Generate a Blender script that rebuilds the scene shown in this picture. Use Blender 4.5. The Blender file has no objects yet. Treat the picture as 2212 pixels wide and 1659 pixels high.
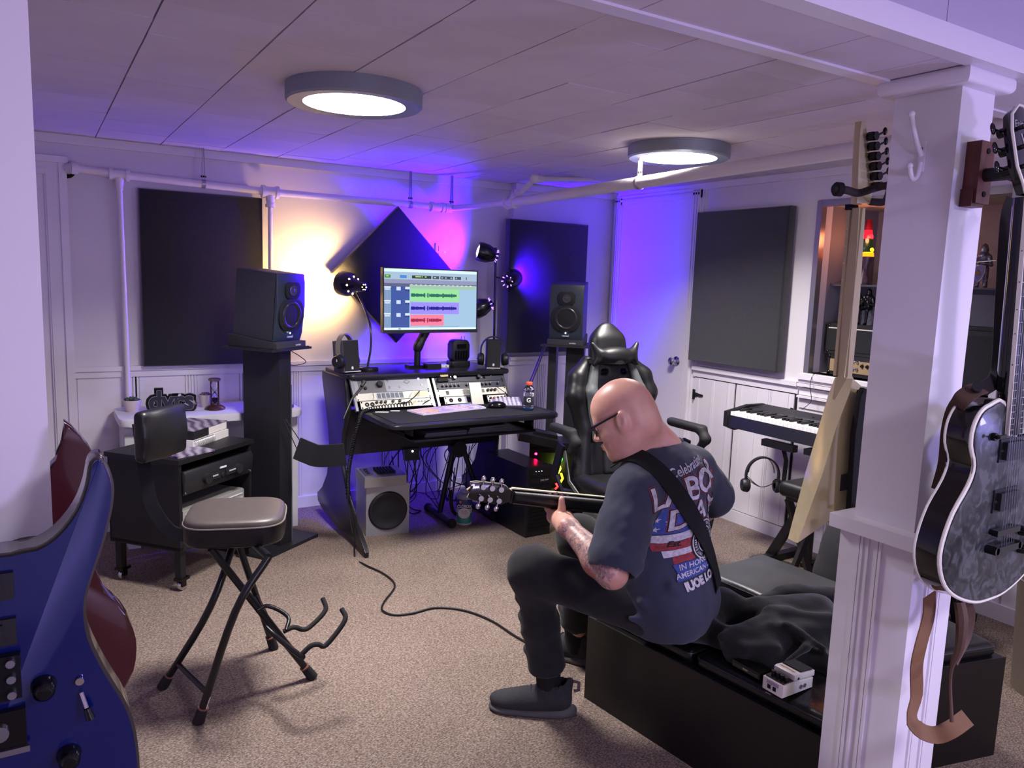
import bpy, bmesh, math, random
import numpy as np
from mathutils import Vector, Matrix, Euler, Quaternion
from mathutils.bvhtree import BVHTree
random.seed(7); rng = np.random.default_rng(7)
S = bpy.context.scene
COL = S.collection
PI = math.pi
# ---------------------------------------------------------------- camera
EYE = 1.47; FPX = 1663.5; IW, IH = 2212, 1659
YAW, PITCH, ROLL = math.radians(31.83), math.radians(7.78), math.radians(1.98)
_f = Vector((math.sin(YAW)*math.cos(PITCH), math.cos(YAW)*math.cos(PITCH), -math.sin(PITCH)))
_r0 = Vector((math.cos(YAW), -math.sin(YAW), 0)); _u0 = _r0.cross(_f)
_r = _r0*math.cos(ROLL) + _u0*math.sin(ROLL); _u = -_r0*math.sin(ROLL) + _u0*math.cos(ROLL)
cam_d = bpy.data.cameras.new('camera'); cam = bpy.data.objects.new('camera', cam_d); COL.objects.link(cam)
cam_d.sensor_fit = 'HORIZONTAL'; cam_d.sensor_width = 36; cam_d.lens = 36*FPX/IW
cam_d.clip_start = .05; cam_d.clip_end = 60
_m = Matrix.Identity(4)
for i in range(3):
    _m[i][0] = _r[i]; _m[i][1] = _u[i]; _m[i][2] = -_f[i]
_m[2][3] = EYE
cam.matrix_world = _m
S.camera = cam
# ---------------------------------------------------------------- world, colour, exposure
W = bpy.data.worlds.new('world'); S.world = W; W.use_nodes = True
W.node_tree.nodes['Background'].inputs[0].default_value = (.30, .26, .42, 1)
W.node_tree.nodes['Background'].inputs[1].default_value = .25
S.view_settings.view_transform = 'Standard'; S.view_settings.look = 'None'
S.view_settings.exposure = 0.72; S.view_settings.gamma = 1.0; S.view_settings.use_curve_mapping = False
S.cycles.use_denoising = True
S.cycles.max_bounces = 8; S.cycles.diffuse_bounces = 5; S.cycles.sample_clamp_indirect = 4.0
S.cycles.caustics_reflective = False; S.cycles.caustics_refractive = False

def light(name, kind, loc, energy, color, size=.1, target=None, spot=None, blend=.5):
    d = bpy.data.lights.new(name, kind); o = bpy.data.objects.new(name, d); COL.objects.link(o)
    d.energy = energy; d.color = color; o.location = loc
    if kind == 'AREA': d.shape = 'DISK'; d.size = size
    else: d.shadow_soft_size = size
    if kind == 'SPOT': d.spot_size = math.radians(spot); d.spot_blend = blend
    if target is not None:
        o.rotation_euler = (Vector(target)-Vector(loc)).to_track_quat('-Z', 'Y').to_euler()
    return o
LAMPS = [(1.0, 2.74, 2.063), (2.64, 2.82, 2.063)]
ADDED_LAMPS = [(1.0, -.75, 2.063), (2.7, -.6, 2.063)]  # unseen lamps behind the camera, added to light the near room
for k, (x, y, z) in enumerate(LAMPS):
    light('ceiling_light_glow', 'AREA', (x, y, z-.012), (24, 21)[k], (1, .94, .92), .38, (x, y, 0)).data.spread = math.radians(140)
light('ceiling_light_glow', 'AREA', (ADDED_LAMPS[0][0], ADDED_LAMPS[0][1], 2.05), 18, (.82, .76, 1.0), .38, (ADDED_LAMPS[0][0], ADDED_LAMPS[0][1], 0))  # lavender fill from an added lamp out of view
light('ceiling_light_glow', 'AREA', (ADDED_LAMPS[1][0], ADDED_LAMPS[1][1], 2.05), 14, (.95, .9, 1.0), .38, (ADDED_LAMPS[1][0], ADDED_LAMPS[1][1], 0))  # pale fill from the other added lamp out of view
light('blue_lamp_behind_glow', 'SPOT', (2.9, -.55, 1.25), 34, (.36, .34, 1.0), .07, (1.2, 1.0, 1.6), 120, .8)
light('added_ceiling_fill', 'SPOT', (.9, -1.3, .9), 50, (.58, .44, 1.0), .1, (1.2, .3, 2.1), 150, .9)  # unseen upward fill, added behind the camera to brighten the ceiling
# ---------------------------------------------------------------- helpers
def px(X_, Y_, **k):
    """a point of the room seen at pixel (X_, Y_) of the 2212 x 1659 frame, at depth d or on a plane x, y or z"""
    d = _f + _r*((X_-IW/2)/FPX) - _u*((Y_-IH/2)/FPX)
    (a, v), = k.items()
    o = Vector((0, 0, EYE))
    if a == 'd': t = v
    else:
        i = 'xyz'.index(a); t = (v-o[i])/d[i]
    return o + d*t
def lin(c):
    if isinstance(c, str):
        c = c.lstrip('#'); c = [int(c[i:i+2], 16)/255 for i in (0, 2, 4)]
        c = [v/12.92 if v <= .04045 else ((v+.055)/1.055)**2.4 for v in c]
    return (c[0], c[1], c[2], 1)
MATS = {}
def M(name, col='808080', rough=.5, metal=0., var=0., vscale=8., bump=0., bscale=120., coat=0., emit=None, estr=0., trans=0., ior=1.45, sheen=0., stretch=None, alpha=1., spec=.5, detail=4., bdist=.002):
    if name in MATS: return MATS[name]
    m = bpy.data.materials.new(name); m.use_nodes = True; MATS[name] = m
    nt = m.node_tree; b = nt.nodes['Principled BSDF']
    b.inputs['Base Color'].default_value = lin(col); b.inputs['Roughness'].default_value = rough
    b.inputs['Metallic'].default_value = metal; b.inputs['Coat Weight'].default_value = coat
    b.inputs['Coat Roughness'].default_value = .06
    b.inputs['Transmission Weight'].default_value = trans; b.inputs['IOR'].default_value = ior
    b.inputs['Sheen Weight'].default_value = sheen; b.inputs['Alpha'].default_value = alpha
    b.inputs['Specular IOR Level'].default_value = spec
    if emit: b.inputs['Emission Color'].default_value = lin(emit); b.inputs['Emission Strength'].default_value = estr
    if var or bump:
        tc = nt.nodes.new('ShaderNodeTexCoord'); src = tc.outputs['Object']
        if stretch:
            mp = nt.nodes.new('ShaderNodeMapping'); mp.inputs['Scale'].default_value = stretch
            nt.links.new(src, mp.inputs[0]); src = mp.outputs[0]
    if var:
        n = nt.nodes.new('ShaderNodeTexNoise'); n.inputs['Scale'].default_value = vscale; n.inputs['Detail'].default_value = detail
        nt.links.new(src, n.inputs['Vector'])
        r = nt.nodes.new('ShaderNodeValToRGB'); c = lin(col)
        r.color_ramp.elements[0].position = .3; r.color_ramp.elements[1].position = .7
        r.color_ramp.elements[0].color = tuple(max(0, v*(1-var)) for v in c[:3])+(1,)
        r.color_ramp.elements[1].color = tuple(min(1, v*(1+var)) for v in c[:3])+(1,)
        nt.links.new(n.outputs['Fac'], r.inputs[0]); nt.links.new(r.outputs[0], b.inputs['Base Color'])
    if bump:
        n = nt.nodes.new('ShaderNodeTexNoise'); n.inputs['Scale'].default_value = bscale; n.inputs['Detail'].default_value = 3
        nt.links.new(src, n.inputs['Vector'])
        bp = nt.nodes.new('ShaderNodeBump'); bp.inputs['Strength'].default_value = bump; bp.inputs['Distance'].default_value = bdist
        nt.links.new(n.outputs['Fac'], bp.inputs['Height']); nt.links.new(bp.outputs[0], b.inputs['Normal'])
    return m
def thing(name, label=None, cat=None, loc=(0, 0, 0), group=None, kind=None):
    o = bpy.data.objects.new(name, None); COL.objects.link(o); o.location = loc; o.empty_display_size = .05
    tag(o, label, cat, group, kind); return o
def tag(o, label=None, cat=None, group=None, kind=None):
    if label: o['label'] = label
    if cat: o['category'] = cat
    if group: o['group'] = group
    if kind: o['kind'] = kind
    return o
def wloc(o):
    v = Vector((0, 0, 0))
    while o: v = v + o.location; o = o.parent
    return v
def frame(loc, fwd=(0, 1, 0), up=(0, 0, 1)):
    """matrix whose local +Y is fwd and +Z nearest up"""
    y = Vector(fwd).normalized(); x = y.cross(Vector(up)).normalized(); z = x.cross(y)
    m = Matrix.Identity(4)
    for i in range(3): m[i][0] = x[i]; m[i][1] = y[i]; m[i][2] = z[i]; m[i][3] = loc[i]
    return m
def frameX(loc, x, z=(0, 0, 1)):
    """matrix whose local +X is x and +Z nearest z"""
    x = Vector(x).normalized(); y = Vector(z).cross(x).normalized(); z = x.cross(y)
    m = Matrix.Identity(4)
    for i in range(3): m[i][0] = x[i]; m[i][1] = y[i]; m[i][2] = z[i]; m[i][3] = loc[i]
    return m
def rotz(a, loc=(0, 0, 0)): return Matrix.Translation(loc) @ Matrix.Rotation(math.radians(a), 4, 'Z')
def T(x, y, z): return Matrix.Translation((x, y, z))
def RX(a): return Matrix.Rotation(math.radians(a), 4, 'X')
def RY(a): return Matrix.Rotation(math.radians(a), 4, 'Y')
def RZ(a): return Matrix.Rotation(math.radians(a), 4, 'Z')
def smooth_path(pts, n=6, closed=False):
    P = [Vector(p) for p in pts]; out = []; N = len(P)
    for i in range(N if closed else N-1):
        p0 = P[(i-1) % N] if (closed or i > 0) else P[i]*2-P[i+1]
        p1 = P[i]; p2 = P[(i+1) % N]
        p3 = P[(i+2) % N] if (closed or i+2 < N) else P[i+1]*2-P[i]
        for k in range(n):
            t = k/n
            out.append(.5*((2*p1)+(p2-p0)*t+(2*p0-5*p1+4*p2-p3)*t*t+(3*p1-p0-3*p2+p3)*t**3))
    if not closed: out.append(P[-1])
    return out
class B:
    """collects shapes in one mesh; M0 places local shapes in the room"""
    def __init__(s, M0=None): s.bm = bmesh.new(); s.M = M0 or Matrix.Identity(4)
    def _put(s, verts, M2=None):
        m = s.M @ M2 if M2 is not None else s.M
        for v in verts: v.co = m @ v.co
    def _bev(s, vs, w, seg):
        es = set()
        for v in vs:
            for e in v.link_edges: es.add(e)
        es = [e for e in es if len(e.link_faces) == 2 and e.calc_face_angle(0) > .6]
        if w > 0 and es: bmesh.ops.bevel(s.bm, geom=es, offset=w, segments=seg, affect='EDGES', profile=.5)
    def box(s, c, d, M2=None, bev=0., seg=2):
        n0 = len(s.bm.verts); s.bm.verts.ensure_lookup_table()
        hx, hy, hz = d[0]/2, d[1]/2, d[2]/2
        vs = [s.bm.verts.new((c[0]+a*hx, c[1]+b*hy, c[2]+e*hz)) for a in (-1, 1) for b in (-1, 1) for e in (-1, 1)]
        for f in ((0, 1, 3, 2), (4, 6, 7, 5), (0, 4, 5, 1), (2, 3, 7, 6), (0, 2, 6, 4), (1, 5, 7, 3)): s.bm.faces.new([vs[i] for i in f])
        s._put(vs, M2)
        if bev: s._bev(vs, min(bev, min(d)*.49), seg)
        return s
    def b2(s, lo, hi, M2=None, bev=0., seg=2):
        return s.box([(a+b)/2 for a, b in zip(lo, hi)], [abs(b-a) for a, b in zip(lo, hi)], M2, bev, seg)
    def prism(s, poly, z0, z1, M2=None, bev=0., seg=2):
        """polygon in local XY, from z0 to z1"""
        a = sum(poly[i][0]*poly[(i+1) % len(poly)][1]-poly[(i+1) % len(poly)][0]*poly[i][1] for i in range(len(poly)))
        if a < 0: poly = poly[::-1]
        lo = [s.bm.verts.new((p[0], p[1], z0)) for p in poly]; hi = [s.bm.verts.new((p[0], p[1], z1)) for p in poly]
        s.bm.faces.new(lo[::-1]); s.bm.faces.new(hi); n = len(poly)
        for i in range(n): s.bm.faces.new((lo[i], lo[(i+1) % n], hi[(i+1) % n], hi[i]))
        rim = []
        if bev:
            s.bm.edges.ensure_lookup_table()
            for ring in (lo, hi):
                for i in range(n):
                    e = s.bm.edges.get((ring[i], ring[(i+1) % n]))
                    if e: rim.append(e)
        s._put(lo+hi, M2)
        if rim: bmesh.ops.bevel(s.bm, geom=rim, offset=bev, segments=seg, affect='EDGES', profile=.5)
        return s
    def lathe(s, prof, n=24, M2=None):
        """profile of (radius, z) about local Z"""
        rings = []
        for r, z in prof:
            if r < 1e-6: rings.append([s.bm.verts.new((0, 0, z))])
            else: rings.append([s.bm.verts.new((r*math.cos(2*PI*k/n), r*math.sin(2*PI*k/n), z)) for k in range(n)])
        for a, b in zip(rings, rings[1:]):
            for k in range(n):
                k2 = (k+1) % n
                if len(a) == 1 and len(b) == 1: continue
                if len(a) == 1: s.bm.faces.new((a[0], b[k2], b[k]))
                elif len(b) == 1: s.bm.faces.new((a[k], a[k2], b[0]))
                else: s.bm.faces.new((a[k], a[k2], b[k2], b[k]))
        s._put([v for r_ in rings for v in r_], M2); return s
    def cyl(s, p0, p1, r0, r1=None, n=16, M2=None):
        r1 = r0 if r1 is None else r1
        p0, p1 = Vector(p0), Vector(p1); L = (p1-p0).length
        q = (p1-p0).to_track_quat('Z', 'Y').to_matrix().to_4x4()
        m = Matrix.Translation(p0) @ q
        return s.lathe([(0, 0), (r0, 0), (r1, L), (0, L)], n, (M2 @ m) if M2 is not None else m)
    def ball(s, c, r, n=16, M2=None):
        r = (r, r, r) if isinstance(r, (int, float)) else r
        h = n//2
        prof = [(math.sin(PI*k/h), -math.cos(PI*k/h)) for k in range(h+1)]
        m = Matrix.Translation(c) @ Matrix.Diagonal((r[0], r[1], r[2], 1))
        return s.lathe(prof, n, (M2 @ m) if M2 is not None else m)
    def tube(s, pts, r, n=8, M2=None, smooth=0, closed=False, flat=None, up=None):
        """round tube along pts (r one value or a list); flat=(w, t) makes a ribbon"""
        if smooth:
            rl = r if isinstance(r, (list, tuple)) else None
            P = smooth_path(pts, smooth, closed)
            if rl:
                m = len(P)-1; r = [rl[min(int(i/m*(len(rl)-1)), len(rl)-2)]*(1-((i/m*(len(rl)-1)) % 1 if i < m else 1)) + rl[min(int(i/m*(len(rl)-1)), len(rl)-2)+1]*((i/m*(len(rl)-1)) % 1 if i < m else 1) for i in range(m+1)]
        else: P = [Vector(p) for p in pts]
        N = len(P); rings = []; prev = None
        for i in range(N):
            t = (P[(i+1) % N]-P[i-1]) if (closed or 0 < i < N-1) else (P[1]-P[0] if i == 0 else P[-1]-P[-2])
            if t.length < 1e-9: t = Vector((0, 0, 1))
            t.normalize()
            if up is not None:
                u = up[i] if isinstance(up, list) else up
                a = Vector(u)-t*Vector(u).dot(t)
                a = a.normalized() if a.length > 1e-6 else prev
            elif prev is None:
                a = t.orthogonal().normalized()
            else:
                a = prev-t*prev.dot(t); a = a.normalized() if a.length > 1e-6 else t.orthogonal().normalized()
            prev = a; b = t.cross(a)
            if flat:
                w, h = flat[0]/2, flat[1]/2
                ring = [P[i]+b*w+a*h, P[i]-b*w+a*h, P[i]-b*w-a*h, P[i]+b*w-a*h]
            else:
                rr = r[i] if isinstance(r, (list, tuple)) else r
                ring = [P[i]+a*rr*math.cos(2*PI*k/n)+b*rr*math.sin(2*PI*k/n) for k in range(n)]
            rings.append([s.bm.verts.new(v) for v in ring])
        m = len(rings[0])
        for i in range(N if closed else N-1):
            A, C = rings[i], rings[(i+1) % N]
            for k in range(m): s.bm.faces.new((A[k], A[(k+1) % m], C[(k+1) % m], C[k]))
        if not closed: s.bm.faces.new(rings[0][::-1]); s.bm.faces.new(rings[-1])
        s._put([v for q in rings for v in q], M2); return s
    def loft(s, poly, prof, M2=None):
        """closed outline scaled by k at height z for each (k, z)"""
        R_ = [[s.bm.verts.new((x*k, y*k, z)) for x, y in poly] for k, z in prof]; n = len(poly)
        for a, b in zip(R_, R_[1:]):
            for i in range(n): s.bm.faces.new((a[i], a[(i+1) % n], b[(i+1) % n], b[i]))
        s.bm.faces.new(R_[0][::-1]); s.bm.faces.new(R_[-1]); s._put([v for r in R_ for v in r], M2); return s
    def mesh(s, V, F, M2=None):
        vs = [s.bm.verts.new(v) for v in V]
        for f in F:
            try: s.bm.faces.new([vs[i] for i in f])
            except ValueError: pass
        s._put(vs, M2); return s
    def text(s, body, size, M2, ext=.0004, bold=0., sx=1., shear=0.):
        cu = bpy.data.curves.new('lettering', 'FONT'); cu.body = body; cu.size = size; cu.extrude = ext
        cu.align_x = 'CENTER'; cu.align_y = 'CENTER'; cu.offset = bold; cu.resolution_u = 3; cu.shear = shear
        o = bpy.data.objects.new('lettering', cu); me = bpy.data.meshes.new_from_object(o)
        base = len(s.bm.verts); s.bm.from_mesh(me); s.bm.verts.ensure_lookup_table()
        vs = s.bm.verts[base:]
        for v in vs: v.co.x *= sx
        s._put(vs, M2)
        bpy.data.objects.remove(o); bpy.data.curves.remove(cu); bpy.data.meshes.remove(me); return s
    def build(s, name, mat, parent=None, smooth=True, label=None, kind=None, angle=40, recalc=True):
        if recalc: bmesh.ops.recalc_face_normals(s.bm, faces=s.bm.faces)
        me = bpy.data.meshes.new(name); s.bm.to_mesh(me); s.bm.free()
        return link(name, me, mat, parent, smooth, label, kind, angle)
def link(name, me, mat, parent=None, smooth=True, label=None, kind=None, angle=40):
    o = bpy.data.objects.new(name, me); COL.objects.link(o)
    off = wloc(parent) if parent else None
    if parent: me.transform(Matrix.Translation(-off)); o.parent = parent
    elif len(me.vertices):
        co = np.empty(len(me.vertices)*3, dtype=np.float32); me.vertices.foreach_get('co', co); co = co.reshape(-1, 3)
        c = (co.min(0)+co.max(0))/2; c[2] = co[:, 2].min(); c = Vector([float(v) for v in c])
        me.transform(Matrix.Translation(-c)); o.location = c
    if isinstance(mat, (list, tuple)):
        for q in mat: me.materials.append(q)
    elif mat: me.materials.append(mat)
    if smooth:
        me.polygons.foreach_set('use_smooth', [True]*len(me.polygons))
        if angle: me.set_sharp_from_angle(angle=math.radians(angle))
    if label: o['label'] = label
    if kind: o['kind'] = kind
    return o
# ---------------------------------------------------------------- smooth solids: blended shapes meshed by surface nets
def cap(a, b, ra, rb=None, k=.02, neg=False): return ('cap', Vector(a), Vector(b), ra, ra if rb is None else rb, k, neg)
def ell(c, r, R=None, k=.02, neg=False): return ('ell', Vector(c), Vector(r), (R.to_3x3() if R is not None else Matrix.Identity(3)), 0, k, neg)
def rbox(c, h, R=None, rr=.01, k=.02, neg=False): return ('box', Vector(c), Vector(h), (R.to_3x3() if R is not None else Matrix.Identity(3)), rr, k, neg)
def sdf_grid(prims, res):
    lo = np.full(3, 1e9); hi = -lo
    bbs = []
    for p in prims:
        if p[0] == 'cap':
            a, b = np.array(p[1]), np.array(p[2]); m = max(p[3], p[4])
            l, h = np.minimum(a, b)-m, np.maximum(a, b)+m
        else:
            r = max(p[2]) if p[0] == 'ell' else Vector(p[2]).length
            if p[0] == 'ell' or p[0] == 'box':
                Rm = np.abs(np.array(p[3])); e = Rm @ np.array(p[2])
                l, h = np.array(p[1])-e, np.array(p[1])+e
        bbs.append((l-p[5]-res*2, h+p[5]+res*2))
        if not p[6]: lo = np.minimum(lo, l); hi = np.maximum(hi, h)
    lo = lo-.03-res*2; hi = hi+.03+res*2
    n = np.ceil((hi-lo)/res).astype(int)+1
    D = np.full(n, .05, dtype=np.float32)
    for p, (l, h) in zip(prims, bbs):
        i0 = np.clip(np.floor((l-.03-lo)/res).astype(int), 0, n-1); i1 = np.clip(np.ceil((h+.03-lo)/res).astype(int)+1, 1, n)
        if (i1 <= i0).any(): continue
        X = (lo[0]+res*np.arange(i0[0], i1[0], dtype=np.float32))[:, None, None].astype(np.float32)
        Y = (lo[1]+res*np.arange(i0[1], i1[1], dtype=np.float32))[None, :, None].astype(np.float32)
        Z = (lo[2]+res*np.arange(i0[2], i1[2], dtype=np.float32))[None, None, :].astype(np.float32)
        if p[0] == 'cap':
            a, b = p[1], p[2]; d = b-a; L2 = max(d.length_squared, 1e-12)
            t = np.clip(((X-a.x)*d.x+(Y-a.y)*d.y+(Z-a.z)*d.z)/L2, 0, 1)
            q = np.sqrt((X-a.x-t*d.x)**2+(Y-a.y-t*d.y)**2+(Z-a.z-t*d.z)**2)-(p[3]+t*(p[4]-p[3]))
        else:
            c, h_, R = p[1], p[2], p[3]
            x, y, z = X-c.x, Y-c.y, Z-c.z
            u = [R[0][j]*x+R[1][j]*y+R[2][j]*z for j in range(3)]
            if p[0] == 'ell':
                k0 = np.sqrt((u[0]/h_[0])**2+(u[1]/h_[1])**2+(u[2]/h_[2])**2)
                k1 = np.sqrt((u[0]/h_[0]**2)**2+(u[1]/h_[1]**2)**2+(u[2]/h_[2]**2)**2)+1e-6
                q = k0*(k0-1)/k1
            else:
                rr = p[4]
                w = [np.abs(u[j])-(h_[j]-rr) for j in range(3)]
                q = np.sqrt(np.maximum(w[0], 0)**2+np.maximum(w[1], 0)**2+np.maximum(w[2], 0)**2)+np.minimum(np.maximum(w[0], np.maximum(w[1], w[2])), 0)-rr
        sl = tuple(slice(a_, b_) for a_, b_ in zip(i0, i1)); k = p[5]; C = D[sl]
        if p[6]:
            q = -q; hh = np.maximum(k-np.abs(C-q), 0)/max(k, 1e-6); D[sl] = np.maximum(C, q)+hh*hh*k*.25
        else:
            hh = np.maximum(k-np.abs(C-q), 0)/max(k, 1e-6); D[sl] = np.minimum(C, q)-hh*hh*k*.25
    return D, lo
def nets(D, lo, res):
    n = np.array(D.shape); In = D < 0
    cs = tuple(n-1); acc = np.zeros(cs+(3,), dtype=np.float32); cnt = np.zeros(cs, dtype=np.float32)
    edges = []
    for ax in range(3):
        s0 = [slice(None)]*3; s1 = [slice(None)]*3; s0[ax] = slice(0, -1); s1[ax] = slice(1, None)
        a, b = D[tuple(s0)], D[tuple(s1)]
        I = np.argwhere(In[tuple(s0)] != In[tuple(s1)])
        da, db = a[tuple(I.T)], b[tuple(I.T)]
        t = da/(da-db); P = I.astype(np.float32); P[:, ax] += t
        o1, o2 = [q for q in range(3) if q != ax]
        ok = (I[:, o1] > 0) & (I[:, o2] > 0) & (I[:, o1] < n[o1]-1) & (I[:, o2] < n[o2]-1)
        I, P, da = I[ok], P[ok], da[ok]
        quad = []
        for (u, v) in ((0, 0), (-1, 0), (-1, -1), (0, -1)):
            J = I.copy(); J[:, o1] += u; J[:, o2] += v
            f = np.ravel_multi_index(J.T, cs); quad.append(f)
            for c in range(3): acc[..., c] += np.bincount(f, weights=P[:, c], minlength=acc[..., c].size).reshape(cs).astype(np.float32)
            cnt += np.bincount(f, minlength=cnt.size).reshape(cs).astype(np.float32)
        q = np.stack(quad, 1); flip = (da < 0)
        if ax == 1: flip = ~flip
        q[~flip] = q[~flip][:, ::-1]
        edges.append(q)
    act = np.argwhere(cnt.ravel() > 0)[:, 0]
    idx = np.full(cnt.size, -1, dtype=np.int64); idx[act] = np.arange(len(act))
    V = acc.reshape(-1, 3)[act]/cnt.ravel()[act][:, None]
    return V*res+lo, idx[np.concatenate(edges)]
def relax(V, F, it=2, lam=.5):
    for _ in range(it):
        s = np.zeros_like(V); c = np.zeros(len(V))
        for a in range(4):
            b = (a+1) % 4
            for i, j in ((F[:, a], F[:, b]), (F[:, b], F[:, a])):
                for d in range(3): s[:, d] += np.bincount(i, weights=V[j, d], minlength=len(V))
                c += np.bincount(i, minlength=len(V))
        V = V+(s/np.maximum(c, 1)[:, None]-V)*lam
    return V
def vnormals(V, F):
    n = np.cross(V[F[:, 2]]-V[F[:, 0]], V[F[:, 3]]-V[F[:, 1]]); N = np.zeros_like(V)
    for a in range(4):
        for d in range(3): N[:, d] += np.bincount(F[:, a], weights=n[:, d], minlength=len(V))
    return N/np.maximum(np.linalg.norm(N, axis=1), 1e-9)[:, None]
def solid(name, prims, res, mat, parent=None, it=2, disp=None, label=None, kind=None, raw=False):
    D, lo = sdf_grid(prims, res); V, F = nets(D, lo, res); V = relax(V, F, it)
    if disp is not None: V = V+vnormals(V, F)*disp(V)[:, None]
    if raw: return V, F
    me = bpy.data.meshes.new(name); me.vertices.add(len(V)); me.vertices.foreach_set('co', V.astype(np.float32).ravel())
    me.loops.add(F.size); me.loops.foreach_set('vertex_index', F.astype(np.int32).ravel())
    me.polygons.add(len(F)); me.polygons.foreach_set('loop_start', np.arange(0, F.size, 4, dtype=np.int32))
    me.update(calc_edges=True); me.validate()
    return link(name, me, mat, parent, True, label, kind, None)
def vnoise(V, scale, seed=0):
    """cheap smooth noise from summed sines"""
    g = np.random.default_rng(seed); o = np.zeros(len(V))
    for k in range(7):
        d = g.normal(size=3); d /= np.linalg.norm(d); o += np.sin(V @ d*scale*g.uniform(.6, 1.6)+g.uniform(0, 6.28))
    return o/7
# ================================================================ the room
wallp = M('wall_paint', 'd8d4da', .55, bump=.12, bscale=300, var=.02, vscale=3)
trimp = M('trim_paint', 'e0dce2', .35, bump=.06, bscale=160)
pipep = M('pipe_paint', 'dcd6d4', .35, bump=.08, bscale=200)
tilep = M('tile_paint', 'd2c9d0', .7, bump=.15, bscale=260, var=.04, vscale=5)
tilep2 = M('tile_paint_b', 'cdc4cb', .7, bump=.15, bscale=260, var=.04, vscale=5)
dark = M('dark_gap', '0c0b0d', .9)
black = M('black_plastic', '141416', .42, bump=.05, bscale=400)
blackg = M('black_gloss', '0b0b0d', .15)
blackm = M('black_matte', '151519', .75, bump=.15, bscale=500)
chrome = M('chrome', 'd8d8dc', .18, 1.)
steel = M('brushed_steel', '9a9aa0', .35, 1.)
whitep = M('white_plastic', 'd9d9dd', .4)
M('badge', 'b8b8c8', .4); M('white_led', 'ffffff', .4, emit='cfe0ff', estr=8); M('label_white', 'f2f2f4', .4); M('pale_slot', 'a9a9b4', .4)
rubber = M('rubber', '1b1a1c', .85)
ZC = 2.12
YB, XR, XL, YF = 4.68, 3.70, -1.25, -1.9
# carpet
car = bpy.data.materials.new('carpet'); car.use_nodes = True; nt = car.node_tree; b = nt.nodes['Principled BSDF']; L = nt.links
tc = nt.nodes.new('ShaderNodeTexCoord')
n1 = nt.nodes.new('ShaderNodeTexNoise'); n1.inputs['Scale'].default_value = 130; n1.inputs['Detail'].default_value = 5; n1.inputs['Roughness'].default_value = .75
mp = nt.nodes.new('ShaderNodeMapping'); mp.inputs['Scale'].default_value = (1, 1.7, 1); L.new(tc.outputs['Object'], mp.inputs[0]); L.new(mp.outputs[0], n1.inputs['Vector'])
r1 = nt.nodes.new('ShaderNodeValToRGB'); e = r1.color_ramp.elements
e[0].position = .36; e[0].color = lin('5d5049'); e[1].position = .64; e[1].color = lin('c8b8aa')
q = r1.color_ramp.elements.new(.5); q.color = lin('958377')
n2 = nt.nodes.new('ShaderNodeTexNoise'); n2.inputs['Scale'].default_value = 2.2; n2.inputs['Detail'].default_value = 3; L.new(tc.outputs['Object'], n2.inputs['Vector'])
mx = nt.nodes.new('ShaderNodeMixRGB'); mx.blend_type = 'MULTIPLY'; mx.inputs[0].default_value = .35
L.new(n1.outputs['Fac'], r1.inputs[0]); L.new(r1.outputs[0], mx.inputs[1]); L.new(n2.outputs['Fac'], mx.inputs[2]); L.new(mx.outputs[0], b.inputs['Base Color'])
b.inputs['Roughness'].default_value = .95; b.inputs['Specular IOR Level'].default_value = .1
bp = nt.nodes.new('ShaderNodeBump'); bp.inputs['Strength'].default_value = .9; bp.inputs['Distance'].default_value = .006
L.new(n1.outputs['Fac'], bp.inputs['Height']); L.new(bp.outputs[0], b.inputs['Normal'])
def struct(name, bb, mat, parent=None):
    o = bb.build(name, mat, parent)
    if not parent: o['kind'] = 'structure'
    return o
struct('floor', B().b2((XL-.1, YF-.1, -.06), (XR+.7, YB+.1, 0)), car)
ceil_ = struct('ceiling', B().b2((XL-.1, YF-.1, ZC+.012), (XR+.7, YB+.1, ZC+.06)), dark)
struct('ceiling_near', B().b2((XL, YF, ZC-.002), (XR, .93, ZC+.011)), tilep)
wb = struct('wall_back', B().b2((XL-.1, YB, 0), (XR+.1, YB+.1, ZC+.012)).b2((2.83, YB-.065, 0), (XR, YB+.01, ZC)), wallp)
struct('wall_left', B().b2((XL-.1, YF, 0), (XL, YB, ZC+.012)), wallp)
struct('wall_front', B().b2((XL, YF-.1, 0), (XR, YF, ZC+.012)), wallp)
RY0, RY1, RZ0, RZ1, RXB = 1.80, 2.80, 1.0, 1.93, 4.22
wr = struct('wall_right', B().b2((XR, YF, 0), (XR+.1, RY0, ZC+.012)).b2((XR, RY1, 0), (XR+.1, YB+.1, ZC+.012)).b2((XR, RY0, 0), (XR+.1, RY1, RZ0)).b2((XR, RY0, RZ1), (XR+.1, RY1, ZC+.012)), wallp)
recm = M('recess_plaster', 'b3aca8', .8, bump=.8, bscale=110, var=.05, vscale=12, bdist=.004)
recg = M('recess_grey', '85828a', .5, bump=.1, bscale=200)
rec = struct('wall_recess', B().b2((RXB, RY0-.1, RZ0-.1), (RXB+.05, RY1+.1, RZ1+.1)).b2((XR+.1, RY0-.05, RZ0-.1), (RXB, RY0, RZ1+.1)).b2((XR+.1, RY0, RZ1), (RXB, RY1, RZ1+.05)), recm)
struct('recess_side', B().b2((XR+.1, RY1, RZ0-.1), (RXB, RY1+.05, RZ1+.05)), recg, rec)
struct('recess_sill', B().b2((XR-.02, RY0-.02, RZ0-.03), (RXB, RY1+.02, RZ0), bev=.004), trimp, rec)
struct('recess_shelf', B().b2((XR+.13, RY0, 1.492), (RXB, RY1, 1.504), bev=.002), M('shelf_grey', '5c5b60', .3), rec)
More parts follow.
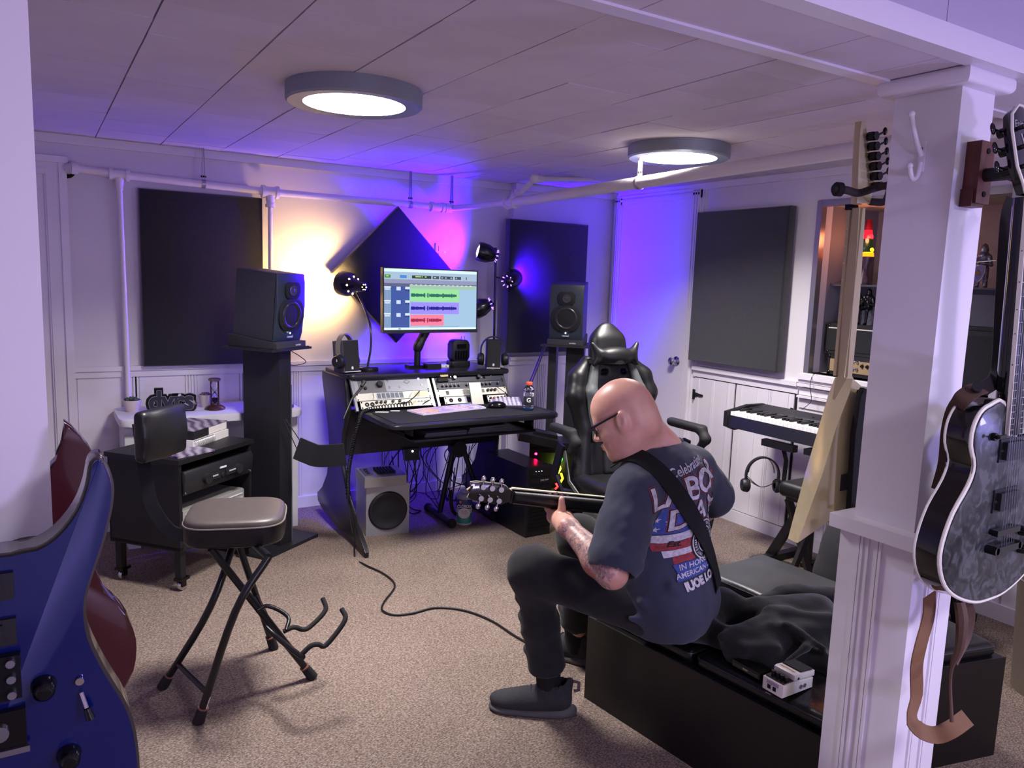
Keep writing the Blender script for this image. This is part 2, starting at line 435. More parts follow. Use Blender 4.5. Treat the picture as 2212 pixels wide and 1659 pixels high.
struct('recess_frame', B().b2((XR-.012, RY1-.012, RZ0), (XR+.03, RY1+.02, RZ1+.02)).b2((XR-.0105, RY0, RZ1-.01), (XR+.031, RY1+.018, RZ1+.025)), M('brushed_trim', '8d8a90', .3, .6), rec)
struct('recess_frame', B().b2((XR-.02, RY0-.05, RZ0-.01), (XR+.05, RY0+.012, RZ1+.03), bev=.004), M('grey_white_trim', 'b3b1b6', .4), rec)
# window-sill apron under the recess: stacked mouldings
for k, (z0, z1, d) in enumerate(((.965, .995, .05), (.945, .962, .035), (.925, .942, .045), (.875, .915, .02), (.86, .872, .04), (.80, .855, .015))):
    struct('sill_moulding', B().b2((XR-d, RY0-.1, z0), (XR, RY1+.03, z1), bev=.004), trimp, wr)
# ceiling tiles, rows staggered by half a tile
P = .3085
tm = {}
def ctile(x0, x1, y0, y1, z, par, m, dz=0):
    key = (round(x1-x0, 3), round(y1-y0, 3), m.name)
    if key not in tm:
        bb = B().b2((-(x1-x0)/2+.0024, -(y1-y0)/2+.0009, 0), ((x1-x0)/2-.0024, (y1-y0)/2-.0009, .012), bev=.0012, seg=1)
        me = bpy.data.meshes.new('ceiling_tile'); bb.bm.to_mesh(me); bb.bm.free(); me.materials.append(m); tm[key] = me
    o = bpy.data.objects.new('ceiling_tile', tm[key]); COL.objects.link(o); o.parent = par
    o.location = Vector(((x0+x1)/2, (y0+y1)/2, z+dz))-wloc(par)
    o.rotation_euler = (random.uniform(-.0022, .0022), random.uniform(-.0035, .0035), 0)
for i in range(-5, 12):
    x0 = .299+P*i; x1 = x0+P
    x0c, x1c = max(x0, XL), min(x1, XR)
    if x1c-x0c < .02: continue
    y = .955+(.0 if i % 2 == 0 else P/2)
    y -= 0
    ys = [1.12]+[v for v in [(.024 if i % 2 == 0 else .178)+P*k for k in range(3, 16)] if 1.16 < v < YB-.02]+[YB]
    for a, c in zip(ys, ys[1:]): ctile(x0c, x1c, a, c, ZC-.0005, ceil_, tilep if random.random() < .6 else tilep2, random.uniform(-.0012, .0012))
# beam across the room
beam = struct('ceiling_beam', B().b2((XL, .93, 1.955), (XR, 1.115, ZC+.01)), dark)
bt = M('beam_panel', 'b9b3c4', .5, bump=.1, bscale=260)
xs = [XL, -.62, -.31, 0, .31, .62, .93, 1.237, 1.541, 1.85, 2.3, 2.9, XR]
for a, c in zip(xs, xs[1:]): struct('beam_panel', B().b2((a+.0012, .918, 1.965), (c-.0012, .93, ZC), bev=.001, seg=1), bt, beam)
xs = [XL, -.4, 0, .46, .92, 1.35, 1.58, 1.80, 2.2, 2.7, 3.2, XR]
for a, c in zip(xs, xs[1:]): struct('soffit_tile', B().b2((a+.0012, .935, 1.943), (c-.0012, 1.11, 1.955), bev=.001, seg=1), tilep, beam)
struct('beam_far_face', B().b2((XL, 1.115, 1.955), (XR, 1.122, ZC)), trimp, beam)
struct('beam_moulding', B().b2((XL, 1.105, 1.938), (XR, 1.142, 1.968), bev=.008, seg=3), trimp, beam)
struct('beam_moulding', B().b2((XL, .895, 1.938), (XR, .938, 1.972), bev=.008, seg=3).b2((XL, .905, 1.972), (XR, .92, 1.99), bev=.006), trimp, beam)
# pillars
def pillar(name, x0, x1, y0, y1, lower=True):
    g = struct(name, B().b2((x0, y0, 0), (x1, y1, 1.945), bev=.006, seg=3), trimp)
    struct('capital', B().prism([(x0-.028, y0-.028), (x1+.028, y0-.028), (x1+.028, y1+.028), (x0-.028, y1+.028)], 1.905, 1.943, bev=.014, seg=4), trimp, g)
    if lower:
        struct('lower_casing', B().b2((x0-.02, y0-.02, 0), (x1+.02, y1+.02, .90), bev=.004), trimp, g)
        struct('chair_rail', B().b2((x0-.04, y0-.04, .895), (x1+.04, y1+.04, .928), bev=.012, seg=4), trimp, g)
        ym = (y0+y1)/2
        for dy in (-.028, -.019, .004, .019, .028): struct('batten', B().b2((x0-.0245, ym+.015+dy-.0035, 0), (x0-.019, ym+.015+dy+.0035, .895), bev=.0022), trimp, g)
        for dx in (-.03, -.02, .02, .03): struct('batten', B().b2(((x0+x1)/2+dx-.0035, y0-.0245, 0), ((x0+x1)/2+dx+.0035, y0-.019, .895), bev=.0022), trimp, g)
    return g
post = pillar('pillar_right', 1.682, 1.812, .952, 1.103)
pil = pillar('pillar_left', -.15, .006, .95, 1.10, False)
# crown, rails, baseboards
struct('trim_1', B().b2((XL, YB-.02, ZC-.045), (2.83, YB, ZC-.001), bev=.008, seg=3).b2((2.83, YB-.09, ZC-.045), (XR, YB-.06, ZC-.001), bev=.008, seg=3), trimp)
struct('trim_2', B().b2((XR-.022, YF, ZC-.04), (XR, YB-.06, ZC-.001), bev=.008, seg=3), trimp)
struct('trim_3', B().b2((.16, YB-.03, .90), (2.83, YB, .925), bev=.008, seg=3).b2((.16, YB-.018, .865), (2.83, YB, .90)).b2((2.83, YB-.095, .90), (XR, YB-.06, .925), bev=.008, seg=3).b2((2.83, YB-.083, .865), (XR, YB-.06, .90)), trimp)
struct('trim_4', B().b2((XR-.035, RY1+.04, .918), (XR, 3.67, .945), bev=.008, seg=3).b2((XR-.018, RY1+.04, .875), (XR, 3.67, .918), bev=.003), trimp)
struct('trim_5', B().b2((XR-.03, YF, .90), (XR, RY0-.1, .93), bev=.008), trimp)
struct('baseboard_back', B().b2((.16, YB-.016, 0), (2.83, YB, .07), bev=.004), trimp)
struct('baseboard_right', B().b2((XR-.02, YF, 0), (XR, 3.67, .075), bev=.006), trimp)
struct('trim_6', B().b2((XR-.004, 3.66, .0), (XR, 3.69, ZC), bev=.002).b2((XR-.02, 3.676, .93), (XR, 3.686, ZC-.04), bev=.003), trimp)
# wainscot planks and battens
x = .17
gaps = (.44,)
def plank_run(par, a0, a1, put):
    a = a0
    while a < a1-.02:
        c = min(a+.235, a1); put('wainscot_plank', a+.002, c-.002, .006)
        if c+.06 < a1:
            for j in range(4): put('batten', c+.004+j*.0155, c+.014+j*.0155, .0095)
        a = c+.066
plank_run(wb, .17, 2.82, lambda n, a, c, d: struct(n, B().b2((a, YB-d, .07), (c, YB+.001, .866), bev=.002, seg=1), trimp, wb))
plank_run(wb, 2.84, 3.68, lambda n, a, c, d: struct(n, B().b2((a, YB-.065-d, .0), (c, YB-.06, .866), bev=.002, seg=1), trimp, wb))
struct('panel_gap', B().b2((.452, YB-.011, .30), (.458, YB-.002, .866)), dark, wb)
plank_run(wr, 1.7, 2.84, lambda n, a, c, d: struct(n, B().b2((XR-d, a, .075), (XR+.001, c, .80), bev=.002, seg=1), trimp, wr))
plank_run(wr, -1.8, 1.66, lambda n, a, c, d: struct(n, B().b2((XR-d, a, .075), (XR+.001, c, .90), bev=.002, seg=1), trimp, wr))
struct('panel_gap', B().b2((XR-.004, 2.85, .075), (XR+.001, 3.66, .875)), dark, wr)
# two cupboard doors let in the right wainscot
for k, (a, c) in enumerate(((3.308, 3.655), (2.862, 3.298))):
    g = thing('cupboard_door', ['white cupboard door with a black strap hinge beside the purple-lit door', 'white cupboard door in the wainscot behind the keyboard piano'][k], 'cupboard door', (XR, (a+c)/2, .075), 'cupboard doors in the right wall wainscot')
    B().b2((XR-.012, a+.002, .08), (XR-.003, c-.002, .868), bev=.002).build('door_panel', trimp, g)
    for yy in ((3.355, 3.365, 3.48, 3.495, 3.505, 3.61) if k == 0 else (2.9, 3.02, 3.03, 3.045, 3.13, 3.255)):
        B().b2((XR-.0165, yy, .08), (XR-.0115, yy+.008, .868), bev=.002).build('batten', trimp, g)
    yy = 3.655 if k == 0 else 2.875
    s = -1 if k == 0 else 1
    zz = .755
    h = B().b2((XR-.02, yy-.012, zz-.032), (XR-.012, yy+.006, zz+.032), bev=.002)
    h.prism([(0, .016), (.085, .006), (.085, -.006), (0, -.016)], 0, .006, Matrix(((0, 0, -1, XR-.014), (s, 0, 0, yy), (0, 1, 0, zz), (0, 0, 0, 1))), bev=.001)
    h.cyl((XR-.022, yy-.003, zz-.034), (XR-.022, yy-.003, zz+.034), .005, n=10)
    h.build('hinge', blackm, g)
# doors
d1 = thing('door_1', loc=(-.3, YB, 0), kind='structure')
B().b2((-.95, YB-.008, .005), (.065, YB+.01, 1.92)).build('door_slab', trimp, d1)
c = B().b2((.062, YB-.022, 0), (.164, YB, 2.0), bev=.004).b2((.128, YB-.036, 0), (.164, YB-.02, 2.0), bev=.007, seg=3).b2((.070, YB-.030, 0), (.092, YB-.02, 1.935), bev=.006, seg=3)
c.b2((-.95, YB-.0235, 1.915), (.163, YB, 2.0015), bev=.004).b2((-.95, YB-.040, 1.975), (.170, YB-.02, 2.008), bev=.007, seg=3).b2((-.95, YB-.0315, 1.922), (.0915, YB-.02, 1.944), bev=.006, seg=3)
c.build('casing', trimp, d1)
d2 = thing('door_2', loc=(XR, 4.1, 0), kind='structure')
B().b2((XR-.012, 3.772, .005), (XR+.01, 4.49, 2.03)).build('door_slab', trimp, d2)
c = B()
for (a, e2) in ((3.69, 3.772), (4.49, 4.575)):
    c.b2((XR-.02, a, 0), (XR, e2, 2.10), bev=.004)
    for j in range(3): c.b2((XR-.032, a+.012+j*.022, 0), (XR-.018, a+.026+j*.022, 2.08), bev=.005, seg=2)
c.b2((XR-.02, 3.69, 2.03), (XR, 4.575, 2.10), bev=.004).b2((XR-.032, 3.70, 2.05), (XR-.018, 4.565, 2.064), bev=.005).b2((XR-.032, 3.70, 2.076), (XR-.018, 4.565, 2.09), bev=.005)
c.build('casing', trimp, d2)
kb = B(frameX((XR-.012, 3.835, .955), (-1, 0, 0)) @ RY(90))
kb.lathe([(0, 0), (.032, 0), (.032, .004), (.012, .01), (.011, .03), (.02, .036), (.027, .048), (.026, .058), (.016, .066), (0, .067)], 24)
kb.build('door_knob', chrome, d2)
B().b2((XR-.014, 3.765, .93), (XR-.006, 3.772, .98)).build('latch_plate', chrome, d2)
# heating pipes
hp = thing('heating_pipe', 'white painted heating pipe running under the ceiling along two walls', 'pipe', (1.2, 4.6, 1.9))
pr = [(.20, 4.6, 1.95), (.39, 4.6, 1.938), (1.17, 4.6, 1.916), (2.30, 4.6, 1.912)]
B().tube(pr, .02, 14).build('pipe_run', pipep, hp)
B().tube([(.20, 4.6, 1.95), (.178, 4.62, 1.95), (.172, 4.68, 1.95)], .026, 14).cyl((.185, 4.6, 1.95), (.215, 4.6, 1.949), .031).build('elbow', pipep, hp)
B().cyl((.166, 4.674, 1.944), (.166, 4.6795, 1.944), .04, n=20).build('wall_hole', dark, hp)
def tee(x, y, z, ax, r=.028):
    a = Vector(ax).normalized(); c = Vector((x, y, z))
    t = B().cyl(c-a*.04, c+a*.04, r*.92)
    for s in (-1, 1): t.cyl(c+a*.03*s, c+a*.048*s, r*1.13)
    return t
tee(.40, 4.6, 1.937, (1, 0, 0)).cyl((.40, 4.6, 1.935), (.40, 4.6, 1.885), .024, .02).cyl((.40, 4.6, 1.885), (.40, 4.6, 1.86), .017).build('tee', pipep, hp)
tee(1.175, 4.6, 1.916, (1, 0, 0), .032).cyl((1.175, 4.6, 1.91), (1.175, 4.6, 1.865), .024).cyl((1.175, 4.6, 1.865), (1.175, 4.6, 1.83), .021).cyl((1.175, 4.6, 1.848), (1.175, 4.6, 1.83), .027).build('tee', pipep, hp)
B().tube([(.40, 4.6, 1.87), (.41, 4.615, .95), (.41, 4.62, .0)], .013, 12).build('riser', pipep, hp)
B().tube([(1.175, 4.6, 1.85), (1.175, 4.61, .95), (1.175, 4.615, 0)], .013, 12).build('riser', pipep, hp)
tee(2.24, 4.6, 1.912, (1, 0, 0)).cyl((2.30, 4.6, 1.912), (2.34, 4.59, 1.912), .03).build('coupling', pipep, hp)
B().tube([(2.30, 4.6, 1.912), (2.345, 4.585, 1.912), (2.36, 4.54, 1.914), (2.50, 4.10, 1.93)], .019, 12).build('pipe_run', pipep, hp)
B().tube([(2.50, 4.10, 1.93), (2.50, 3.2, 1.945), (2.50, 1.12, 1.975)], .029, 16).build('pipe_run', pipep, hp)
tee(2.50, 4.11, 1.93, (0, 1, 0), .034).cyl((2.50, 4.11, 1.93), (2.515, 4.085, 1.975), .026).build('tee', pipep, hp)
e1 = px(1155, 386, z=2.06); e2 = px(1380, 388, x=3.62)
B().tube([(2.50, 4.11, 1.93), e1], .016, 12).build('pipe_run', pipep, hp)
B().ball(e1, .03, 16).cyl(e1, Vector(e1)+(Vector(e2)-Vector(e1)).normalized()*.05, .026).build('elbow', pipep, hp)
B().tube([e1, e2, (3.70, e2.y, e2.z)], .016, 12).build('pipe_run', pipep, hp)
for k, (x, y, zp, r, ax) in enumerate(((.815, 4.6, 1.928, .02, 0), (2.05, 4.6, 1.913, .02, 0), (2.335, 4.585, 1.912, .02, 0), (2.50, 2.93, 1.949, .029, 1))):
    m = rotz(90 if ax else 0, (x, y, 0))
    b = B(m)
    for s in (-1, 1):
        b.tube([(s*(r+.002)*.0+s*.004, 0, ZC-.002), (s*.006, 0, zp+.06), (s*.007, -.0, zp+.03)], 0, flat=(.018, .002), up=(1, 0, 0))
    g = b.build('pipe_hanger', M('galvanised', 'a8a2a6', .35, .7), hp, label='perforated metal strap')
    b = B(m @ T(0, 0, zp)); b.tube([(0, (r+.003)*math.cos(t), (r+.003)*math.sin(t)) for t in [k2*2*PI/20 for k2 in range(20)]], 0, flat=(.018, .002), up=[Vector((0, math.cos(t), math.sin(t))) for t in [k2*2*PI/20 for k2 in range(20)]], closed=True)
    b.build('loop', MATS['galvanised'], g)
    B(m).cyl((-.014, 0, zp+r+.02), (.014, 0, zp+r+.02), .005, n=8).build('bolt', dark, g)
# ceiling lights, with the added pair behind the camera
lampw = M('lamp_diffuser', 'ffffff', .4, emit='fff6e6', estr=6.5)
lampf = M('lamp_frame_metal', '8c949c', .45, .3)
for k, (x, y, z) in enumerate(LAMPS+ADDED_LAMPS):
    g = thing('ceiling_light', ['round flush ceiling light nearest the left door, white glowing disc', 'round flush ceiling light above the gaming chair behind the pipe strap', 'added ceiling light out of view behind the camera on the left', 'added ceiling light out of view behind the camera on the right'][k], 'ceiling light', (x, y, ZC), 'round ceiling lights')
    B(T(x, y, 0)).lathe([(.18, 2.064), (.232, 2.061), (.24, 2.068), (.24, ZC-.001), (0, ZC-.001)], 64).build('rim', lampf, g)
    B(T(x, y, 0)).lathe([(0, 2.0655), (.186, 2.0655), (.19, 2.068), (0, 2.07)], 64).build('diffuser', lampw, g)
# ================================================================ acoustic panels, outlet
fab = M('panel_fabric', '17171b', .95, bump=.9, bscale=420, var=.25, vscale=500, sheen=.5, bdist=.003)
def apanel(loc, w, h, d, m, label, brk=None):
    """m: matrix with local X across, Z up, -Y out of the wall"""
    g = thing('acoustic_panel', label, 'acoustic panel', loc, 'black fabric acoustic panels')
    B(m).prism([(-w/2, -h/2), (w/2, -h/2), (w/2, h/2), (-w/2, h/2)], 0, d, RX(90), bev=.012, seg=3).build('fabric_wrap', fab, g)
    B(m).b2((-w/2+.03, .0, -h/2+.03), (w/2-.03, .012, h/2-.03)).build('back_frame', dark, g)
    if 'diamond' in label: B(m).b2((-.04, .012, -.04), (.04, .075, .04)).build('wall_standoff', dark, g)
    if brk: B(m).b2((-w/2-.012, .0, -h*.33), (-w/2+.01, -.02, -h*.15)).build('bracket', blackm, g)
apanel((.81, 4.66, .92), .645, .955, .06, T(.812, 4.665, 1.402), 'large black fabric acoustic panel on the wall behind the left speaker')
apanel((1.975, 4.66, 1.04), .605, .605, .05, T(1.955, 4.605, 1.466) @ RY(45), 'black acoustic panel hung as a diamond behind the monitor')
apanel((3.09, 4.6, .95), .66, .915, .075, T(3.085, 4.60, 1.415), 'black fabric acoustic panel behind the right speaker')
apanel((3.68, 3.3, .97), .715, .945, .07, T(3.685, 3.305, 1.458) @ RZ(-90), 'black fabric acoustic panel between the purple-lit door and the wall recess', True)
g = thing('wall_outlet', 'wall outlet glowing red beside the diamond acoustic panel', 'outlet', (2.30, 4.68, 1.57))
B().b2((2.27, 4.672, 1.57), (2.34, 4.68, 1.685), bev=.003).build('plate', whitep, g)
B().b2((2.292, 4.668, 1.585), (2.318, 4.673, 1.62), bev=.002).b2((2.292, 4.668, 1.635), (2.318, 4.673, 1.67), bev=.002).build('socket', whitep, g)
B().ball((2.335, 4.664, 1.63), .006, 10).build('pilot_lamp', M('red_led', 'ff2040', .4, emit='ff1050', estr=40), g)
light('outlet_glow', 'POINT', (2.325, 4.645, 1.63), .015, (1, .02, .3), .01)
# ================================================================ left side: white desk, its things, cart, stand, speaker, stool
wd = M('white_laminate', 'd3d2d6', .35, bump=.03, bscale=300)
g = thing('side_table', 'white desk with rounded top corners against the wall at left', 'desk', (.8, 4.43, 0))
star = lambda x, y, r: [(x+(r if k % 2 == 0 else r*.4)*math.sin(k*PI/5), y+(r if k % 2 == 0 else r*.4)*math.cos(k*PI/5)) for k in range(10)]
def rrect(x0, x1, y0, y1, r, n=6):
    o = []
    for (cx, cy, a0) in ((x1-r, y1-r, 0), (x0+r, y1-r, 90), (x0+r, y0+r, 180), (x1-r, y0+r, 270)):
        for k in range(n+1):
            a = math.radians(a0+90*k/n); o.append((cx+r*math.cos(a), cy+r*math.sin(a)))
    return o
B().prism(rrect(.335, 1.26, 4.25, 4.655, .045), .66, .70, bev=.005).build('tabletop', wd, g)
B().b2((1.19, 4.34, 0), (1.235, 4.64, .66), bev=.004).b2((1.175, 4.33, 0), (1.25, 4.35, .66), bev=.004).build('side_panel', wd, g)
B().b2((.36, 4.34, 0), (.405, 4.64, .66), bev=.004).b2((.36, 4.32, .0), (.42, 4.345, .66), bev=.004).build('side_panel', wd, g)
B().b2((.405, 4.60, .25), (1.19, 4.62, .66)).build('back_panel', wd, g)
pot = M('pot_ceramic', 'c9bdb8', .55, bump=.05)
leafm = M('succulent_leaf', '3f4f3c', .5, var=.3, vscale=60); leafm2 = M('succulent_leaf_b', '6d6458', .5, var=.3, vscale=60)
def succulent(loc, r, h, mt, label, big):
    g = thing('potted_succulent', label, 'plant', loc, 'succulents beside the letter sign')
    B(T(*loc)).lathe([(0, 0), (r*.62, 0), (r*.72, .01), (r*.98, h-.01), (r, h), (r*.9, h), (r*.86, h-.012), (0, h-.014)], 24).build('pot', pot, g)
    n = 14 if not big else 18
    for k in range(n):
        ring = 0 if k < n//3 else (1 if k < 2*n//3 else 2); a = k*2.4; tilt = (20, 48, 72)[ring]; L = r*(.5, .62, .75)[ring]
        m = T(*loc) @ T(0, 0, h-.008) @ RZ(math.degrees(a)) @ RY(tilt)
        B(m).lathe([(0, 0), (L*.16, L*.15), (L*.32, L*.6), (L*.2, L*.95), (0, L*1.18)], 8).build('leaf', mt, g)
succulent((.415, 4.50, .70), .048, .062, leafm, 'small green succulent in a pale pot behind the stool backrest', False)
succulent((.79, 4.52, .70), .040, .07, leafm2, 'small brown-green succulent in a pale pot behind the letter sign', True)
sg = thing('letter_sign', 'black cut-out letter sign with thin white outlines on the white desk', 'sign', (.62, 4.46, .70))
ms = frameX((.600, 4.43, .757), (1, -.12, 0)) @ RX(90)
B(ms).text('dyrs', .145, T(0, .0, 0), ext=.012, bold=.0175, sx=.92).build('black_letters', blackg, sg)
B(ms).text('dyrs', .14, T(0, .0, .0128), ext=.0004, bold=.0070, sx=.92).build('white_outline', M('sign_outline', 'a8a8b4', .4), sg)
B(ms).text('dyrs', .14, T(0, .0, .0138), ext=.0004, bold=.0055, sx=.92).build('letter_face', M('sign_face', '22232b', .35), sg)
wood = M('dark_wood', '3a211d', .3, var=.25, vscale=20, coat=.3)
glass = M('glass', 'ffffff', .02, trans=1., ior=1.45)
hg = thing('hourglass', 'dark wooden hourglass with pale sand on the white desk', 'hourglass', (.82, 4.42, .70))
m = T(.82, 4.42, .70)
B(m).lathe([(0, 0), (.052, 0), (.055, .006), (.05, .014), (.038, .022), (.026, .028), (.024, .036), (0, .036)], 32).build('base', wood, hg)
B(m).lathe([(0, .158), (.028, .158), (.033, .162), (.033, .17), (.028, .173), (0, .173)], 24).build('top_plate', M('aged_wood', '7b6a5a', .5, var=.3, vscale=40), hg)
for k in range(4):
    a = k*PI/2+.5; B(m).cyl((.027*math.cos(a), .027*math.sin(a), .03), (.027*math.cos(a), .027*math.sin(a), .16), .0024, n=8).build('post', wood, hg)
B(m).lathe([(.004, .036), (.014, .042), (.018, .06), (.013, .082), (.003, .097), (.013, .112), (.018, .134), (.014, .152), (.004, .158)], 20).build('glass_bulb', glass, hg)
B(m).lathe([(0, .038), (.014, .043), (.0165, .056), (.010, .064), (0, .066)], 20).build('sand', M('sand', 'e5dfc8', .9), hg)
g = thing('coaster', 'round dark disc at the right end of the white desk behind the speaker column', 'coaster', (1.185, 4.36, .70))
B(T(1.185, 4.36, .70)).lathe([(0, 0), (.05, 0), (.052, .004), (.052, .012), (.048, .015), (0, .015)], 32).build('disc', M('slate', '4a484e', .5), g)
# ---- left speaker and stand
mt = Matrix.Translation((1.025, 4.11, 0)) @ Matrix.Rotation(math.atan2(.57, .82), 4, 'Z')
stm = M('stand_powder_coat', '1d1d22', .5, bump=.1, bscale=500)
def stand(name, m, label, twin=False, h=1.075):
    g = thing(name, label, 'speaker stand', m.translation, 'speaker stands')
    B(m).b2((-.21, -.17, 0), (.21, .17, .018), bev=.003).build('base_plate', stm, g)
    B(m).b2((-.155, -.17, h-.012), (.155, .16, h), bev=.003).build('top_plate', stm, g)
    if not twin:
        B(m).b2((-.05, -.125, .018), (.04, .115, h-.012), bev=.003).build('column', stm, g)
        B(m).b2((.04, -.122, .018), (.052, -.105, h-.2), bev=.001).build('edge_strip', M('grey_strip', '55555c', .5), g)
        b = B(m)
        for k in range(38): b.box((.0515, -.1135, .06+k*.021), (.003, .008, .008))
        b.build('cable_holes', M('strip_dots', 'c8c8cc', .5), g, kind='stuff')
    else:
        for (a, c) in ((-.115, -.065), (.0, .115)): B(m).b2((a, -.06, .018), (c, .06, h-.012), bev=.003).build('column', stm, g)
    B(m).b2((-.14, -.165, h), (.14, -.12, h+.004)).build('front_lip', stm, g)
    return g
stand('speaker_stand', mt, 'black speaker stand with a wide column in front of the white desk')
def speaker(m, label, tilt=0):
    """local -Y is the front, origin at the bottom centre"""
    g = thing('studio_speaker', label, 'speaker', m.translation, 'studio speakers')
    w, d, h = .215, .27, .345
    cab = M('speaker_cabinet', '33343a', .55, bump=.15, bscale=500); baf = M('speaker_baffle', '2b3340', .4)
    B(m).prism([(-w/2, -d/2+.015), (w/2, -d/2+.015), (w/2, d/2), (-w/2, d/2)], 0, h, bev=.003).build('cabinet', cab, g)
    pr = [(-.0, 0), (.010, .04), (.014, .18), (.008, .30), (-.004, h)]
    b = B(m)
    out = [(-d/2+.016, 0)]+[(-d/2+.016-p[0]-.006, p[1]) for p in pr]+[(-d/2+.016, h)]
    b.prism(out, -w/2, w/2, Matrix(((0, 0, 1, 0), (1, 0, 0, 0), (0, 1, 0, 0), (0, 0, 0, 1))), bev=.004)
    b.build('front_baffle', baf, g)
    yf = -d/2-.006
    B(m @ T(0, yf, .262) @ RX(90)).prism(rrect(-.055, .055, -.042, .042, .03), 0, .006, bev=.003).build('tweeter_plate', blackm, g)
    B(m @ T(0, yf-.006, .262) @ RX(90)).lathe([(0, .004), (.008, .002), (.012, 0), (.026, .003), (.028, .001)], 28).build('tweeter', M('tweeter_dome', '3a3a40', .25), g)
    B(m @ T(0, yf-.0, .135) @ RX(90)).prism(rrect(-.093, .093, -.083, .083, .07), 0, .008, bev=.004).build('woofer_frame', blackm, g)
    B(m @ T(0, yf-.008, .135) @ RX(90)).lathe([(0, -.002), (.018, -.001), (.024, -.012), (.055, .0), (.06, .004), (.067, .004), (.072, 0)], 40).build('woofer_cone', M('woofer', '26262a', .3, coat=.3), g)
    B(m @ T(0, yf-.002, .042) @ RX(90)).lathe([(0, .002), (.004, .001), (.004, 0)], 12).build('power_light', M('white_led', 'ffffff', .4, emit='cfe0ff', estr=8), g)
    B(m @ T(0, yf-.001, .024) @ RX(90)).text('reveal', .018, T(0, 0, .001), ext=.0006, bold=.0004).build('badge', M('badge', 'b8b8c8', .4), g)
    return g
mp_ = mt @ T(0, -.005, 1.075)
def isopad(m, label):
    g = thing('isolation_pad', label, 'speaker pad', m.translation, 'foam speaker pads')
    B(m).prism([(-.16, 0), (.16, 0), (.16, .062), (.13, .062), (-.13, .034), (-.16, .034)], -.115, .115, Matrix(((0, 0, 1, 0), (1, 0, 0, 0), (0, 1, 0, 0), (0, 0, 0, 1))), bev=.006).build('foam_pad', M('foam', '2f2f35', .9, bump=.5, bscale=700), g)
    B(m @ T(.05, -.161, .016) @ RX(90)).text('auralex', .014, T(0, 0, .001), ext=.0005, bold=.0003).build('badge', MATS['badge'], g)
isopad(mp_, 'grey foam pad under the left speaker')
mspk = mp_ @ T(.005, .0, .048) @ RX(5)
speaker(mspk, 'black studio speaker on the left stand beside the yellow wall glow')
g = thing('speaker_cable', 'thin black cable looping under the left speaker plate', 'cable', (1.15, 4.08, .98))
B().tube([(1.12, 4.0, 1.06), (1.19, 4.06, 1.02), (1.23, 4.1, .985), (1.17, 4.1, .97), (1.11, 4.08, .985)], .0022, 6, smooth=6).build('cable', black, g)
# ---- equipment cart
mc = Matrix.Translation((.575, 3.92, 0)) @ Matrix.Rotation(math.atan2(.33, .39), 4, 'Z')   # local +X runs along the open front, -Y is the front
g = thing('equipment_cart', 'black equipment cart on casters with rack gear behind the stool', 'cart', (.575, 3.92, 0))
ctm = M('cart_board', '151518', .5, bump=.08, bscale=300, var=.15, vscale=6)
w, d = .255, .20
B(mc).b2((-w-.01, -d-.01, .60), (w+.01, d+.01, .622), bev=.003).build('top_board', ctm, g)
B(mc).b2((-w, -d, .20), (-w+.018, d, .60), bev=.002).build('side_board', ctm, g)
B(mc).b2((w-.018, -d, .20), (w, d, .60), bev=.002).build('side_board', ctm, g)
B(mc).b2((-w, d-.01, .20), (w, d, .60)).build('back_board', ctm, g)
B(mc).b2((-w, -d, .195), (w, d, .215), bev=.002).build('bottom_board', ctm, g)
B(mc).b2((-w+.018, -d+.02, .285), (w-.018, d, .297)).build('shelf', ctm, g)
for (a, c) in ((-w+.03, -d+.03), (w-.03, -d+.03), (-w+.03, d-.03), (w-.03, d-.03)):
    l = B(mc).b2((a-.016, c-.016, .062), (a+.016, c+.016, .195), bev=.002).build('leg', ctm, g)
    cs = B(mc).b2((a-.02, c-.022, .05), (a+.035, c+.022, .063), bev=.004).b2((a-.006, c-.015, .02), (a+.02, c-.011, .055)).b2((a-.006, c+.011, .02), (a+.02, c+.015, .055)).build('caster', blackg, l)
    B(mc @ T(a+.008, c, .0225) @ RX(90)).lathe([(0, -.01), (.013, -.01), (.021, -.009), (.0225, -.004), (.0225, .004), (.021, .009), (.013, .01), (0, .01)], 24).build('wheel', chrome, l)
# rack unit, wavy black face
g = thing('power_conditioner', 'black rack unit with two pull-out lights under the cart top', 'rack unit', mc @ Vector((0, -.1, .5)))
mu = mc @ T(0, -.202, .51)
B(mu).prism([(-.055, 0), (.055, 0), (.055, .012), (.035, .022), (-.03, .016), (-.055, .006)], -.24, .24, Matrix(((0, 0, 1, 0), (0, -1, 0, 0), (1, 0, 0, 0), (0, 0, 0, 1))), bev=.003).build('face_plate', M('charcoal_metal', '2b2b30', .35, .3), g)
B(mu).b2((-.22, .0, -.045), (.22, .3, .045)).build('chassis', ctm, g)
for (a, s) in ((-.055, 1), (.075, -1)):
    q = B(mu @ T(a, -.02, -.005)).b2((-.045, -.006, -.014), (.045, .004, .014), bev=.006).cyl((-.045*s, -.016, 0), (-.045*s, .004, 0), .024, .024, 20).build('light_tube', blackm, g)
    B(mu @ T(a, -.028, -.002)).b2((-.025, -.001, -.003), (.025, .003, .003), bev=.001).ball((-.045*s, .01, -.012), .005, 8).build('light_slot', M('pale_slot', 'a9a9b4', .4), q)
B(mu @ T(.01, -.024, .026)).b2((-.022, -.002, -.004), (.022, .002, .004)).build('badge', whitep, g)
B(mu @ T(.01, -.022, -.01) @ RX(90)).lathe([(0, .004), (.009, .003), (.011, 0)], 16).build('button', blackm, g)
for s in (-1, 1):
    for z in (-.045, .045): B(mu @ T(s*.23, -.012, z) @ RX(90)).lathe([(0, .004), (.005, .003), (.006, 0)], 10).build('rack_screw', steel, g)
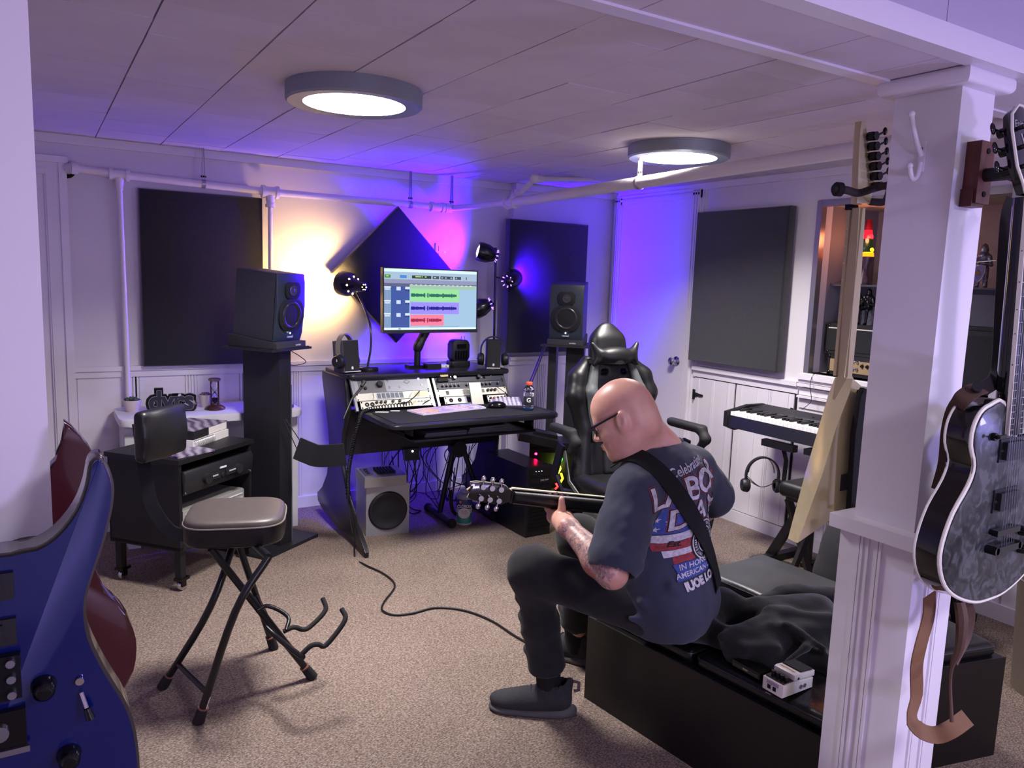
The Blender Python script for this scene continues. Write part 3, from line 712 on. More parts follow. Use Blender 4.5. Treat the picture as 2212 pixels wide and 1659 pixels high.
g = thing('video_recorder', 'silver disc recorder on the cart shelf below the black rack unit', 'recorder', mc @ Vector((0, -.05, .33)))
mu = mc @ T(-.01, 0, .298)
silver = M('silver_plastic', '8f8f8c', .4, .25)
B(mu).b2((-.215, -.185, 0), (.215, .14, .082), bev=.004).build('case', silver, g)
B(mu).b2((-.215, -.192, .0), (.215, -.184, .078), bev=.003).build('front_face', M('silver_light', 'a5a5a2', .35, .3), g)
B(mu).b2((-.2, -.195, .058), (.2, -.191, .062)).build('trim_line', whitep, g)
B(mu).b2((-.2, -.195, .034), (.2, -.191, .040)).build('trim_line', M('pale_line', 'd9d9d6', .3), g)
for k in range(5): B(mu @ T(-.15+.07*k, -.193, .02) @ RX(90)).lathe([(0, .004), (.005, .003), (.006, 0)], 10).build('button', steel, g)
g = thing('amplifier', 'silver and black amplifier low in the cart under the recorder', 'amplifier', mc @ Vector((0, -.05, .215)))
B(mc).b2((-.215, -.18, .215), (.215, .12, .28), bev=.003).build('case', ctm, g)
B(mc).b2((-.215, -.19, .217), (-.18, -.179, .278)).b2((-.215, -.19, .217), (.215, -.179, .226)).build('front_trim', silver, g)
# books
g = thing('thick_book', 'thick paperback with a purple-grey cover on the cart', 'book', mc @ Vector((.08, .07, .66)))
page = M('paper', 'dcd8d4', .8); mb = mc @ T(.10, .03, .622) @ RZ(8) @ Matrix.Diagonal((1.15, 1.1, 1.1, 1))
B(mb @ T(0, 0, .034)).b2((-.128, -.092, .003), (.128, .098, .037)).build('pages', page, g)
cv = bpy.data.materials.new('book_cover'); cv.use_nodes = True; nt = cv.node_tree; bb = nt.nodes['Principled BSDF']; bb.inputs['Roughness'].default_value = .3
tcn = nt.nodes.new('ShaderNodeTexCoord'); wv = nt.nodes.new('ShaderNodeTexWave'); wv.inputs['Scale'].default_value = 7; wv.inputs['Distortion'].default_value = 5
rp = nt.nodes.new('ShaderNodeValToRGB'); rp.color_ramp.elements[0].color = lin('4d4560'); rp.color_ramp.elements[1].color = lin('a79db0')
nt.links.new(tcn.outputs['Object'], wv.inputs[0]); nt.links.new(wv.outputs['Fac'], rp.inputs[0]); nt.links.new(rp.outputs[0], bb.inputs[0])
B(mb @ T(0, 0, .034)).b2((-.13, -.095, .037), (.13, .1, .040), bev=.001).build('cover', cv, g)
B(mb @ T(0, 0, .034)).b2((-.132, -.095, .0), (-.128, .1, .039)).b2((-.13, -.097, .004), (-.02, -.091, .036)).build('spine', blackm, g)
g = thing('spiral_notebook', 'white spiral notebook under the thick book', 'notebook', mc @ Vector((.05, .05, .622)))
B(mb).b2((-.14, -.1, .0), (.13, .098, .034), bev=.001).build('pages', page, g)
sp = B(mb); 
for k in range(18):
    sp.tube([(-.135+.008*k, -.103+.012*math.cos(t), .017+.017*math.sin(t)) for t in [j*PI/5 for j in range(10)]], .0012, 5, closed=True)
sp.build('spiral_binding', steel, g, kind='stuff')
g = thing('tablet', 'thin dark booklet lying at the front of the cart top', 'booklet', mc @ Vector((-.08, -.13, .622)))
B(mc @ T(-.12, -.125, .622) @ RZ(-12)).b2((-.10, -.075, 0), (.10, .06, .008), bev=.002).build('cover', cv, g)
# ---- guitar stool
vin = M('vinyl_brown', '4a4340', .42, bump=.15, bscale=350, var=.05, vscale=30); vinb = M('vinyl_black', '17171a', .36, bump=.2, bscale=300)
tubm = M('black_tube', '141417', .3)
g = thing('guitar_stool', 'folding black guitar stool with a padded seat, backrest and guitar hooks', 'stool', (.57, 2.70, 0))
sc = Vector((.57, 2.72, .61)); ms = T(.57, 2.72, 0) @ RZ(-18)
def seatpoly(a, b, n=40):
    o = []
    for k in range(n):
        t = 2*PI*k/n; c, s = math.cos(t), math.sin(t)
        e = .42; o.append((a*math.copysign(abs(c)**e, c), b*math.copysign(abs(s)**e, s)*(1-.06*math.cos(2*t))))
    return o
B(ms).loft(seatpoly(.165, .15, 64), [(.93, .548), (.975, .552), (1, .562), (1, .612), (.97, .616)]).build('seat_side', vinb, g)
B(ms).loft(seatpoly(.163, .148, 64), [(.97, .60), (1, .612), (1, .620), (.985, .630), (.95, .636), (.85, .640), (.6, .642)]).build('seat', vin, g)
B(ms).tube([(x, y, .617) for x, y in seatpoly(.166, .151)], .003, 6, closed=True).build('piping', M('piping', '6d6560', .4), g)
B(ms).b2((-.12, -.11, .540), (.12, .11, .556), bev=.004).build('seat_plate', blackm, g)
f1, f2, f3, f4 = Vector((.80, 2.605, .012)), Vector((.737, 2.894, .012)), Vector((.397, 2.501, .012)), Vector((.327, 2.781, .012))
t1, t2 = px(455, 1160, d=2.56), px(503, 1170, d=2.80)
t3, t4 = px(580, 1165, d=2.50), px(515, 1180, d=2.78)
t1.z = t2.z = t3.z = t4.z = .545
b3 = px(508, 1322, d=2.44); b4 = px(455, 1310, d=2.64)
for (a, c, q) in ((f1, t1, None), (f2, t2, None), (f3, t3, b3), (f4, t4, b4)):
    pts = [a, c] if q is None else [a, q, c]
    l = B().tube(pts, .0125, 12, smooth=5 if q is not None else 0).build('leg', tubm, g)
    dr = (pts[1]-pts[0]).normalized()
    B().cyl(a-dr*.010, a+dr*.045, .019, .0165, 16).build('rubber_foot', rubber, l)
    B().cyl(a+dr*.045, a+dr*.05, .0175, .0175, 16).build('foot_ring', M('copper_ring', '7d5348', .4), l)
lb = f3.lerp(t3, .075); dr = (b3-f3).normalized(); side = Vector((-.9, .3, 0))
B().tube([lb+Vector((-.006, -.0125, 0))+dr*.0, lb+Vector((-.006, -.0125, 0))+dr*.05], 0, flat=(.02, .0015), up=Vector((-.35, -1, 0))).build('paper_label', page, g)
B().cyl(f3.lerp(b3, .25), f4.lerp(b4, .29), .009, n=10).build('crossbar', tubm, g)
B().cyl(f1.lerp(t1, .44), f2.lerp(t2, .44), .009, n=10).build('crossbar', tubm, g)
B().cyl(t3+(t3-t4).normalized()*.0, t4, .0125, n=10).build('crossbar', tubm, g)
B().cyl(t1, t2, .0125, n=10).build('crossbar', tubm, g)
# hooks for the guitar
hk = [px(650, 1415, d=2.51), px(672, 1395, d=2.52), px(688, 1392, d=2.53), px(705, 1393, d=2.54), px(745, 1340, d=2.58), px(738, 1315, d=2.60)]
hk2 = [px(612, 1364, d=2.66), px(635, 1355, d=2.68), px(655, 1360, d=2.70), px(672, 1352, d=2.72), px(703, 1318, d=2.76), px(697, 1292, d=2.78)]
for h in (hk, hk2):
    q = B().tube(h, .0085, 10, smooth=5).build('guitar_hook', rubber, g)
B().tube([px(555, 1320, d=2.66), px(580, 1309, d=2.70), px(622, 1332, d=2.70), px(618, 1362, d=2.66)], .0075, 10, smooth=4).build('hook_bracket', tubm, g)
B().tube([px(575, 1355, d=2.66), px(600, 1378, d=2.63), px(640, 1410, d=2.53), px(655, 1420, d=2.50)], .009, 10, smooth=4).build('hook_bracket', tubm, g)
# backrest
bar = [px(470, 1160, d=2.70), px(430, 1158, d=2.70), px(370, 1148, d=2.72), px(330, 1095, d=2.74), px(317, 1040, d=2.75), px(306, 960, d=2.77), px(300, 915, d=2.78)]
B().tube(bar, 0, flat=(.045, .012), up=Vector((-.13, -.99, 0)), smooth=4).build('back_bar', M('bar_metal', '2a2a2e', .25, .6), g)
mbk = frame(px(348, 934, d=2.76), (-.70, .71, .0))
o = solid('backrest', [rbox(mbk @ Vector((0, 0, .0)), (.120, .024, .092), mbk, .02), ell(mbk @ Vector((0, -.018, 0)), (.112, .026, .086), mbk)], .006, vinb, g, 3)
B(mbk).b2((-.035, .02, -.04), (.035, .05, .02), bev=.004).build('bracket', blackm, g)
# ================================================================ studio desk and everything on it
dkm = M('desk_laminate', '1b1a20', .3, bump=.04, bscale=300); edgem = M('desk_edge', '3b393f', .3)
g = thing('studio_desk', 'black studio desk with two rack bays and a raised top shelf', 'desk', (1.92, 3.9, 0))
B().prism(rrect(1.45, 2.46, 3.43, 3.96, .05), .715, .74, bev=.009, seg=3).build('tabletop', dkm, g)
B().prism(rrect(1.49, 2.42, 3.46, 3.82, .03), .7402, .7428).build('desk_mat', M('mat_cloth', '15151a', .9, bump=.3, bscale=600), g)
B().prism(rrect(1.415, 2.43, 3.935, 4.36, .03), .902, .926, bev=.008, seg=3).build('top_shelf', dkm, g)
# side panels: profile in the Y-Z plane, curved foot
prof = [(3.66, 0), (3.69, .0), (3.76, .035), (3.92, .06), (4.10, .03), (4.35, .07), (4.45, .10), (4.46, .15), (4.36, .20), (4.27, .30), (4.22, .45), (4.26, .60), (4.37, .86), (4.37, .905), (3.99, .905), (3.93, .74), (4.02, .60), (4.03, .40), (3.93, .25), (3.80, .14), (3.69, .06), (3.655, .03)]
YZ = Matrix(((0, 0, 1, 0), (1, 0, 0, 0), (0, 1, 0, 0), (0, 0, 0, 1)))
for x in (1.405, 2.39): B().prism(prof, x, x+.024, YZ, bev=.006, seg=3).build('side_panel', dkm, g)
B().b2((1.43, 4.06, .46), (2.39, 4.08, .715)).build('modesty_panel', dkm, g)
B().b2((1.43, 4.0, .745), (2.39, 4.3, .75)).build('rack_floor', dkm, g)
B().b2((1.43, 4.24, .74), (2.39, 4.25, .90)).build('rack_back', dark, g)
B().b2((1.60, 3.50, .632), (2.33, 3.85, .646), bev=.004).cyl((1.60, 3.497, .64), (2.33, 3.497, .64), .009, n=12).build('keyboard_shelf', dkm, g)
for x in (1.60, 2.33): B().b2((x-.006, 3.52, .64), (x+.006, 3.60, .715)).b2((x-.006, 3.52, .64), (x+.006, 3.84, .66)).build('shelf_bracket', blackm, g)
# rack bays: faces lean back
def bay(x0, x1):
    """local X right, Y up the face, Z towards the room"""
    up = Vector((0, 3.965-3.80, .905-.748)); up.normalize()
    return up
up = Vector((0, .105, .157)).normalized(); nrm = Vector((0, -up.z, up.y))
def fm(x, s):
    """matrix on the rack face: x across, s metres up the face from its lower edge"""
    p = Vector((x, 3.855, .748))+up*s
    m = Matrix.Identity(4); X = Vector((1, 0, 0))
    for i in range(3): m[i][0] = X[i]; m[i][1] = up[i]; m[i][2] = nrm[i]; m[i][3] = p[i]
    return m
for x in (1.432, 1.885, 1.915, 2.382): B(fm(x, 0)).b2((-.007, -.005, -.012), (.007, .19, .004), bev=.002).build('rack_rail', steel if x < 2.3 else edgem, g)
rk = {}
knobm = M('knob_black', '1a1a20', .3)
def unit(name, label, x0, x1, s0, s1, mat, z=.004):
    m = fm((x0+x1)/2, (s0+s1)/2); w, h = x1-x0, s1-s0
    u = thing(name, label, 'rack unit', m.translation, 'rack units in the studio desk')
    B(m).b2((-w/2, -h/2+.0008, 0), (w/2, h/2-.0008, z), bev=.0008).build('face_plate', mat, u)
    B(m).b2((-w/2+.02, -h/2+.003, -.09), (w/2-.02, h/2-.003, 0)).build('chassis', blackm, u)
    for sx in (-1, 1):
        for sy in (-1, 1):
            B(m @ T(sx*(w/2-.008), sy*(h/2-.007), z)).lathe([(0, .003), (.0035, .002), (.0045, 0)], 8).build('rack_screw', dark, u)
    return u, m, w, h, z
def knob(u, m, x, y, z, r, mat=None, h=.012, nm='knob'):
    B(m @ T(x, y, z)).lathe([(0, h), (r*.8, h), (r*.92, h*.8), (r, 0)], 16).build(nm, mat or knobm, u)
cream = M('rack_cream', 'c8c7b8', .35, .15); creamb = M('rack_white', 'dad9cf', .35); greyf = M('rack_grey', '8d9096', .35, .3); dgrey = M('rack_darkgrey', '5f5f62', .4, .3); bluef = M('rack_blue_black', '1e1f33', .35)
u, m, w, h, z = unit('preamp', 'grey two-space preamp with one large black knob at upper left of the desk rack', 1.44, 1.878, .098, .187, greyf)
B(m @ T(-.11, 0, z)).b2((-.085, -.042, 0), (.07, .042, .001)).build('dark_plate', dgrey, u)
knob(u, m, -.075, .0+.001, z+.001, .019, h=.02, nm='large_knob')
for (a, c) in ((-.165, .02), (-.16, -.018)): knob(u, m, a, c, z+.001, .0095)
for (a, c) in ((-.025, .02), (-.02, -.018), (.04, -.018), (.175, -.01)):
    B(m @ T(a, c, z)).lathe([(0, .006), (.003, .006), (.0035, .002), (.0075, .002), (.0075, 0)], 14).build('toggle_switch', chrome, u)
B(m @ T(.165, .027, z)).lathe([(0, .006), (.005, .005), (.006, 0)], 12).build('pilot_lamp', M('blue_jewel', 'aab4ff', .2, emit='8c9cff', estr=2.5), u)
B(m @ T(.09, .012, z)).prism([(-.022, 0), (0, .015), (.022, 0), (0, -.015)], 0, .0008).build('emblem', M('emblem_grey', '6f7278', .4, .4), u)
B(m @ T(.09, .012, z+.0009)).prism([(-.012, 0), (0, .008), (.012, 0), (0, -.008)], 0, .0008).build('emblem_centre', greyf, u)
B(m @ T(.09, -.02, z)).text('UNIVERSAL AUDIO', .0085, T(0, 0, .0005), bold=.0002).build('lettering', M('lettering_pale', 'c6c8cc', .4), u)
u, m, w, h, z = unit('channel_strip', 'cream rack unit with a row of small meters in the middle of the left bay', 1.44, 1.878, .052, .097, cream)
B(m @ T(-.03, 0, z)).b2((-.075, -.018, 0), (.085, .019, .0012)).build('meter_plate', M('meter_plate', '8a9298', .4), u)
for k in range(6): B(m @ T(-.09+.026*k, .002, z+.0012)).b2((-.010, -.013, 0), (.010, .013, .001)).build('meter', M('meter_face', '59636b', .3), u)
for k in range(7): B(m @ T(-.103+.026*k, .001, z+.0012)).b2((-.001, -.017, 0), (.001, .018, .002)).build('divider', creamb, u)
B(m @ T(.10, 0, z)).tube([(-.012, -.014, 0), (-.012, -.014, .02), (.012, .014, .02), (.012, .014, 0)], .002, 8).build('pull_handle', chrome, u)
B(m @ T(-.125, 0, z)).tube([(-.004, -.016, 0), (-.004, -.016, .02), (-.004, .016, .02), (-.004, .016, 0)], .002, 8).build('pull_handle', chrome, u)
B(m @ T(.16, .002, z)).b2((-.045, -.016, 0), (.045, .016, .0008)).build('name_plate', M('yellowed_plate', 'cfd0a6', .4), u)
u, m, w, h, z = unit('audio_interface', 'cream audio interface with two round inputs at the bottom of the left bay', 1.455, 1.878, .004, .050, cream)
for k in range(2): B(m @ T(-.175+.03*k, .002, z)).lathe([(0, -.0), (.004, .0), (.006, .003), (.0115, .003), (.0125, 0)], 18).build('input_socket', blackm, u)
for k, (a, c) in enumerate(((-.12, .01), (-.095, .01), (-.07, .01), (-.025, .012), (.015, .012), (.035, -.003))): knob(u, m, a, c, z, .0085)
for k in range(5): B(m @ T(-.135+.011*k, -.013, z)).lathe([(0, .004), (.003, .003), (.0035, 0)], 10).build('button', creamb, u)
B(m @ T(.09, -.002, z)).b2((-.024, -.013, 0), (.024, .013, .001)).build('display', MATS['yellowed_plate'], u)
for k in range(3): knob(u, m, .13+.02*k, .006, z, .006, chrome)
u, m, w, h, z = unit('black_processor', 'dark blue-black rack unit with two knobs at the top of the right bay', 1.922, 2.376, .14, .187, bluef)
knob(u, m, -.10, 0, z, .012, steel, .018); knob(u, m, .06, 0, z, .013, knobm, .018); knob(u, m, -.125, .005, z, .006, chrome)
B(m @ T(.10, .002, z)).b2((-.007, -.012, 0), (.007, .012, .002), bev=.001).build('rocker_switch', blackg, u)
for (a, c) in ((.083, .008), (.083, .0), (.15, .006)): B(m @ T(a, c, z)).b2((-.004, -.0015, 0), (.004, .0015, .001)).build('label_mark', whitep, u)
B(m @ T(-.165, .012, z)).b2((-.028, -.008, 0), (.022, .008, .02), bev=.004).build('lamp_head', M('brass_box', '8a8058', .4, .5), u)
B(m @ T(-.18, -.008, z)).b2((-.03, -.014, 0), (.035, .01, .012), bev=.004).build('clip_case', blackg, u)
u, m, w, h, z = unit('knob_strip', 'black rack unit with a full row of small knobs in the right bay', 1.922, 2.376, .096, .139, bluef)
for k in range(15):
    if k in (5, 8, 13): continue
    knob(u, m, -.185+.026*k, -.002, z, .0075)
    B(m @ T(-.185+.026*k+.002, .004, z+.012)).b2((-.001, -.003, 0), (.001, .003, .0008)).build('pointer', whitep, u)
B(m @ T(-.01, .012, z)).b2((-.2, -.0005, 0), (.19, .0005, .0008)).build('print_line', M('print_line', '9aa0b8', .4), u)
u, m, w, h, z = unit('compressor', 'cream rack unit with three black knobs at its right in the right bay', 1.922, 2.376, .05, .095, cream)
for k in range(3): knob(u, m, .10+.024*k, .003, z, .009, h=.014)
B(m @ T(.06, .003, z)).b2((-.018, -.011, 0), (.018, .011, .0012)).build('display', dgrey, u)
B(m @ T(-.165, .0, z)).b2((-.009, -.011, 0), (.009, .011, .003), bev=.001).build('rocker_switch', blackg, u)
for j in range(4):
    for i in range(3): B(m @ T(-.13+.033*j, .008-.008*i, z)).b2((-.011, -.001, 0), (.011, .001, .0005)).build('print_line', M('print_grey', '8e8e84', .5), u)
u, m, w, h, z = unit('small_interface', 'small white interface with two round inputs at lower left of the right bay', 1.955, 2.185, .003, .047, creamb)
for a in (-.075, -.02): B(m @ T(a, .0, z)).lathe([(0, 0), (.004, 0), (.006, .003), (.012, .003), (.013, 0)], 18).build('input_socket', blackm, u)
B(m @ T(.065, 0, z)).b2((-.038, -.019, 0), (.045, .019, .001)).build('dark_plate', bluef, u)
for (a, c) in ((.045, .009), (.068, .009), (.045, -.009), (.068, -.009)): knob(u, m, a, c, z+.001, .0065)
u, m, w, h, z = unit('headphone_amp', 'small white headphone amplifier with knobs at lower right of the right bay', 2.235, 2.365, .003, .043, creamb)
for k in range(5): knob(u, m, -.048+.024*k, .0, z, .0075, [knobm, M('knob_red', 'a83a30', .4), knobm, knobm, knobm][k])
# patch leads
def cable(name, label, pts, r=.003, n=6, group='loose cables', sm=6, mat=None, cat='cable'):
    o = B().tube(pts, r, n, smooth=sm).build(name, mat or black, None, angle=None); tag(o, label, cat, group); return o
F = lambda x, s, z=.01: fm(x, s) @ Vector((0, 0, z))
cable('patch_lead', 'short black lead arching over the left bay interface', [F(1.665, .02, .012), F(1.70, .01, .05), F(1.76, .045, .04), F(1.81, .09, .012)], .003)
cable('patch_lead', 'black lead curling at the right edge of the left bay', [F(1.86, .03, .012), F(1.83, .012, .05), F(1.80, .0, .03)], .003)
cable('patch_lead', 'thin lead dropping across the right bay to the keypad', [F(2.31, .095, .012), F(2.34, .05, .03), Vector((2.40, 3.80, .75))], .002)
# coiled headphone lead at the left end
hx = []
P0 = [Vector((1.72, 3.80, .78)), Vector((1.47, 3.80, .76)), Vector((1.395, 3.74, .70)), Vector((1.385, 3.80, .55)), Vector((1.385, 3.86, .40)), Vector((1.385, 3.86, .27))]
path = smooth_path(P0, 80); pa = None
for i, p in enumerate(path):
    t = (path[min(i+1, len(path)-1)]-path[max(i-1, 0)]).normalized()
    if pa is None: pa = t.orthogonal().normalized()
    pa = (pa-t*pa.dot(t)).normalized(); bb = t.cross(pa); a = i*1.25
    hx.append(p+pa*.0105*math.cos(a)+bb*.0105*math.sin(a))
o = B().tube(hx, .0028, 5).build('coiled_lead', black, None, angle=None); tag(o, 'coiled black headphone lead hanging down the left side of the desk', 'cable')
o = B().tube([px(780, 838, d=3.70), px(760, 862, d=3.62), px(742, 905, d=3.58)], [.007, .005, .004], 10).tube([px(781, 835, d=3.70), px(788, 824, d=3.72)], .0085, 12).build('microphone_plug', black, None); tag(o, 'black cable plug leaning across the left rack bay', 'plug')
# things on the table top
def keycap(m, x0, x1, y0, y1, z, mat, par): B(m).b2((x0, y0, z), (x1, y1, z+.004), bev=.001, seg=1).build('key', mat, par)
A, C_, D2 = px(875, 882, z=.745), px(1008, 870, z=.745), px(932, 899, z=.745)
kx = (px(1048, 884, z=.745)-px(925, 898, z=.745)); mk = frameX((1.905, 3.735, .7432), kx)
g = thing('computer_keyboard', 'white computer keyboard with pink and purple printed keys', 'keyboard', mk.translation)
B(mk).b2((-.215, -.075, 0), (.215, .075, .008), bev=.003).build('case', M('kb_case', 'cfc6e0', .4), g)
cols = [M('key_'+n, c, .45) for n, c in (('pink', 'deb4d0'), ('violet', 'b09cd8'), ('orange', 'dcb4a8'), ('lilac', 'cfc2e2'), ('white', 'dcd6e6'), ('rose', 'd690b4'), ('blue', 'b0b8e2'))]
for r_ in range(6):
    yy = .058-r_*.0225; x = -.205; 
    while x < .20:
        w = .0165
        if r_ == 5 and -.12 < x < .0: w = .1
        if x < .075: zone = [2, 2, 1, 3, 0][int((x+.205)/.06) % 5] if r_ else 3
        elif x < .12: zone = 4 if r_ < 3 else 1
        else: zone = 6 if r_ < 4 else 4
        if r_ == 2 and x > .17: zone = 5
        if random.random() < .18: zone = random.choice((0, 1, 3))
        if not (.073 < x < .082 or .118 < x < .127) : keycap(mk, x, min(x+w, .208), yy-.017, yy, .008, cols[zone], g)
        x += w+.0025
g = thing('phone_stand', 'grey flat phone leaning on a dark stand before the right bay', 'phone', (2.13, 3.79, .745))
mq = frameX((2.135, 3.80, .748), (1, -.1, 0)) @ RX(-28)
B(mq).b2((-.036, -.004, 0), (.036, .006, .135), bev=.004).build('phone', M('phone_back', '75766f', .35, .3), g)
B(frameX((2.135, 3.80, .743), (1, -.1, 0))).b2((-.035, -.02, 0), (.035, .06, .008), bev=.003).build('stand_foot', blackm, g)
B(mq).b2((-.03, .006, .0), (.03, .012, .09), bev=.002).build('stand_back', blackm, g)
g = thing('computer_mouse', 'black computer mouse on the desk mat', 'mouse', (2.195, 3.70, .743))
mm = frameX((2.20, 3.70, .743), (1, -.25, 0))
solid('mouse_body', [ell(mm @ Vector((0, 0, .012)), (.056, .032, .026), mm), rbox(mm @ Vector((0, 0, -.02)), (.08, .06, .02), mm, neg=True, k=.004)], .003, blackg, g)
B(mm @ T(-.028, 0, .030)).cyl((0, -.003, 0), (0, .003, 0), .006, n=12).build('scroll_wheel', steel, g)
g = thing('keypad', 'grey numeric control pad with round pale keys behind the mouse', 'keypad', (2.33, 3.86, .743))
mm = frameX((2.325, 3.80, .748), (1, -.45, 0)) @ RX(14)
B(mm).b2((-.085, -.065, 0), (.085, .065, .012), bev=.003).build('case', M('keypad_case', '8b86a0', .4), g)
B(mm).b2((-.095, -.066, .003), (-.085, .066, .013)).build('side_edge', whitep, g)
for i in range(6):
    for j in range(5): B(mm @ T(-.058+.025*i, -.048+.024*j, .012)).lathe([(0, .004), (.0085, .003), (.0095, 0)], 10).build('key', M('key_pale', 'd6d2e2', .4), g)
bx, by = 2.33, 3.57
g = thing('drink_bottle', 'clear sports drink bottle with orange cap and a G on its black label', 'bottle', (bx, by, .743))
m = T(bx, by, .743)
B(m).lathe([(0, 0), (.024, 0), (.029, .004), (.030, .02), (.029, .028), (.030, .035), (.0295, .078), (.031, .084), (.031, .098), (.027, .103), (.0305, .108), (.029, .122), (.02, .136), (.0145, .142), (.0145, .146)], 32).build('bottle_body', glass, g)
B(m).lathe([(0, .0015), (.022, .0015), (.0275, .005), (.0285, .014), (0, .0142)], 24).build('blue_drink', M('blue_drink', '3f8fd0', .1, trans=.3, emit='2b6fb4', estr=.05), g)
B(m).lathe([(.0306, .031), (.031, .032), (.031, .077), (.0306, .078)], 32).build('label_band', M('bottle_label', '34333c', .4), g)
B(m).lathe([(0, .142), (.016, .142), (.0175, .144), (.0175, .158), (.016, .160), (0, .160)], 24).build('cap', M('orange_cap', 'f0643c', .4), g)
dv = Vector((-bx, -by, 0)).normalized()
B(frame(Vector((bx, by, .803))+dv*.0312, -dv) @ RX(90)).text('G', .034, T(0, 0, .0), ext=.0006, bold=.0008).build('label_letter', M('label_white', 'f2f2f4', .4), g)
for k, (x, y, w, l2) in enumerate(((1.545, 3.79, .035, 'white paper slip'), (1.625, 3.80, .025, 'small white card'))):
    o = B(T(x, y, .7435) @ RZ(-25)).b2((-w, -.013, 0), (w, .013, .0012)).build('paper_slip', page, None); tag(o, [ 'larger white paper slip at the left end of the desk mat', 'small white card between the slip and the keyboard'][k], 'paper')
for k, (x0, x1, lab) in enumerate(((1.68, 1.92, 'folded papers on the left of the desk under-shelf'), (1.93, 2.16, 'grey stack of folders at the right of the desk under-shelf'))):
    g = thing('paper_folder', lab, 'folder', ((x0+x1)/2, 3.6, .646), 'folders on the under-shelf')
    for j in range(2+k):
        B(T((x0+x1)/2, 3.60, .6465+j*.011) @ RZ(3*j-2)).b2((-(x1-x0)/2, -.07, 0), ((x1-x0)/2, .12, .010), bev=.004).build('folder', M('folder_grey', '5f5960', .6), g)
# ---- monitor and arm
me_ = frameX((2.008, 4.17, 1.325), (1, .05, -.0)) @ RX(-1.5)
g = thing('computer_monitor', 'computer monitor showing green, purple and red audio tracks', 'monitor', (2.0, 4.2, .926))
B(me_).b2((-.318, .0, -.19), (.318, .03, .186), bev=.004).b2((-.15, .03, -.1), (.15, .05, .1), bev=.01).build('housing', black, g)
B(me_).b2((-.318, -.004, -.192), (.318, .001, -.172), bev=.002).build('lower_bezel', M('bezel', '2a2a33', .4), g)
SW, SH = .310, .177
cnt = [0]
def scr(x0, x1, y0, y1, c, lay=1, s=1.0):
    """flat patch on the screen; x, y from 0 to 1, y down"""
    m = M('screen_'+c, c, .6, emit=c, estr=.68*s); m.node_tree.nodes['Principled BSDF'].inputs['Base Color'].default_value = (0, 0, 0, 1)
    key = (c, lay)
    if key not in scrs: scrs[key] = (B(me_), m)
    scrs[key][0].b2((-SW+2*SW*x0, -.0012-.0002*lay, SH-2*SH*y1+.003), (-SW+2*SW*x1, -.0004, SH-2*SH*y0+.003))
scrs = {}
scr(0, 1, 0, 1, '9fc0dc', 0); scr(0, 1, 0, .05, 'd8f0fa'); scr(0, 1, .96, 1, 'dff4fc', 1); scr(0, 1, .05, .17, 'a4bcd2')
scr(0, 1, .17, .235, '8f93b4', 1); scr(0, 1, .235, .25, '5a6088', 2); scr(0, .26, .25, .285, '5c6280', 1)
scr(.0, .26, .285, .955, '3c549c', 1); scr(.0, .07, .285, .955, '7f96bc', 2)
for k in range(14): scr(.27+.05*k, .29+.05*k, .245, .262, 'cfe0d8', 3)
scr(.26, .985, .255, .315, '9fc0a8', 2)
for i, y in enumerate((.29, .51, .72)):
    scr(.0, .065, y, y+.022, 'dfeaf4', 4); scr(.005, .06, y+.03, y+.055, 'c6d6ea', 4); scr(.062, .07, y+.05, y+.2, '63a0b0', 4)
    scr(.125, .168, y, y+.06, 'c9d8f4', 4); scr(.215, .262, y, y+.04, 'cfe0ec', 4); scr(.22, .23, y+.045, y+.065, '20263c', 4); scr(.245, .255, y+.045, y+.065, '20263c', 4)
for i, (c, d_, y0, y1, x1) in enumerate((('96dc96', '1f6a5c', .32, .525, .80), ('9a8cf4', '1c1a8c', .54, .735, .80), ('f0809c', 'a01c48', .745, .93, .63))):
    scr(.27, x1, y0, y1, c, 2); yc = (y0+y1)/2; x = .275; R2 = random.Random(5)
    while x < x1-.03:
        k = (x-.275)
        a = .018+.012*R2.random()
        if .13 < k < .19: a = .036 if int(k*60) % 2 == 0 else .003
        if abs(k-.34) < .006 or abs(k-.44) < .006: a = .036
        scr(x, x+.0075, yc-a, yc+a, d_, 3); x += .0072
for (a, c_, col) in ((.005, .065, '4e8a3c'), (.16, .23, '4a88d0'), (.285, .49, '303c3c'), (.505, .575, '4a565c'), (.59, .73, '3f4656'), (.75, .82, '444c60'), (.875, .885, '40584c')): scr(a, c_, .10, .15, col, 2)
for (a, c_) in ((.02, .045), (.32, .38), (.39, .40), (.42, .44)): scr(a, c_, .112, .128, 'b8e070', 3)
for (a, c_, col) in ((.6, .62, 'aab4c0'), (.64, .66, 'aab4c0'), (.70, .72, 'aab4c0'), (.76, .775, 'aab4c0'), (.52, .54, 'b8c8b8')): scr(a, c_, .115, .135, col, 3)
scr(.47, .80, .947, .953, '5878a0', 3); scr(.145, .17, .965, .99, '8a9cb0', 2)
sroot = None
for (c, lay), (bb, m) in scrs.items():
    o = bb.build('screen' if lay == 0 else 'screen_graphics', m, g, smooth=False, kind=None if lay == 0 else 'stuff')
arm = thing('monitor_arm', 'black gas-spring monitor arm clamped to the top shelf', 'monitor arm', (1.95, 4.25, .926))
a0 = px(905, 775, y=4.22); a1 = px(905, 752, y=4.22); a2 = px(915, 735, y=4.22); a3 = px(937, 712, y=4.24)
B().b2((1.93-.02, 4.20, .926), (1.99, 4.26, .945), bev=.004).cyl((1.945, 4.225, .94), (1.945, 4.225, 1.05), .02, n=20).build('clamp_post', black, arm)
solid('gas_arm', [cap((1.945, 4.225, 1.03), (1.955, 4.225, 1.06), .024, .024, .02), cap((1.95, 4.225, 1.05), (2.03, 4.235, 1.19), .026, .03, .02)], .005, black, arm)
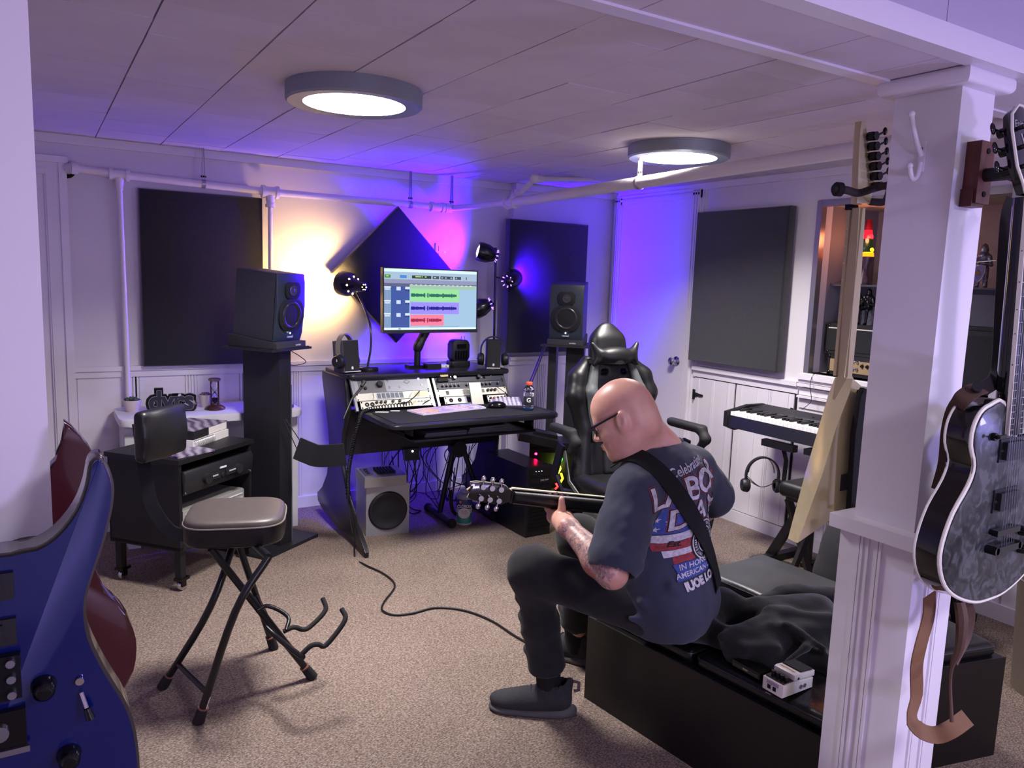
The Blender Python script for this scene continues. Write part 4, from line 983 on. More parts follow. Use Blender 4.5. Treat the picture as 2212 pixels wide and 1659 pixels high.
B().cyl((2.03, 4.235, 1.19), (2.015, 4.225, 1.30), .02).cyl((2.015, 4.24, 1.30), (2.012, 4.21, 1.32), .022).build('mount_head', black, arm)
for k, (x, y, w, d, h, mt_, lab, nm) in enumerate(((1.905, 4.17, .05, .035, .018, blackg, 'black adaptor block left of the monitor arm foot', 'adaptor_block'), (2.0, 4.13, .045, .03, .028, black, 'black power brick in front of the monitor arm foot', 'power_brick'), (2.075, 4.16, .04, .025, .014, whitep, 'small white box right of the monitor arm foot', 'white_box'))):
    g = thing(nm, lab, 'adapter', (x, y, .926)); B(T(x, y, .9265)).b2((-w, -d, 0), (w, d, h), bev=.004).build('case', mt_, g)
    B(T(x, y, .9265)).cyl((w*.5, -d-.0005, h*.5), (w*.5, -d+.002, h*.5), .0035, n=10).build('socket', dark if k != 2 else dark, g)
# desk lamp with the warm bulb
lm = M('lamp_black', '17161a', .25, coat=.2)
g = thing('gooseneck_lamp', 'black gooseneck desk lamp turned to the wall, glowing warm yellow', 'lamp', (1.56, 4.20, .926))
mb = T(1.592, 4.12, .926)
B(mb).lathe([(0, 0), (.058, 0), (.06, .005), (.058, .018), (.05, .022), (0, .022)], 32).build('base', lm, g)
neck = [Vector((1.590, 4.125, .94)), px(801, 750, y=4.13), px(800, 705, y=4.16), px(790, 672, y=4.22), px(779, 648, y=4.30), px(771, 632, y=4.345)]
B().tube(neck, .0062, 10, smooth=6).build('gooseneck', lm, g)
lt = Vector((1.52, 4.67, 1.44)); lc = px(768, 617, y=4.36); ld = (px(728, 610, y=4.50)-lc).normalized()
mh = Matrix.Translation(lc) @ ld.to_track_quat('Z', 'Y').to_matrix().to_4x4() @ Matrix.Scale(1.3, 4)
B(mh).lathe([(.012, -.055), (.02, -.052), (.024, -.03), (.028, .0), (.05, .03), (.056, .05), (.056, .085), (.053, .085), (.053, .05), (.047, .033), (.024, .0), (.018, -.03), (0, -.045)], 32).build('shade', lm, g)
for k in range(8):
    a = k*PI/4; B(mh @ T(.0385*math.cos(a), .0385*math.sin(a), .015)).ball((0, 0, 0), .0045, 8).build('vent_hole', M('vent_light', 'fff0c8', .5, emit='ffe0a0', estr=6), g)
for k in range(6):
    a = k*PI/3; B(mh @ T(.0125*math.cos(a), .0125*math.sin(a), -.054)).ball((0, 0, 0), .003, 6).build('vent_hole', MATS['vent_light'], g)
B(mh).ball((0, 0, .05), (.03, .03, .035), 16).build('bulb', M('warm_bulb', 'fff0c0', .4, emit='ffd888', estr=60), g)
light('desk_lamp_glow', 'SPOT', mh @ Vector((0, 0, .088)), 24, (1, .60, .20), .03, mh @ Vector((0, 0, 1)), 158, .8)
# three-headed purple lamp
YL = 4.47
g = thing('three_head_lamp', 'black pole lamp with three purple spot heads at the right of the desk', 'lamp', (2.47, 4.22, .926))
pt = px(1071, 535, y=YL); pbx = px(1066, 790, y=YL)
B().tube([(pbx.x, YL, .0), pbx, pt], .0085, 12).build('pole', lm, g)
B(T(pbx.x, YL, 0)).lathe([(0, 0), (.12, 0), (.12, .012), (.02, .02), (0, .02)], 32).build('base', lm, g)
heads = [(px(1054, 548, y=YL), (px(1030, 541, y=YL)-px(1056, 548, y=YL)).normalized()*.9+Vector((0, .35, .05)), (pt+Vector((0, 0, -.03))), 'upper'),
         (px(1103, 604, y=YL), Vector((.75, .55, .20)), px(1069, 598, y=YL), 'middle'),
         (px(1042, 663, y=YL), Vector((-.75, .35, -.35)), px(1066, 655, y=YL), 'lower')]
for k, (c, d_, att, nm) in enumerate(heads):
    d_ = d_.normalized(); mh2 = Matrix.Translation(c) @ d_.to_track_quat('Z', 'Y').to_matrix().to_4x4() @ Matrix.Scale(1.4, 4)
    hd = B(mh2).lathe([(0, -.055), (.012, -.052), (.03, -.03), (.043, .0), (.046, .03), (.043, .05), (.040, .05), (.043, .03), (.038, 0), (.026, -.028), (0, -.04)], 28).build('spot_head', lm, g)
    B().cyl(att, c-d_*.02, .005, n=10).build('joint', lm, hd)
    B(mh2).ball((0, 0, .035), (.034, .034, .02), 16).build('bulb', M('violet_bulb', 'f0e0ff', .4, emit='b48cff' if k else 'e6d8ff', estr=(3.5, 3.5, 2)[k]), hd)
    for j in range(8):
        a = j*PI/4; B(mh2 @ RZ(45*j) @ T(.022, 0, -.038) @ RY(-42)).b2((-.0012, -.0022, -.011), (.0012, .0022, .011)).build('vent_slot', M('slot_glow', 'd0b0ff', .4, emit='a878ff', estr=7 if k == 1 else 2), hd)
    light('purple_head_glow', 'SPOT', c+d_*.078, (125, 330, 90)[k], (.045, .0, 1.0), .03, c+d_, 165, .7)
# headphones on black cube speakers
hpm = M('headphone_black', '17171b', .45, bump=.05)
def headphones(m, label, group, R=.085, band=None):
    """origin at the centre between the cups, local X through both cups, Z up"""
    g = thing('headphones', label, 'headphones', m.translation, group)
    arc = [(R*math.sin(t), 0, .02+R*1.12*math.cos(t)) for t in [math.radians(a) for a in range(-100, 101, 10)]]
    B(m).tube(arc, 0, flat=(.026, .008), up=[Vector((math.sin(math.radians(a)), 0, math.cos(math.radians(a)))) for a in range(-100, 101, 10)]).build('headband', band or hpm, g)
    for s in (-1, 1):
        c = B(m @ T(s*(R+.002), 0, -.035) @ RY(s*90)).lathe([(0, .018), (.030, .017), (.036, .008), (.036, -.004), (.030, -.006)], 28).build('ear_cup', hpm, g)
        B(m @ T(s*(R-.002), 0, -.035) @ RY(-s*90)).lathe([(.016, .016), (.030, .018), (.038, .010), (.038, .0), (.030, -.002)], 28).build('ear_pad', M('ear_pad', '0f0f12', .6), c)
        B(m).tube([(s*R*.985, 0, .01), (s*(R+.012), 0, -.012), (s*(R+.022), 0, -.035)], .004, 8).build('yoke', steel if band else hpm, g)
    return g
def cube(m, label, w, h, d, mt_):
    g = thing('small_speaker', label, 'speaker', m.translation, 'small desk speakers')
    B(m).b2((-w/2, -d/2, .0), (w/2, d/2, h), bev=.004).build('cabinet', mt_, g)
    B(m).b2((-w/2+.003, -d/2-.004, .003), (w/2-.003, -d/2+.001, h-.003), bev=.002).build('front_grille', M('grille_cloth', '1c1c22', .8, bump=.4, bscale=700), g)
    B(m @ T(0, -d/2-.005, .022) @ RX(90)).prism(rrect(-.006, .006, -.008, .008, .005), 0, .001).build('emblem', M('emblem_white', 'd8d8dc', .4), g)
    B(m).b2((-w/2, -d/2-.01, -.0), (w/2, -d/2, .004)).build('foot_strip', whitep, g)
    return g
mc1 = Matrix.Translation((1.455, 4.08, .9265)) @ RZ(14) @ RX(-7)
cube(mc1, 'small black desk speaker leaning at the left end of the top shelf', .10, .175, .10, M('cube_case', '55525a', .5))
headphones(mc1 @ T(-.005, -.005, .095) @ RZ(28), 'black headphones hung over the small speaker by the gooseneck lamp', 'headphones hung on the small speakers', .085, M('band_grey', '6a655c', .4))
mc2 = Matrix.Translation((2.375, 4.06, .9265)) @ RZ(-24)
cube(mc2, 'small black desk speaker at the right end of the top shelf', .083, .17, .09, blackm)
headphones(mc2 @ T(0, 0, .085), 'black headphones hung over the small speaker under the purple lamp', 'headphones hung on the small speakers', .075)
g = thing('air_ioniser', 'black rounded tower unit on the top shelf right of the monitor', 'device', (2.19, 4.17, .926))
m = Matrix.Translation((2.195, 4.17, .9265))
B(m).prism(rrect(-.067, .067, -.045, .045, .02), 0, .035, bev=.006).build('foot', black, g)
B(m @ RX(90)).prism(rrect(-.058, .058, .03, .165, .028), -.035, .035, bev=.008, seg=3).build('body', M('ioniser', '121218', .4), g)
for k in range(5): B(m).b2((-.04+.018*k, -.044, .045), (-.034+.018*k, -.034, .10)).build('grille_bar', blackg, g)
B(m).b2((-.028, -.045, .115), (.028, -.034, .14), bev=.003).build('panel', blackg, g)
for s in (.018, .04): B(m).cyl((s, 0, .16), (s, 0, .185), .002, n=6).build('aerial', chrome, g)
# ---- under and beside the desk
g = thing('subwoofer', 'silver subwoofer with a large black cone under the desk', 'subwoofer', (1.68, 4.08, 0))
m = frameX((1.655, 3.955, 0), (1, -.14, 0))
sil = M('sub_silver', '98989c', .35, .4)
B(m).b2((-.125, .0, .0), (.125, .26, .295), bev=.006).build('cabinet', sil, g)
B(m @ T(0, -.001, .142) @ RX(90)).lathe([(0, .003), (.018, .002), (.05, .001), (.085, .003), (.098, .012), (.104, .012), (.111, .006), (.113, 0)], 48).build('driver', M('sub_cone', '17181b', .55), g)
g = thing('midi_controller', 'small silver mini-keyboard device resting on the subwoofer', 'controller', (1.65, 4.02, .295))
m = frameX((1.635, 4.03, .297), (1, -.10, .0)) @ RX(3)
B(m).b2((-.115, -.10, 0), (.125, .10, .058), bev=.012, seg=3).build('case', M('controller_silver', '8e8a88', .35, .3), g)
for k in range(6): B(m @ T(-.02+.018*k, -.005, .058)).b2((-.006, -.045, 0), (.006, .06, .012), bev=.002).build('black_key', blackm, g)
B(m @ T(-.08, 0, .058)).b2((-.022, -.06, 0), (.022, .07, .006), bev=.002).build('control_panel', dgrey, g)
for k in range(3): B(m @ T(-.08, -.04+.035*k, .064)).lathe([(0, .008), (.007, .007), (.009, 0)], 14).build('knob', knobm, g)
# computer tower
xd = (Vector((2.50, 3.573, 0))-Vector((2.336, 3.581, 0))).normalized()
m = frameX((2.42, 3.58, 0), (1, .02, 0))
pcm = M('pc_black', '101014', .35, bump=.05)
g = thing('computer_tower', 'black computer tower on the floor at the right end of the desk', 'computer', (2.42, 3.8, 0))
B(m).b2((-.085, .0, .0), (.085, .46, .41), bev=.006).build('case', pcm, g)
B(m).b2((-.085, -.018, .0), (.085, .002, .415), bev=.008).build('front_bezel', M('pc_front', '18181d', .4), g)
for k in range(8): B(m).b2((-.07, -.022, .04+k*.022), (.07, -.016, .052+k*.022), bev=.002).build('louver', pcm, g)
for k in range(3): B(m).b2((-.072, -.021, .265+k*.045), (.072, -.017, .302+k*.045), bev=.001).build('drive_bay', pcm, g)
for k in range(3): B(m @ T(-.03+.02*k, -.022, .385)).ball((0, 0, 0), .002, 6).build('pilot_lamp', MATS['white_led'], g)
B(m @ T(.03, -.0215, .33) @ RX(90)).text('DVD RW', .014, T(0, 0, .001)).build('lettering', MATS['badge'], g)
# second tower with a window, RGB light inside
g = thing('gaming_computer', 'black computer with a glass side showing green and yellow lights', 'computer', (2.75, 3.72, 0))
m = frameX((2.50, 3.80, 0), (.84, -.54, 0)) @ Matrix.Diagonal((1.12, 1, 1, 1))     # the open glass side faces the room
B(m).b2((.0, .2, .0), (.40, .215, .50)).b2((.0, .0, .0), (.40, .2, .02)).b2((.0, .0, .47), (.42, .2, .50), bev=.006).b2((.0, .0, .0), (.012, .2, .50)).b2((.39, .0, .0), (.42, .2, .50), bev=.006).build('case', pcm, g)
B(m).b2((.0, -.004, .30), (.05, .0, .47)).b2((.0, -.004, .44), (.40, .0, .47)).b2((.10, -.006, .452), (.30, -.003, .456)).build('side_frame', pcm, g)
B(m).b2((.30, -.002, .02), (.385, .01, .44), bev=.002).build('drive_cage', M('cage_grey', '6b6b70', .4, .5), g)
for k in range(3): B(m @ T(.355, -.003, .40-k*.06) @ RX(90)).lathe([(0, .002), (.009, .002), (.01, 0)], 14).build('vent_hole', dark, g)
B(m).b2((.30, -.004, .25), (.385, -.001, .30)).build('drive_label', MATS['pale_slot'], g)
for k, (c, x, z0, z1, s) in enumerate((('30ff60', .165, .36, .42, 3), ('e0ff30', .16, .30, .36, 5), ('ffc020', .175, .24, .30, 4), ('ff3040', .15, .20, .235, 2))):
    B(m).tube([(x, .06, z0), (x+.012, .05, (z0+z1)/2), (x+.002, .06, z1)], .006, 8).build('light_strip', M('rgb_'+c, c, .4, emit=c, estr=s), g)
for k in range(5): B(m).b2((.07, .03, .08+k*.022), (.15, .18, .086+k*.022)).build('cooler_fin', M('fin', 'a04048' if k > 3 else '77777c', .3, .8), g)
B(m @ T(.035, -.004, .43)).ball((0, 0, 0), .007, 8).build('red_lamp', MATS['red_led'], g)
light('rgb_glow', 'POINT', m @ Vector((.165, .07, .30)), .25, (.7, 1, .15), .02)
# black box lying on the second computer
g = thing('network_box', 'black network box with a blue light, tilted on the glass-sided computer', 'router', (2.52, 3.72, .50))
m = frameX((2.50, 3.72, .512), (.86, -.5, -.18))
B(m).b2((-.12, -.06, .0), (.12, .11, .045), bev=.004).b2((-.03, -.0, .045), (.11, .10, .065), bev=.004).build('case', black, g)
B(m).b2((.118, -.055, .004), (.1215, .105, .040)).build('end_plate', steel, g)
B(m @ T(.122, -.03, .012)).ball((0, 0, 0), .005, 8).build('blue_lamp', M('blue_led', 'a0c0ff', .3, emit='7090ff', estr=20), g)
B(m @ T(.122, .07, .025) @ RY(90)).text('10', .02, RZ(90)).build('lettering', MATS['badge'], g)
# wipes tub
g = thing('wipes_tub', 'blue, white and green tub of disinfecting wipes on the floor', 'tub', (2.145, 3.95, 0))
m = T(2.145, 3.95, 0)
B(m).lathe([(0, 0), (.044, 0), (.047, .004), (.047, .012), (0, .012)], 32).build('tub_foot', M('tub_white', 'd8dcd8', .4), g)
B(m).lathe([(.0465, .012), (.0465, .075)], 32).lathe([(0, .012), (.046, .012), (.046, .16), (0, .16)], 32).build('green_band', M('tub_green', '4fa890', .4), g)
B(m).lathe([(.0471, .072), (.0473, .073), (.0473, .108), (.0471, .109)], 32).build('white_band', MATS['tub_white'], g)
B(m).lathe([(.0474, .100), (.0477, .101), (.0477, .156), (.0472, .158)], 32).build('blue_band', M('tub_blue', '35417f', .4), g)
B(m).lathe([(0, .158), (.047, .158), (.050, .162), (.050, .182), (.046, .19), (.03, .194), (.028, .206), (0, .206)], 32).build('lid', M('tub_lid', '8f8aa6', .35), g)
dv = Vector((-2.145, -3.95, 0)).normalized(); fr = frame(Vector((2.145, 3.95, .118))+dv*.0482, -dv) @ RX(90)
B(fr).text('CLOROX', .024, T(.0, 0, 0), bold=.0006, sx=.85).build('lettering', MATS['label_white'], g)
B(fr).b2((-.03, .020, -.001), (-.018, .034, .0004)).build('orange_patch', M('patch_orange', 'c8705c', .4), g)
B(fr).prism([(.036*math.cos(t), -.042+.032*math.sin(t)) for t in [k*PI/10 for k in range(20)]], -.006, -.0005).build('label_oval', MATS['tub_white'], g)
B(fr).b2((-.018, -.03, -.0004), (.018, -.027, .0001)).b2((-.022, -.038, -.0004), (.022, -.036, .0001)).b2((-.016, -.046, -.0004), (.016, -.044, .0001)).build('small_print', M('print_red', 'b07070', .5), g)
# X-frame stand under the desk
g = thing('keyboard_stand', 'black tubular stand with round rubber ends folded under the desk', 'stand', (2.17, 4.05, 0))
B().cyl((2.05, 4.25, .028), (2.04, 3.905, .028), .02, n=16).build('foot_bar', black, g)
B().cyl((2.33, 4.2, .028), (2.33, 3.92, .028), .02, n=16).build('foot_bar', black, g)
for p in ((2.05, 4.25, .028), (2.04, 3.905, .028), (2.33, 3.92, .028)): B().ball(p, .028, 16).build('end_cap', rubber, g)
B().cyl((2.045, 4.08, .04), (2.12, 4.05, .48), .016, n=14).build('upright', black, g)
B().cyl((2.33, 4.05, .04), (2.16, 4.04, .48), .016, n=14).build('upright', black, g)
B().cyl((2.14, 4.02, .44), (2.14, 4.08, .44), .05, n=24).build('hub', black, g)
B().tube([(2.075, 4.0, .20), (2.08, 3.99, .10), (2.11, 3.99, .05), (2.15, 3.99, .08), (2.17, 3.99, .13), (2.22, 3.99, .15)], .011, 10, smooth=5).build('holder_hook', rubber, g)
# cable tangle
R3 = random.Random(11)
lab = ['thick black cable arching between the subwoofer and the stand', 'black cable looping widest to the floor behind the stand', 'thin cable hanging in a deep U under the desk', 'black cable rising beside the wipes tub']
for k in range(16):
    x0 = 1.78+.045*k*.85; x1 = x0+R3.uniform(-.12, .2); y0 = R3.uniform(4.2, 4.42)
    z0 = .5; zm = R3.uniform(.02, .16)
    pts = [(x0, 4.1+.1*R3.random(), z0), (x0+R3.uniform(-.06, .06), y0, .33), ((x0+x1)/2+R3.uniform(-.1, .1), y0, zm+.05), (x1+R3.uniform(-.1, .15), y0+.05, max(.012, zm-.02)), (x1+R3.uniform(0, .25), y0, R3.uniform(.01, .2)), (x1+.1, y0+.03, R3.uniform(.2, .5))]
    cable('desk_cable', 'thin black cable in the tangle hanging under the desk', pts, R3.choice((.0025, .003, .004)), 5, 'cable tangle under the desk', 7)
g = thing('power_strip', 'black power adaptor with a white light under the desk edge', 'power strip', (1.84, 4.03, .43))
B().b2((1.79, 4.03, .40), (1.88, 4.06, .47), bev=.008).build('case', black, g)
B().ball((1.835, 4.028, .455), .006, 8).build('white_lamp', MATS['white_led'], g)
# bag hanging at the desk side, strap to the speaker stand
slv = M('sleeve_cloth', '14141a', .85, bump=.3, bscale=500)
g = thing('boom_sleeve', 'black cloth pouch stretched between the desk side and the speaker column', 'pouch', (1.30, 3.9, .4))
s0, s1, s2 = px(642, 968, d=3.98), px(690, 985, d=3.95), px(745, 982, d=3.92)
B().tube([s0, s0.lerp(s1, .5)+Vector((0, 0, -.004)), s1, s2], 0, flat=(.115, .014), up=Vector((-.3, -.95, 0)), smooth=6).build('pouch', slv, g)
for (a, c) in ((px(617, 905, d=3.95), px(650, 955, d=3.97)), (px(612, 905, d=3.95), px(645, 978, d=3.98))): B().cyl(a, c, .0025, n=6).build('strap', black, g)
cable('floor_lead', 'long black guitar lead winding across the carpet from desk to player', [px(770, 1110, z=.25)]+[px(a, b_, z=.006) for a, b_ in ((766, 1200), (785, 1218), (830, 1240), (853, 1265), (830, 1300), (826, 1318), (850, 1328), (890, 1325), (940, 1313), (1000, 1318), (1060, 1340), (1110, 1372), (1160, 1400))], .0045, 8, None, 8)
cable('hanging_lead', 'thin black lead dropping down the outside of the desk', [(1.40, 4.0, .93), (1.395, 3.92, .85), (1.392, 3.93, .5), (1.392, 3.86, .2), (1.392, 3.8, .08)], .003, 6, None, 6)
# ================================================================ right speaker, gaming chair, piano corner
sp0 = px(1226, 742, d=5.05); mr = frameX((sp0.x, sp0.y, 0), (.74, -.67, 0)); HR_ = sp0.z
stand('speaker_stand', mr, 'black two-column speaker stand behind the computers', True, HR_)
isopad(mr @ T(0, -.005, HR_), 'grey foam pad under the right speaker')
speaker(mr @ T(0, -.0, HR_+.048) @ RX(5), 'black studio speaker on the right stand before the purple-lit wall')
g = thing('mic_boom', 'thin black boom poles slanting from the right stand to the desk', 'boom arm', (2.4, 3.9, .9))
for k in (0, 1): B().cyl(px(1176+4*k, 745, d=4.7), px(1140+5*k, 835, d=4.45), .0045, n=8).build('boom_pole', lm, g)
# ---- gaming chair
leab = M('chair_black', '131315', .42, bump=.12, bscale=400); leag = M('chair_grey', '55595a', .45, bump=.12, bscale=400)
c0 = px(1340, 1000, d=3.9); mcx = frameX((c0.x+.065, c0.y-.01, 0), (.995, -.07, 0)) @ Matrix.Diagonal((1.07, 1, 1, 1))
g = thing('gaming_chair', 'black and grey gaming chair with a head pillow behind the man', 'chair', (c0.x, c0.y, 0))
tl = mcx @ T(0, .16, .46) @ RX(-9)                # tilted back: local Z up the back, -Y to the sitter
zt = .80
R_ = tl
def cb(a, b_, ra, rb=None, k=.03, neg=False): return cap(tl @ Vector(a), tl @ Vector(b_), ra, rb, k, neg)
def eb(c, r, k=.03, neg=False): return ell(tl @ Vector(c), r, tl, k, neg)
core = [rbox(tl @ Vector((0, 0, .27)), (.185, .035, .28), tl, .03, .05), rbox(tl @ Vector((0, 0, .46)), (.20, .03, .10), tl, .03, .06), eb((0, .0, .64), (.118, .045, .17), .05), rbox(tl @ Vector((0, 0, .62)), (.10, .035, .12), tl, .03, .05)]
for s in (-1, 1): core += [eb((s*.055, 0, .545), (.028, .09, .016), .008, True)]
solid('backrest', core, .008, leab, g, 2)
for s in (-1, 1):
    solid('side_wing', [cb((s*.13, -.005, .60), (s*.195, -.02, .52), .034, .045), cb((s*.195, -.02, .52), (s*.215, -.03, .43), .045, .048), cb((s*.215, -.03, .43), (s*.172, -.02, .26), .048, .042), cb((s*.172, -.02, .26), (s*.205, -.03, .02), .042, .05)], .008, leab, g, 2)
    solid('grey_inset', [cb((s*.105, -.045, .585), (s*.145, -.058, .44), .022, .034, .02), cb((s*.145, -.058, .44), (s*.122, -.055, .20), .034, .022, .02)], .007, leag, g, 2)
solid('centre_panel', [rbox(tl @ Vector((0, -.035, .25)), (.085, .018, .24), tl, .014, .02)], .007, leag if False else M('chair_centre', '26282a', .42, bump=.2, bscale=400), g, 2)
solid('head_pillow', [eb((0, -.075, .625), (.125, .045, .05), .03), cb((-.10, -.075, .64), (-.132, -.07, .69), .026, .012, .03), cb((.10, -.075, .64), (.132, -.07, .69), .026, .012, .03), cb((-.11, -.075, .60), (-.125, -.07, .585), .02, .012, .02), cb((.11, -.075, .60), (.125, -.07, .585), .02, .012, .02)], .006, leab, g, 2)
B(tl).tube([(-.16, -.01, .60), (-.12, -.06, .60), (0, -.118, .59), (.12, -.06, .60), (.16, -.01, .60)], 0, flat=(.02, .003), up=[Vector((-.7, -.7, 0)), Vector((-.5, -.9, 0)), Vector((0, -1, 0)), Vector((.5, -.9, 0)), Vector((.7, -.7, 0))]).build('pillow_strap', black, g)
ms_ = mcx @ T(0, -.08, .43)
solid('seat', [rbox(ms_ @ Vector((0, 0, 0)), (.20, .25, .05), ms_, .04, .03), cap(ms_ @ Vector((-.21, -.22, .03)), ms_ @ Vector((-.21, .2, .02)), .05, .05, .03), cap(ms_ @ Vector((.21, -.22, .03)), ms_ @ Vector((.21, .2, .02)), .05, .05, .03)], .009, leab, g, 2)
for s in (-1, 1):
    df = 0 if s > 0 else .14
    B(mcx).tube([(s*.24, .12, .40), (s*.31, .08+df*.3, .42), (s*.335, .02+df, .50), (s*.33, df*.8, .66)], 0, flat=(.05, .014), up=[Vector((0, 0, 1)), Vector((0, 0, 1)), Vector((1, 0, 0)), Vector((1, 0, 0))]).build('arm_post', black, g)
    solid('armrest', [cap(mcx @ Vector((s*.33, .13+df*.4, .735)), mcx @ Vector((s*.33, -.10+df, .74)), .028, .03, .02), cap(mcx @ Vector((s*.33, -.10+df, .74)), mcx @ Vector((s*.325, -.15+df, .69)), .028, .024, .02), cap(mcx @ Vector((s*.325, -.15+df, .69)), mcx @ Vector((s*.325, -.11+df, .64)), .024, .02, .02), rbox(mcx @ Vector((s*.33, 0, .80)), (.08, .3, .045), mcx, .005, .01, True)], .006, blackm, g, 2)
    B(mcx).tube([(s*.26, -.28, .36), (s*.27, -.05, .37), (s*.275, .12, .46), (s*.26, .2, .6)], 0, flat=(.02, .006), up=(s, 0, 0)).build('seat_trim', M('chair_trim', '6a6d66', .3, .4), g)
B(mcx).cyl((0, 0, .12), (0, 0, .37), .028, n=20).cyl((0, 0, .08), (0, 0, .2), .04, n=20).build('gas_lift', black, g)
for k in range(5):
    a = k*2*PI/5+.3; q = Vector((.30*math.cos(a), .30*math.sin(a), .075))
    l = B(mcx).tube([(0, 0, .11), tuple(q)], [.032, .018], 10).build('base_arm', black, g)
    B(mcx).cyl((q.x-.02*math.sin(a), q.y+.02*math.cos(a), .03), (q.x+.02*math.sin(a), q.y-.02*math.cos(a), .03), .03, n=18).build('caster', blackg, l)
# ---- digital piano on a stand
pm = M('piano_black', '17171a', .5, bump=.1, bscale=400)
g = thing('digital_piano', 'black digital piano with white keys along the right wall', 'piano', (3.4, 2.3, .68))
X0, X1, Y0, Y1 = 3.235, 3.53, 1.66, 2.965
B().prism([(X0, .70), (X0+.01, .765), (X0+.03, .768), (X0+.15, .772), (X0+.17, .80), (X1, .81), (X1, .70), (X0+.06, .685)], -Y1+.025, -Y0-.025, Matrix(((1, 0, 0, 0), (0, 0, -1, 0), (0, 1, 0, 0), (0, 0, 0, 1))), bev=.003).build('case', pm, g)
for y in (Y0, Y1-.03): B().prism([(X0-.005, .70), (X0-.005, .785), (X0+.10, .80), (X0+.17, .812), (X1, .812), (X1, .69), (X0+.06, .675)], -y-.03, -y, Matrix(((1, 0, 0, 0), (0, 0, -1, 0), (0, 1, 0, 0), (0, 0, 0, 1))), bev=.004).build('end_block', pm, g)
wk = M('white_key', 'e9e7e6', .25); bk_ = M('black_key', '101013', .3)
n = 52; kw = (Y1-Y0-.07)/n
for k in range(n):
    y = Y1-.035-kw*(k+1); B().b2((X0+.012, y+.0006, .755), (X0+.152, y+kw-.0006, .786), bev=.0012, seg=1).build('white_key', wk, g)
    if (k % 7) in (0, 2, 3, 5, 6): B().b2((X0+.062, y-.006, .78), (X0+.152, y+.006, .799), bev=.002, seg=1).build('black_key', bk_, g)
for k in range(7): B().cyl((X0+.215, 2.55-.05*k, .802), (X0+.215, 2.55-.05*k, .807), .006, n=10).build('button', blackg, g)
g = thing('keyboard_support', 'black folding piano stand under the digital piano', 'stand', (3.38, 2.5, 0))
B().b2((3.22, 2.36, .655), (3.50, 2.42, .685), bev=.004).build('support_bar', black, g)
B().b2((3.22, 1.90, .655), (3.50, 1.96, .685), bev=.004).build('support_bar', black, g)
def bar(a, c, w, d_, par, nm, mt_=None, up=(0, 0, 1)): return B().tube([a, c], 0, flat=(w, d_), up=up).build(nm, mt_ or black, par)
bar((3.36, 2.68, .02), (3.30, 2.30, .66), .045, .03, g, 'leg', up=(1, 0, 0)); bar((3.44, 1.70, .02), (3.42, 1.95, .66), .045, .03, g, 'leg', up=(1, 0, 0))
bar((3.30, 2.30, .35), (3.30, 1.95, .35), .04, .03, g, 'crossbar')
bar((3.20, 2.66, .02), (3.58, 2.66, .02), .045, .035, g, 'foot_bar'); bar((3.20, 1.72, .02), (3.58, 1.72, .02), .045, .035, g, 'foot_bar')
hk_ = B().tube([(3.30, 2.60, .655), (3.30, 2.60, .63), (3.30, 2.58, .58), (3.30, 2.585, .45)], 0, flat=(.024, .006), up=(1, 0, 0)).build('headphone_hook', black, g)
bar((3.26, 2.50, .66), (3.26, 2.70, .66), .04, .035, g, 'arm_bar')
# headphones on the hook: open grey cups
mh3 = frameX((3.27, 2.70, .455), (.85, -.50, 0))
q = headphones(mh3, 'black headphones with a coiled lead hanging from a hook under the piano', 'headphones hung under the piano', .088)
for s in (-1, 1): B(mh3).tube([(s*.07*math.sin(t), .018, .02+.098*math.cos(t)) for t in [math.radians(a) for a in range(0, 96, 12)]], .003, 6).build('band_wire', steel, q)
for k in range(3): B(mh3).tube([(-.09, 0, -.0+.01*k), (-.02, -.05, -.03), (.06, -.045, .0), (.09, .0, .01)], .002, 5, smooth=5).build('lead_wrap', black, q)
g = thing('music_rest', 'grey music rest standing on the digital piano', 'music rest', (3.42, 2.3, .81))
B(frameX((3.42, 2.28, .81), (0, -1, 0)) @ RX(-18)).b2((-.17, 0, 0), (.17, .006, .20), bev=.003).build('panel', M('rest_grey', '45454b', .45), g)
B(frameX((3.40, 2.28, .81), (0, -1, 0))).b2((-.17, -.02, 0), (.17, .006, .01), bev=.002).build('ledge', MATS['rest_grey'], g)
g = thing('piano_bench', 'small black padded bench in front of the digital piano', 'bench', (3.1, 2.1, 0))
solid('seat', [rbox((3.125, 2.10, .525), (.15, .27, .038), None, .03, .02)], .007, leab, g, 2)
B().b2((3.0, 1.87, .475), (3.25, 2.33, .49)).build('seat_board', black, g)
for y in (1.9, 2.3):
    B().tube([(3.01, y, .02), (3.24, y, .48)], 0, flat=(.035, .02), up=(0, 1, 0)).build('leg', black, g); B().tube([(3.24, y+.022, .02), (3.01, y+.022, .48)], 0, flat=(.035, .02), up=(0, 1, 0)).build('leg', black, g)
    for x in (3.01, 3.24): B().cyl((x, y-.02, .014), (x, y+.045, .014), .014, n=10).build('rubber_foot', rubber, g)
g = thing('sustain_pedal', 'black pedal and post on the floor under the piano', 'pedal', (3.45, 2.5, 0))
B().b2((3.42, 2.47, 0), (3.47, 2.53, .02), bev=.004).cyl((3.44, 2.50, .02), (3.44, 2.50, .20), .02, n=14).tube([(3.44, 2.50, .03), (3.52, 2.46, .03), (3.60, 2.48, .035)], .016, 10).build('pedal_post', black, g)
g = thing('equipment_bag', 'dark grey soft bag standing behind the pillar near the piano', 'bag', (2.75, 1.85, 0))
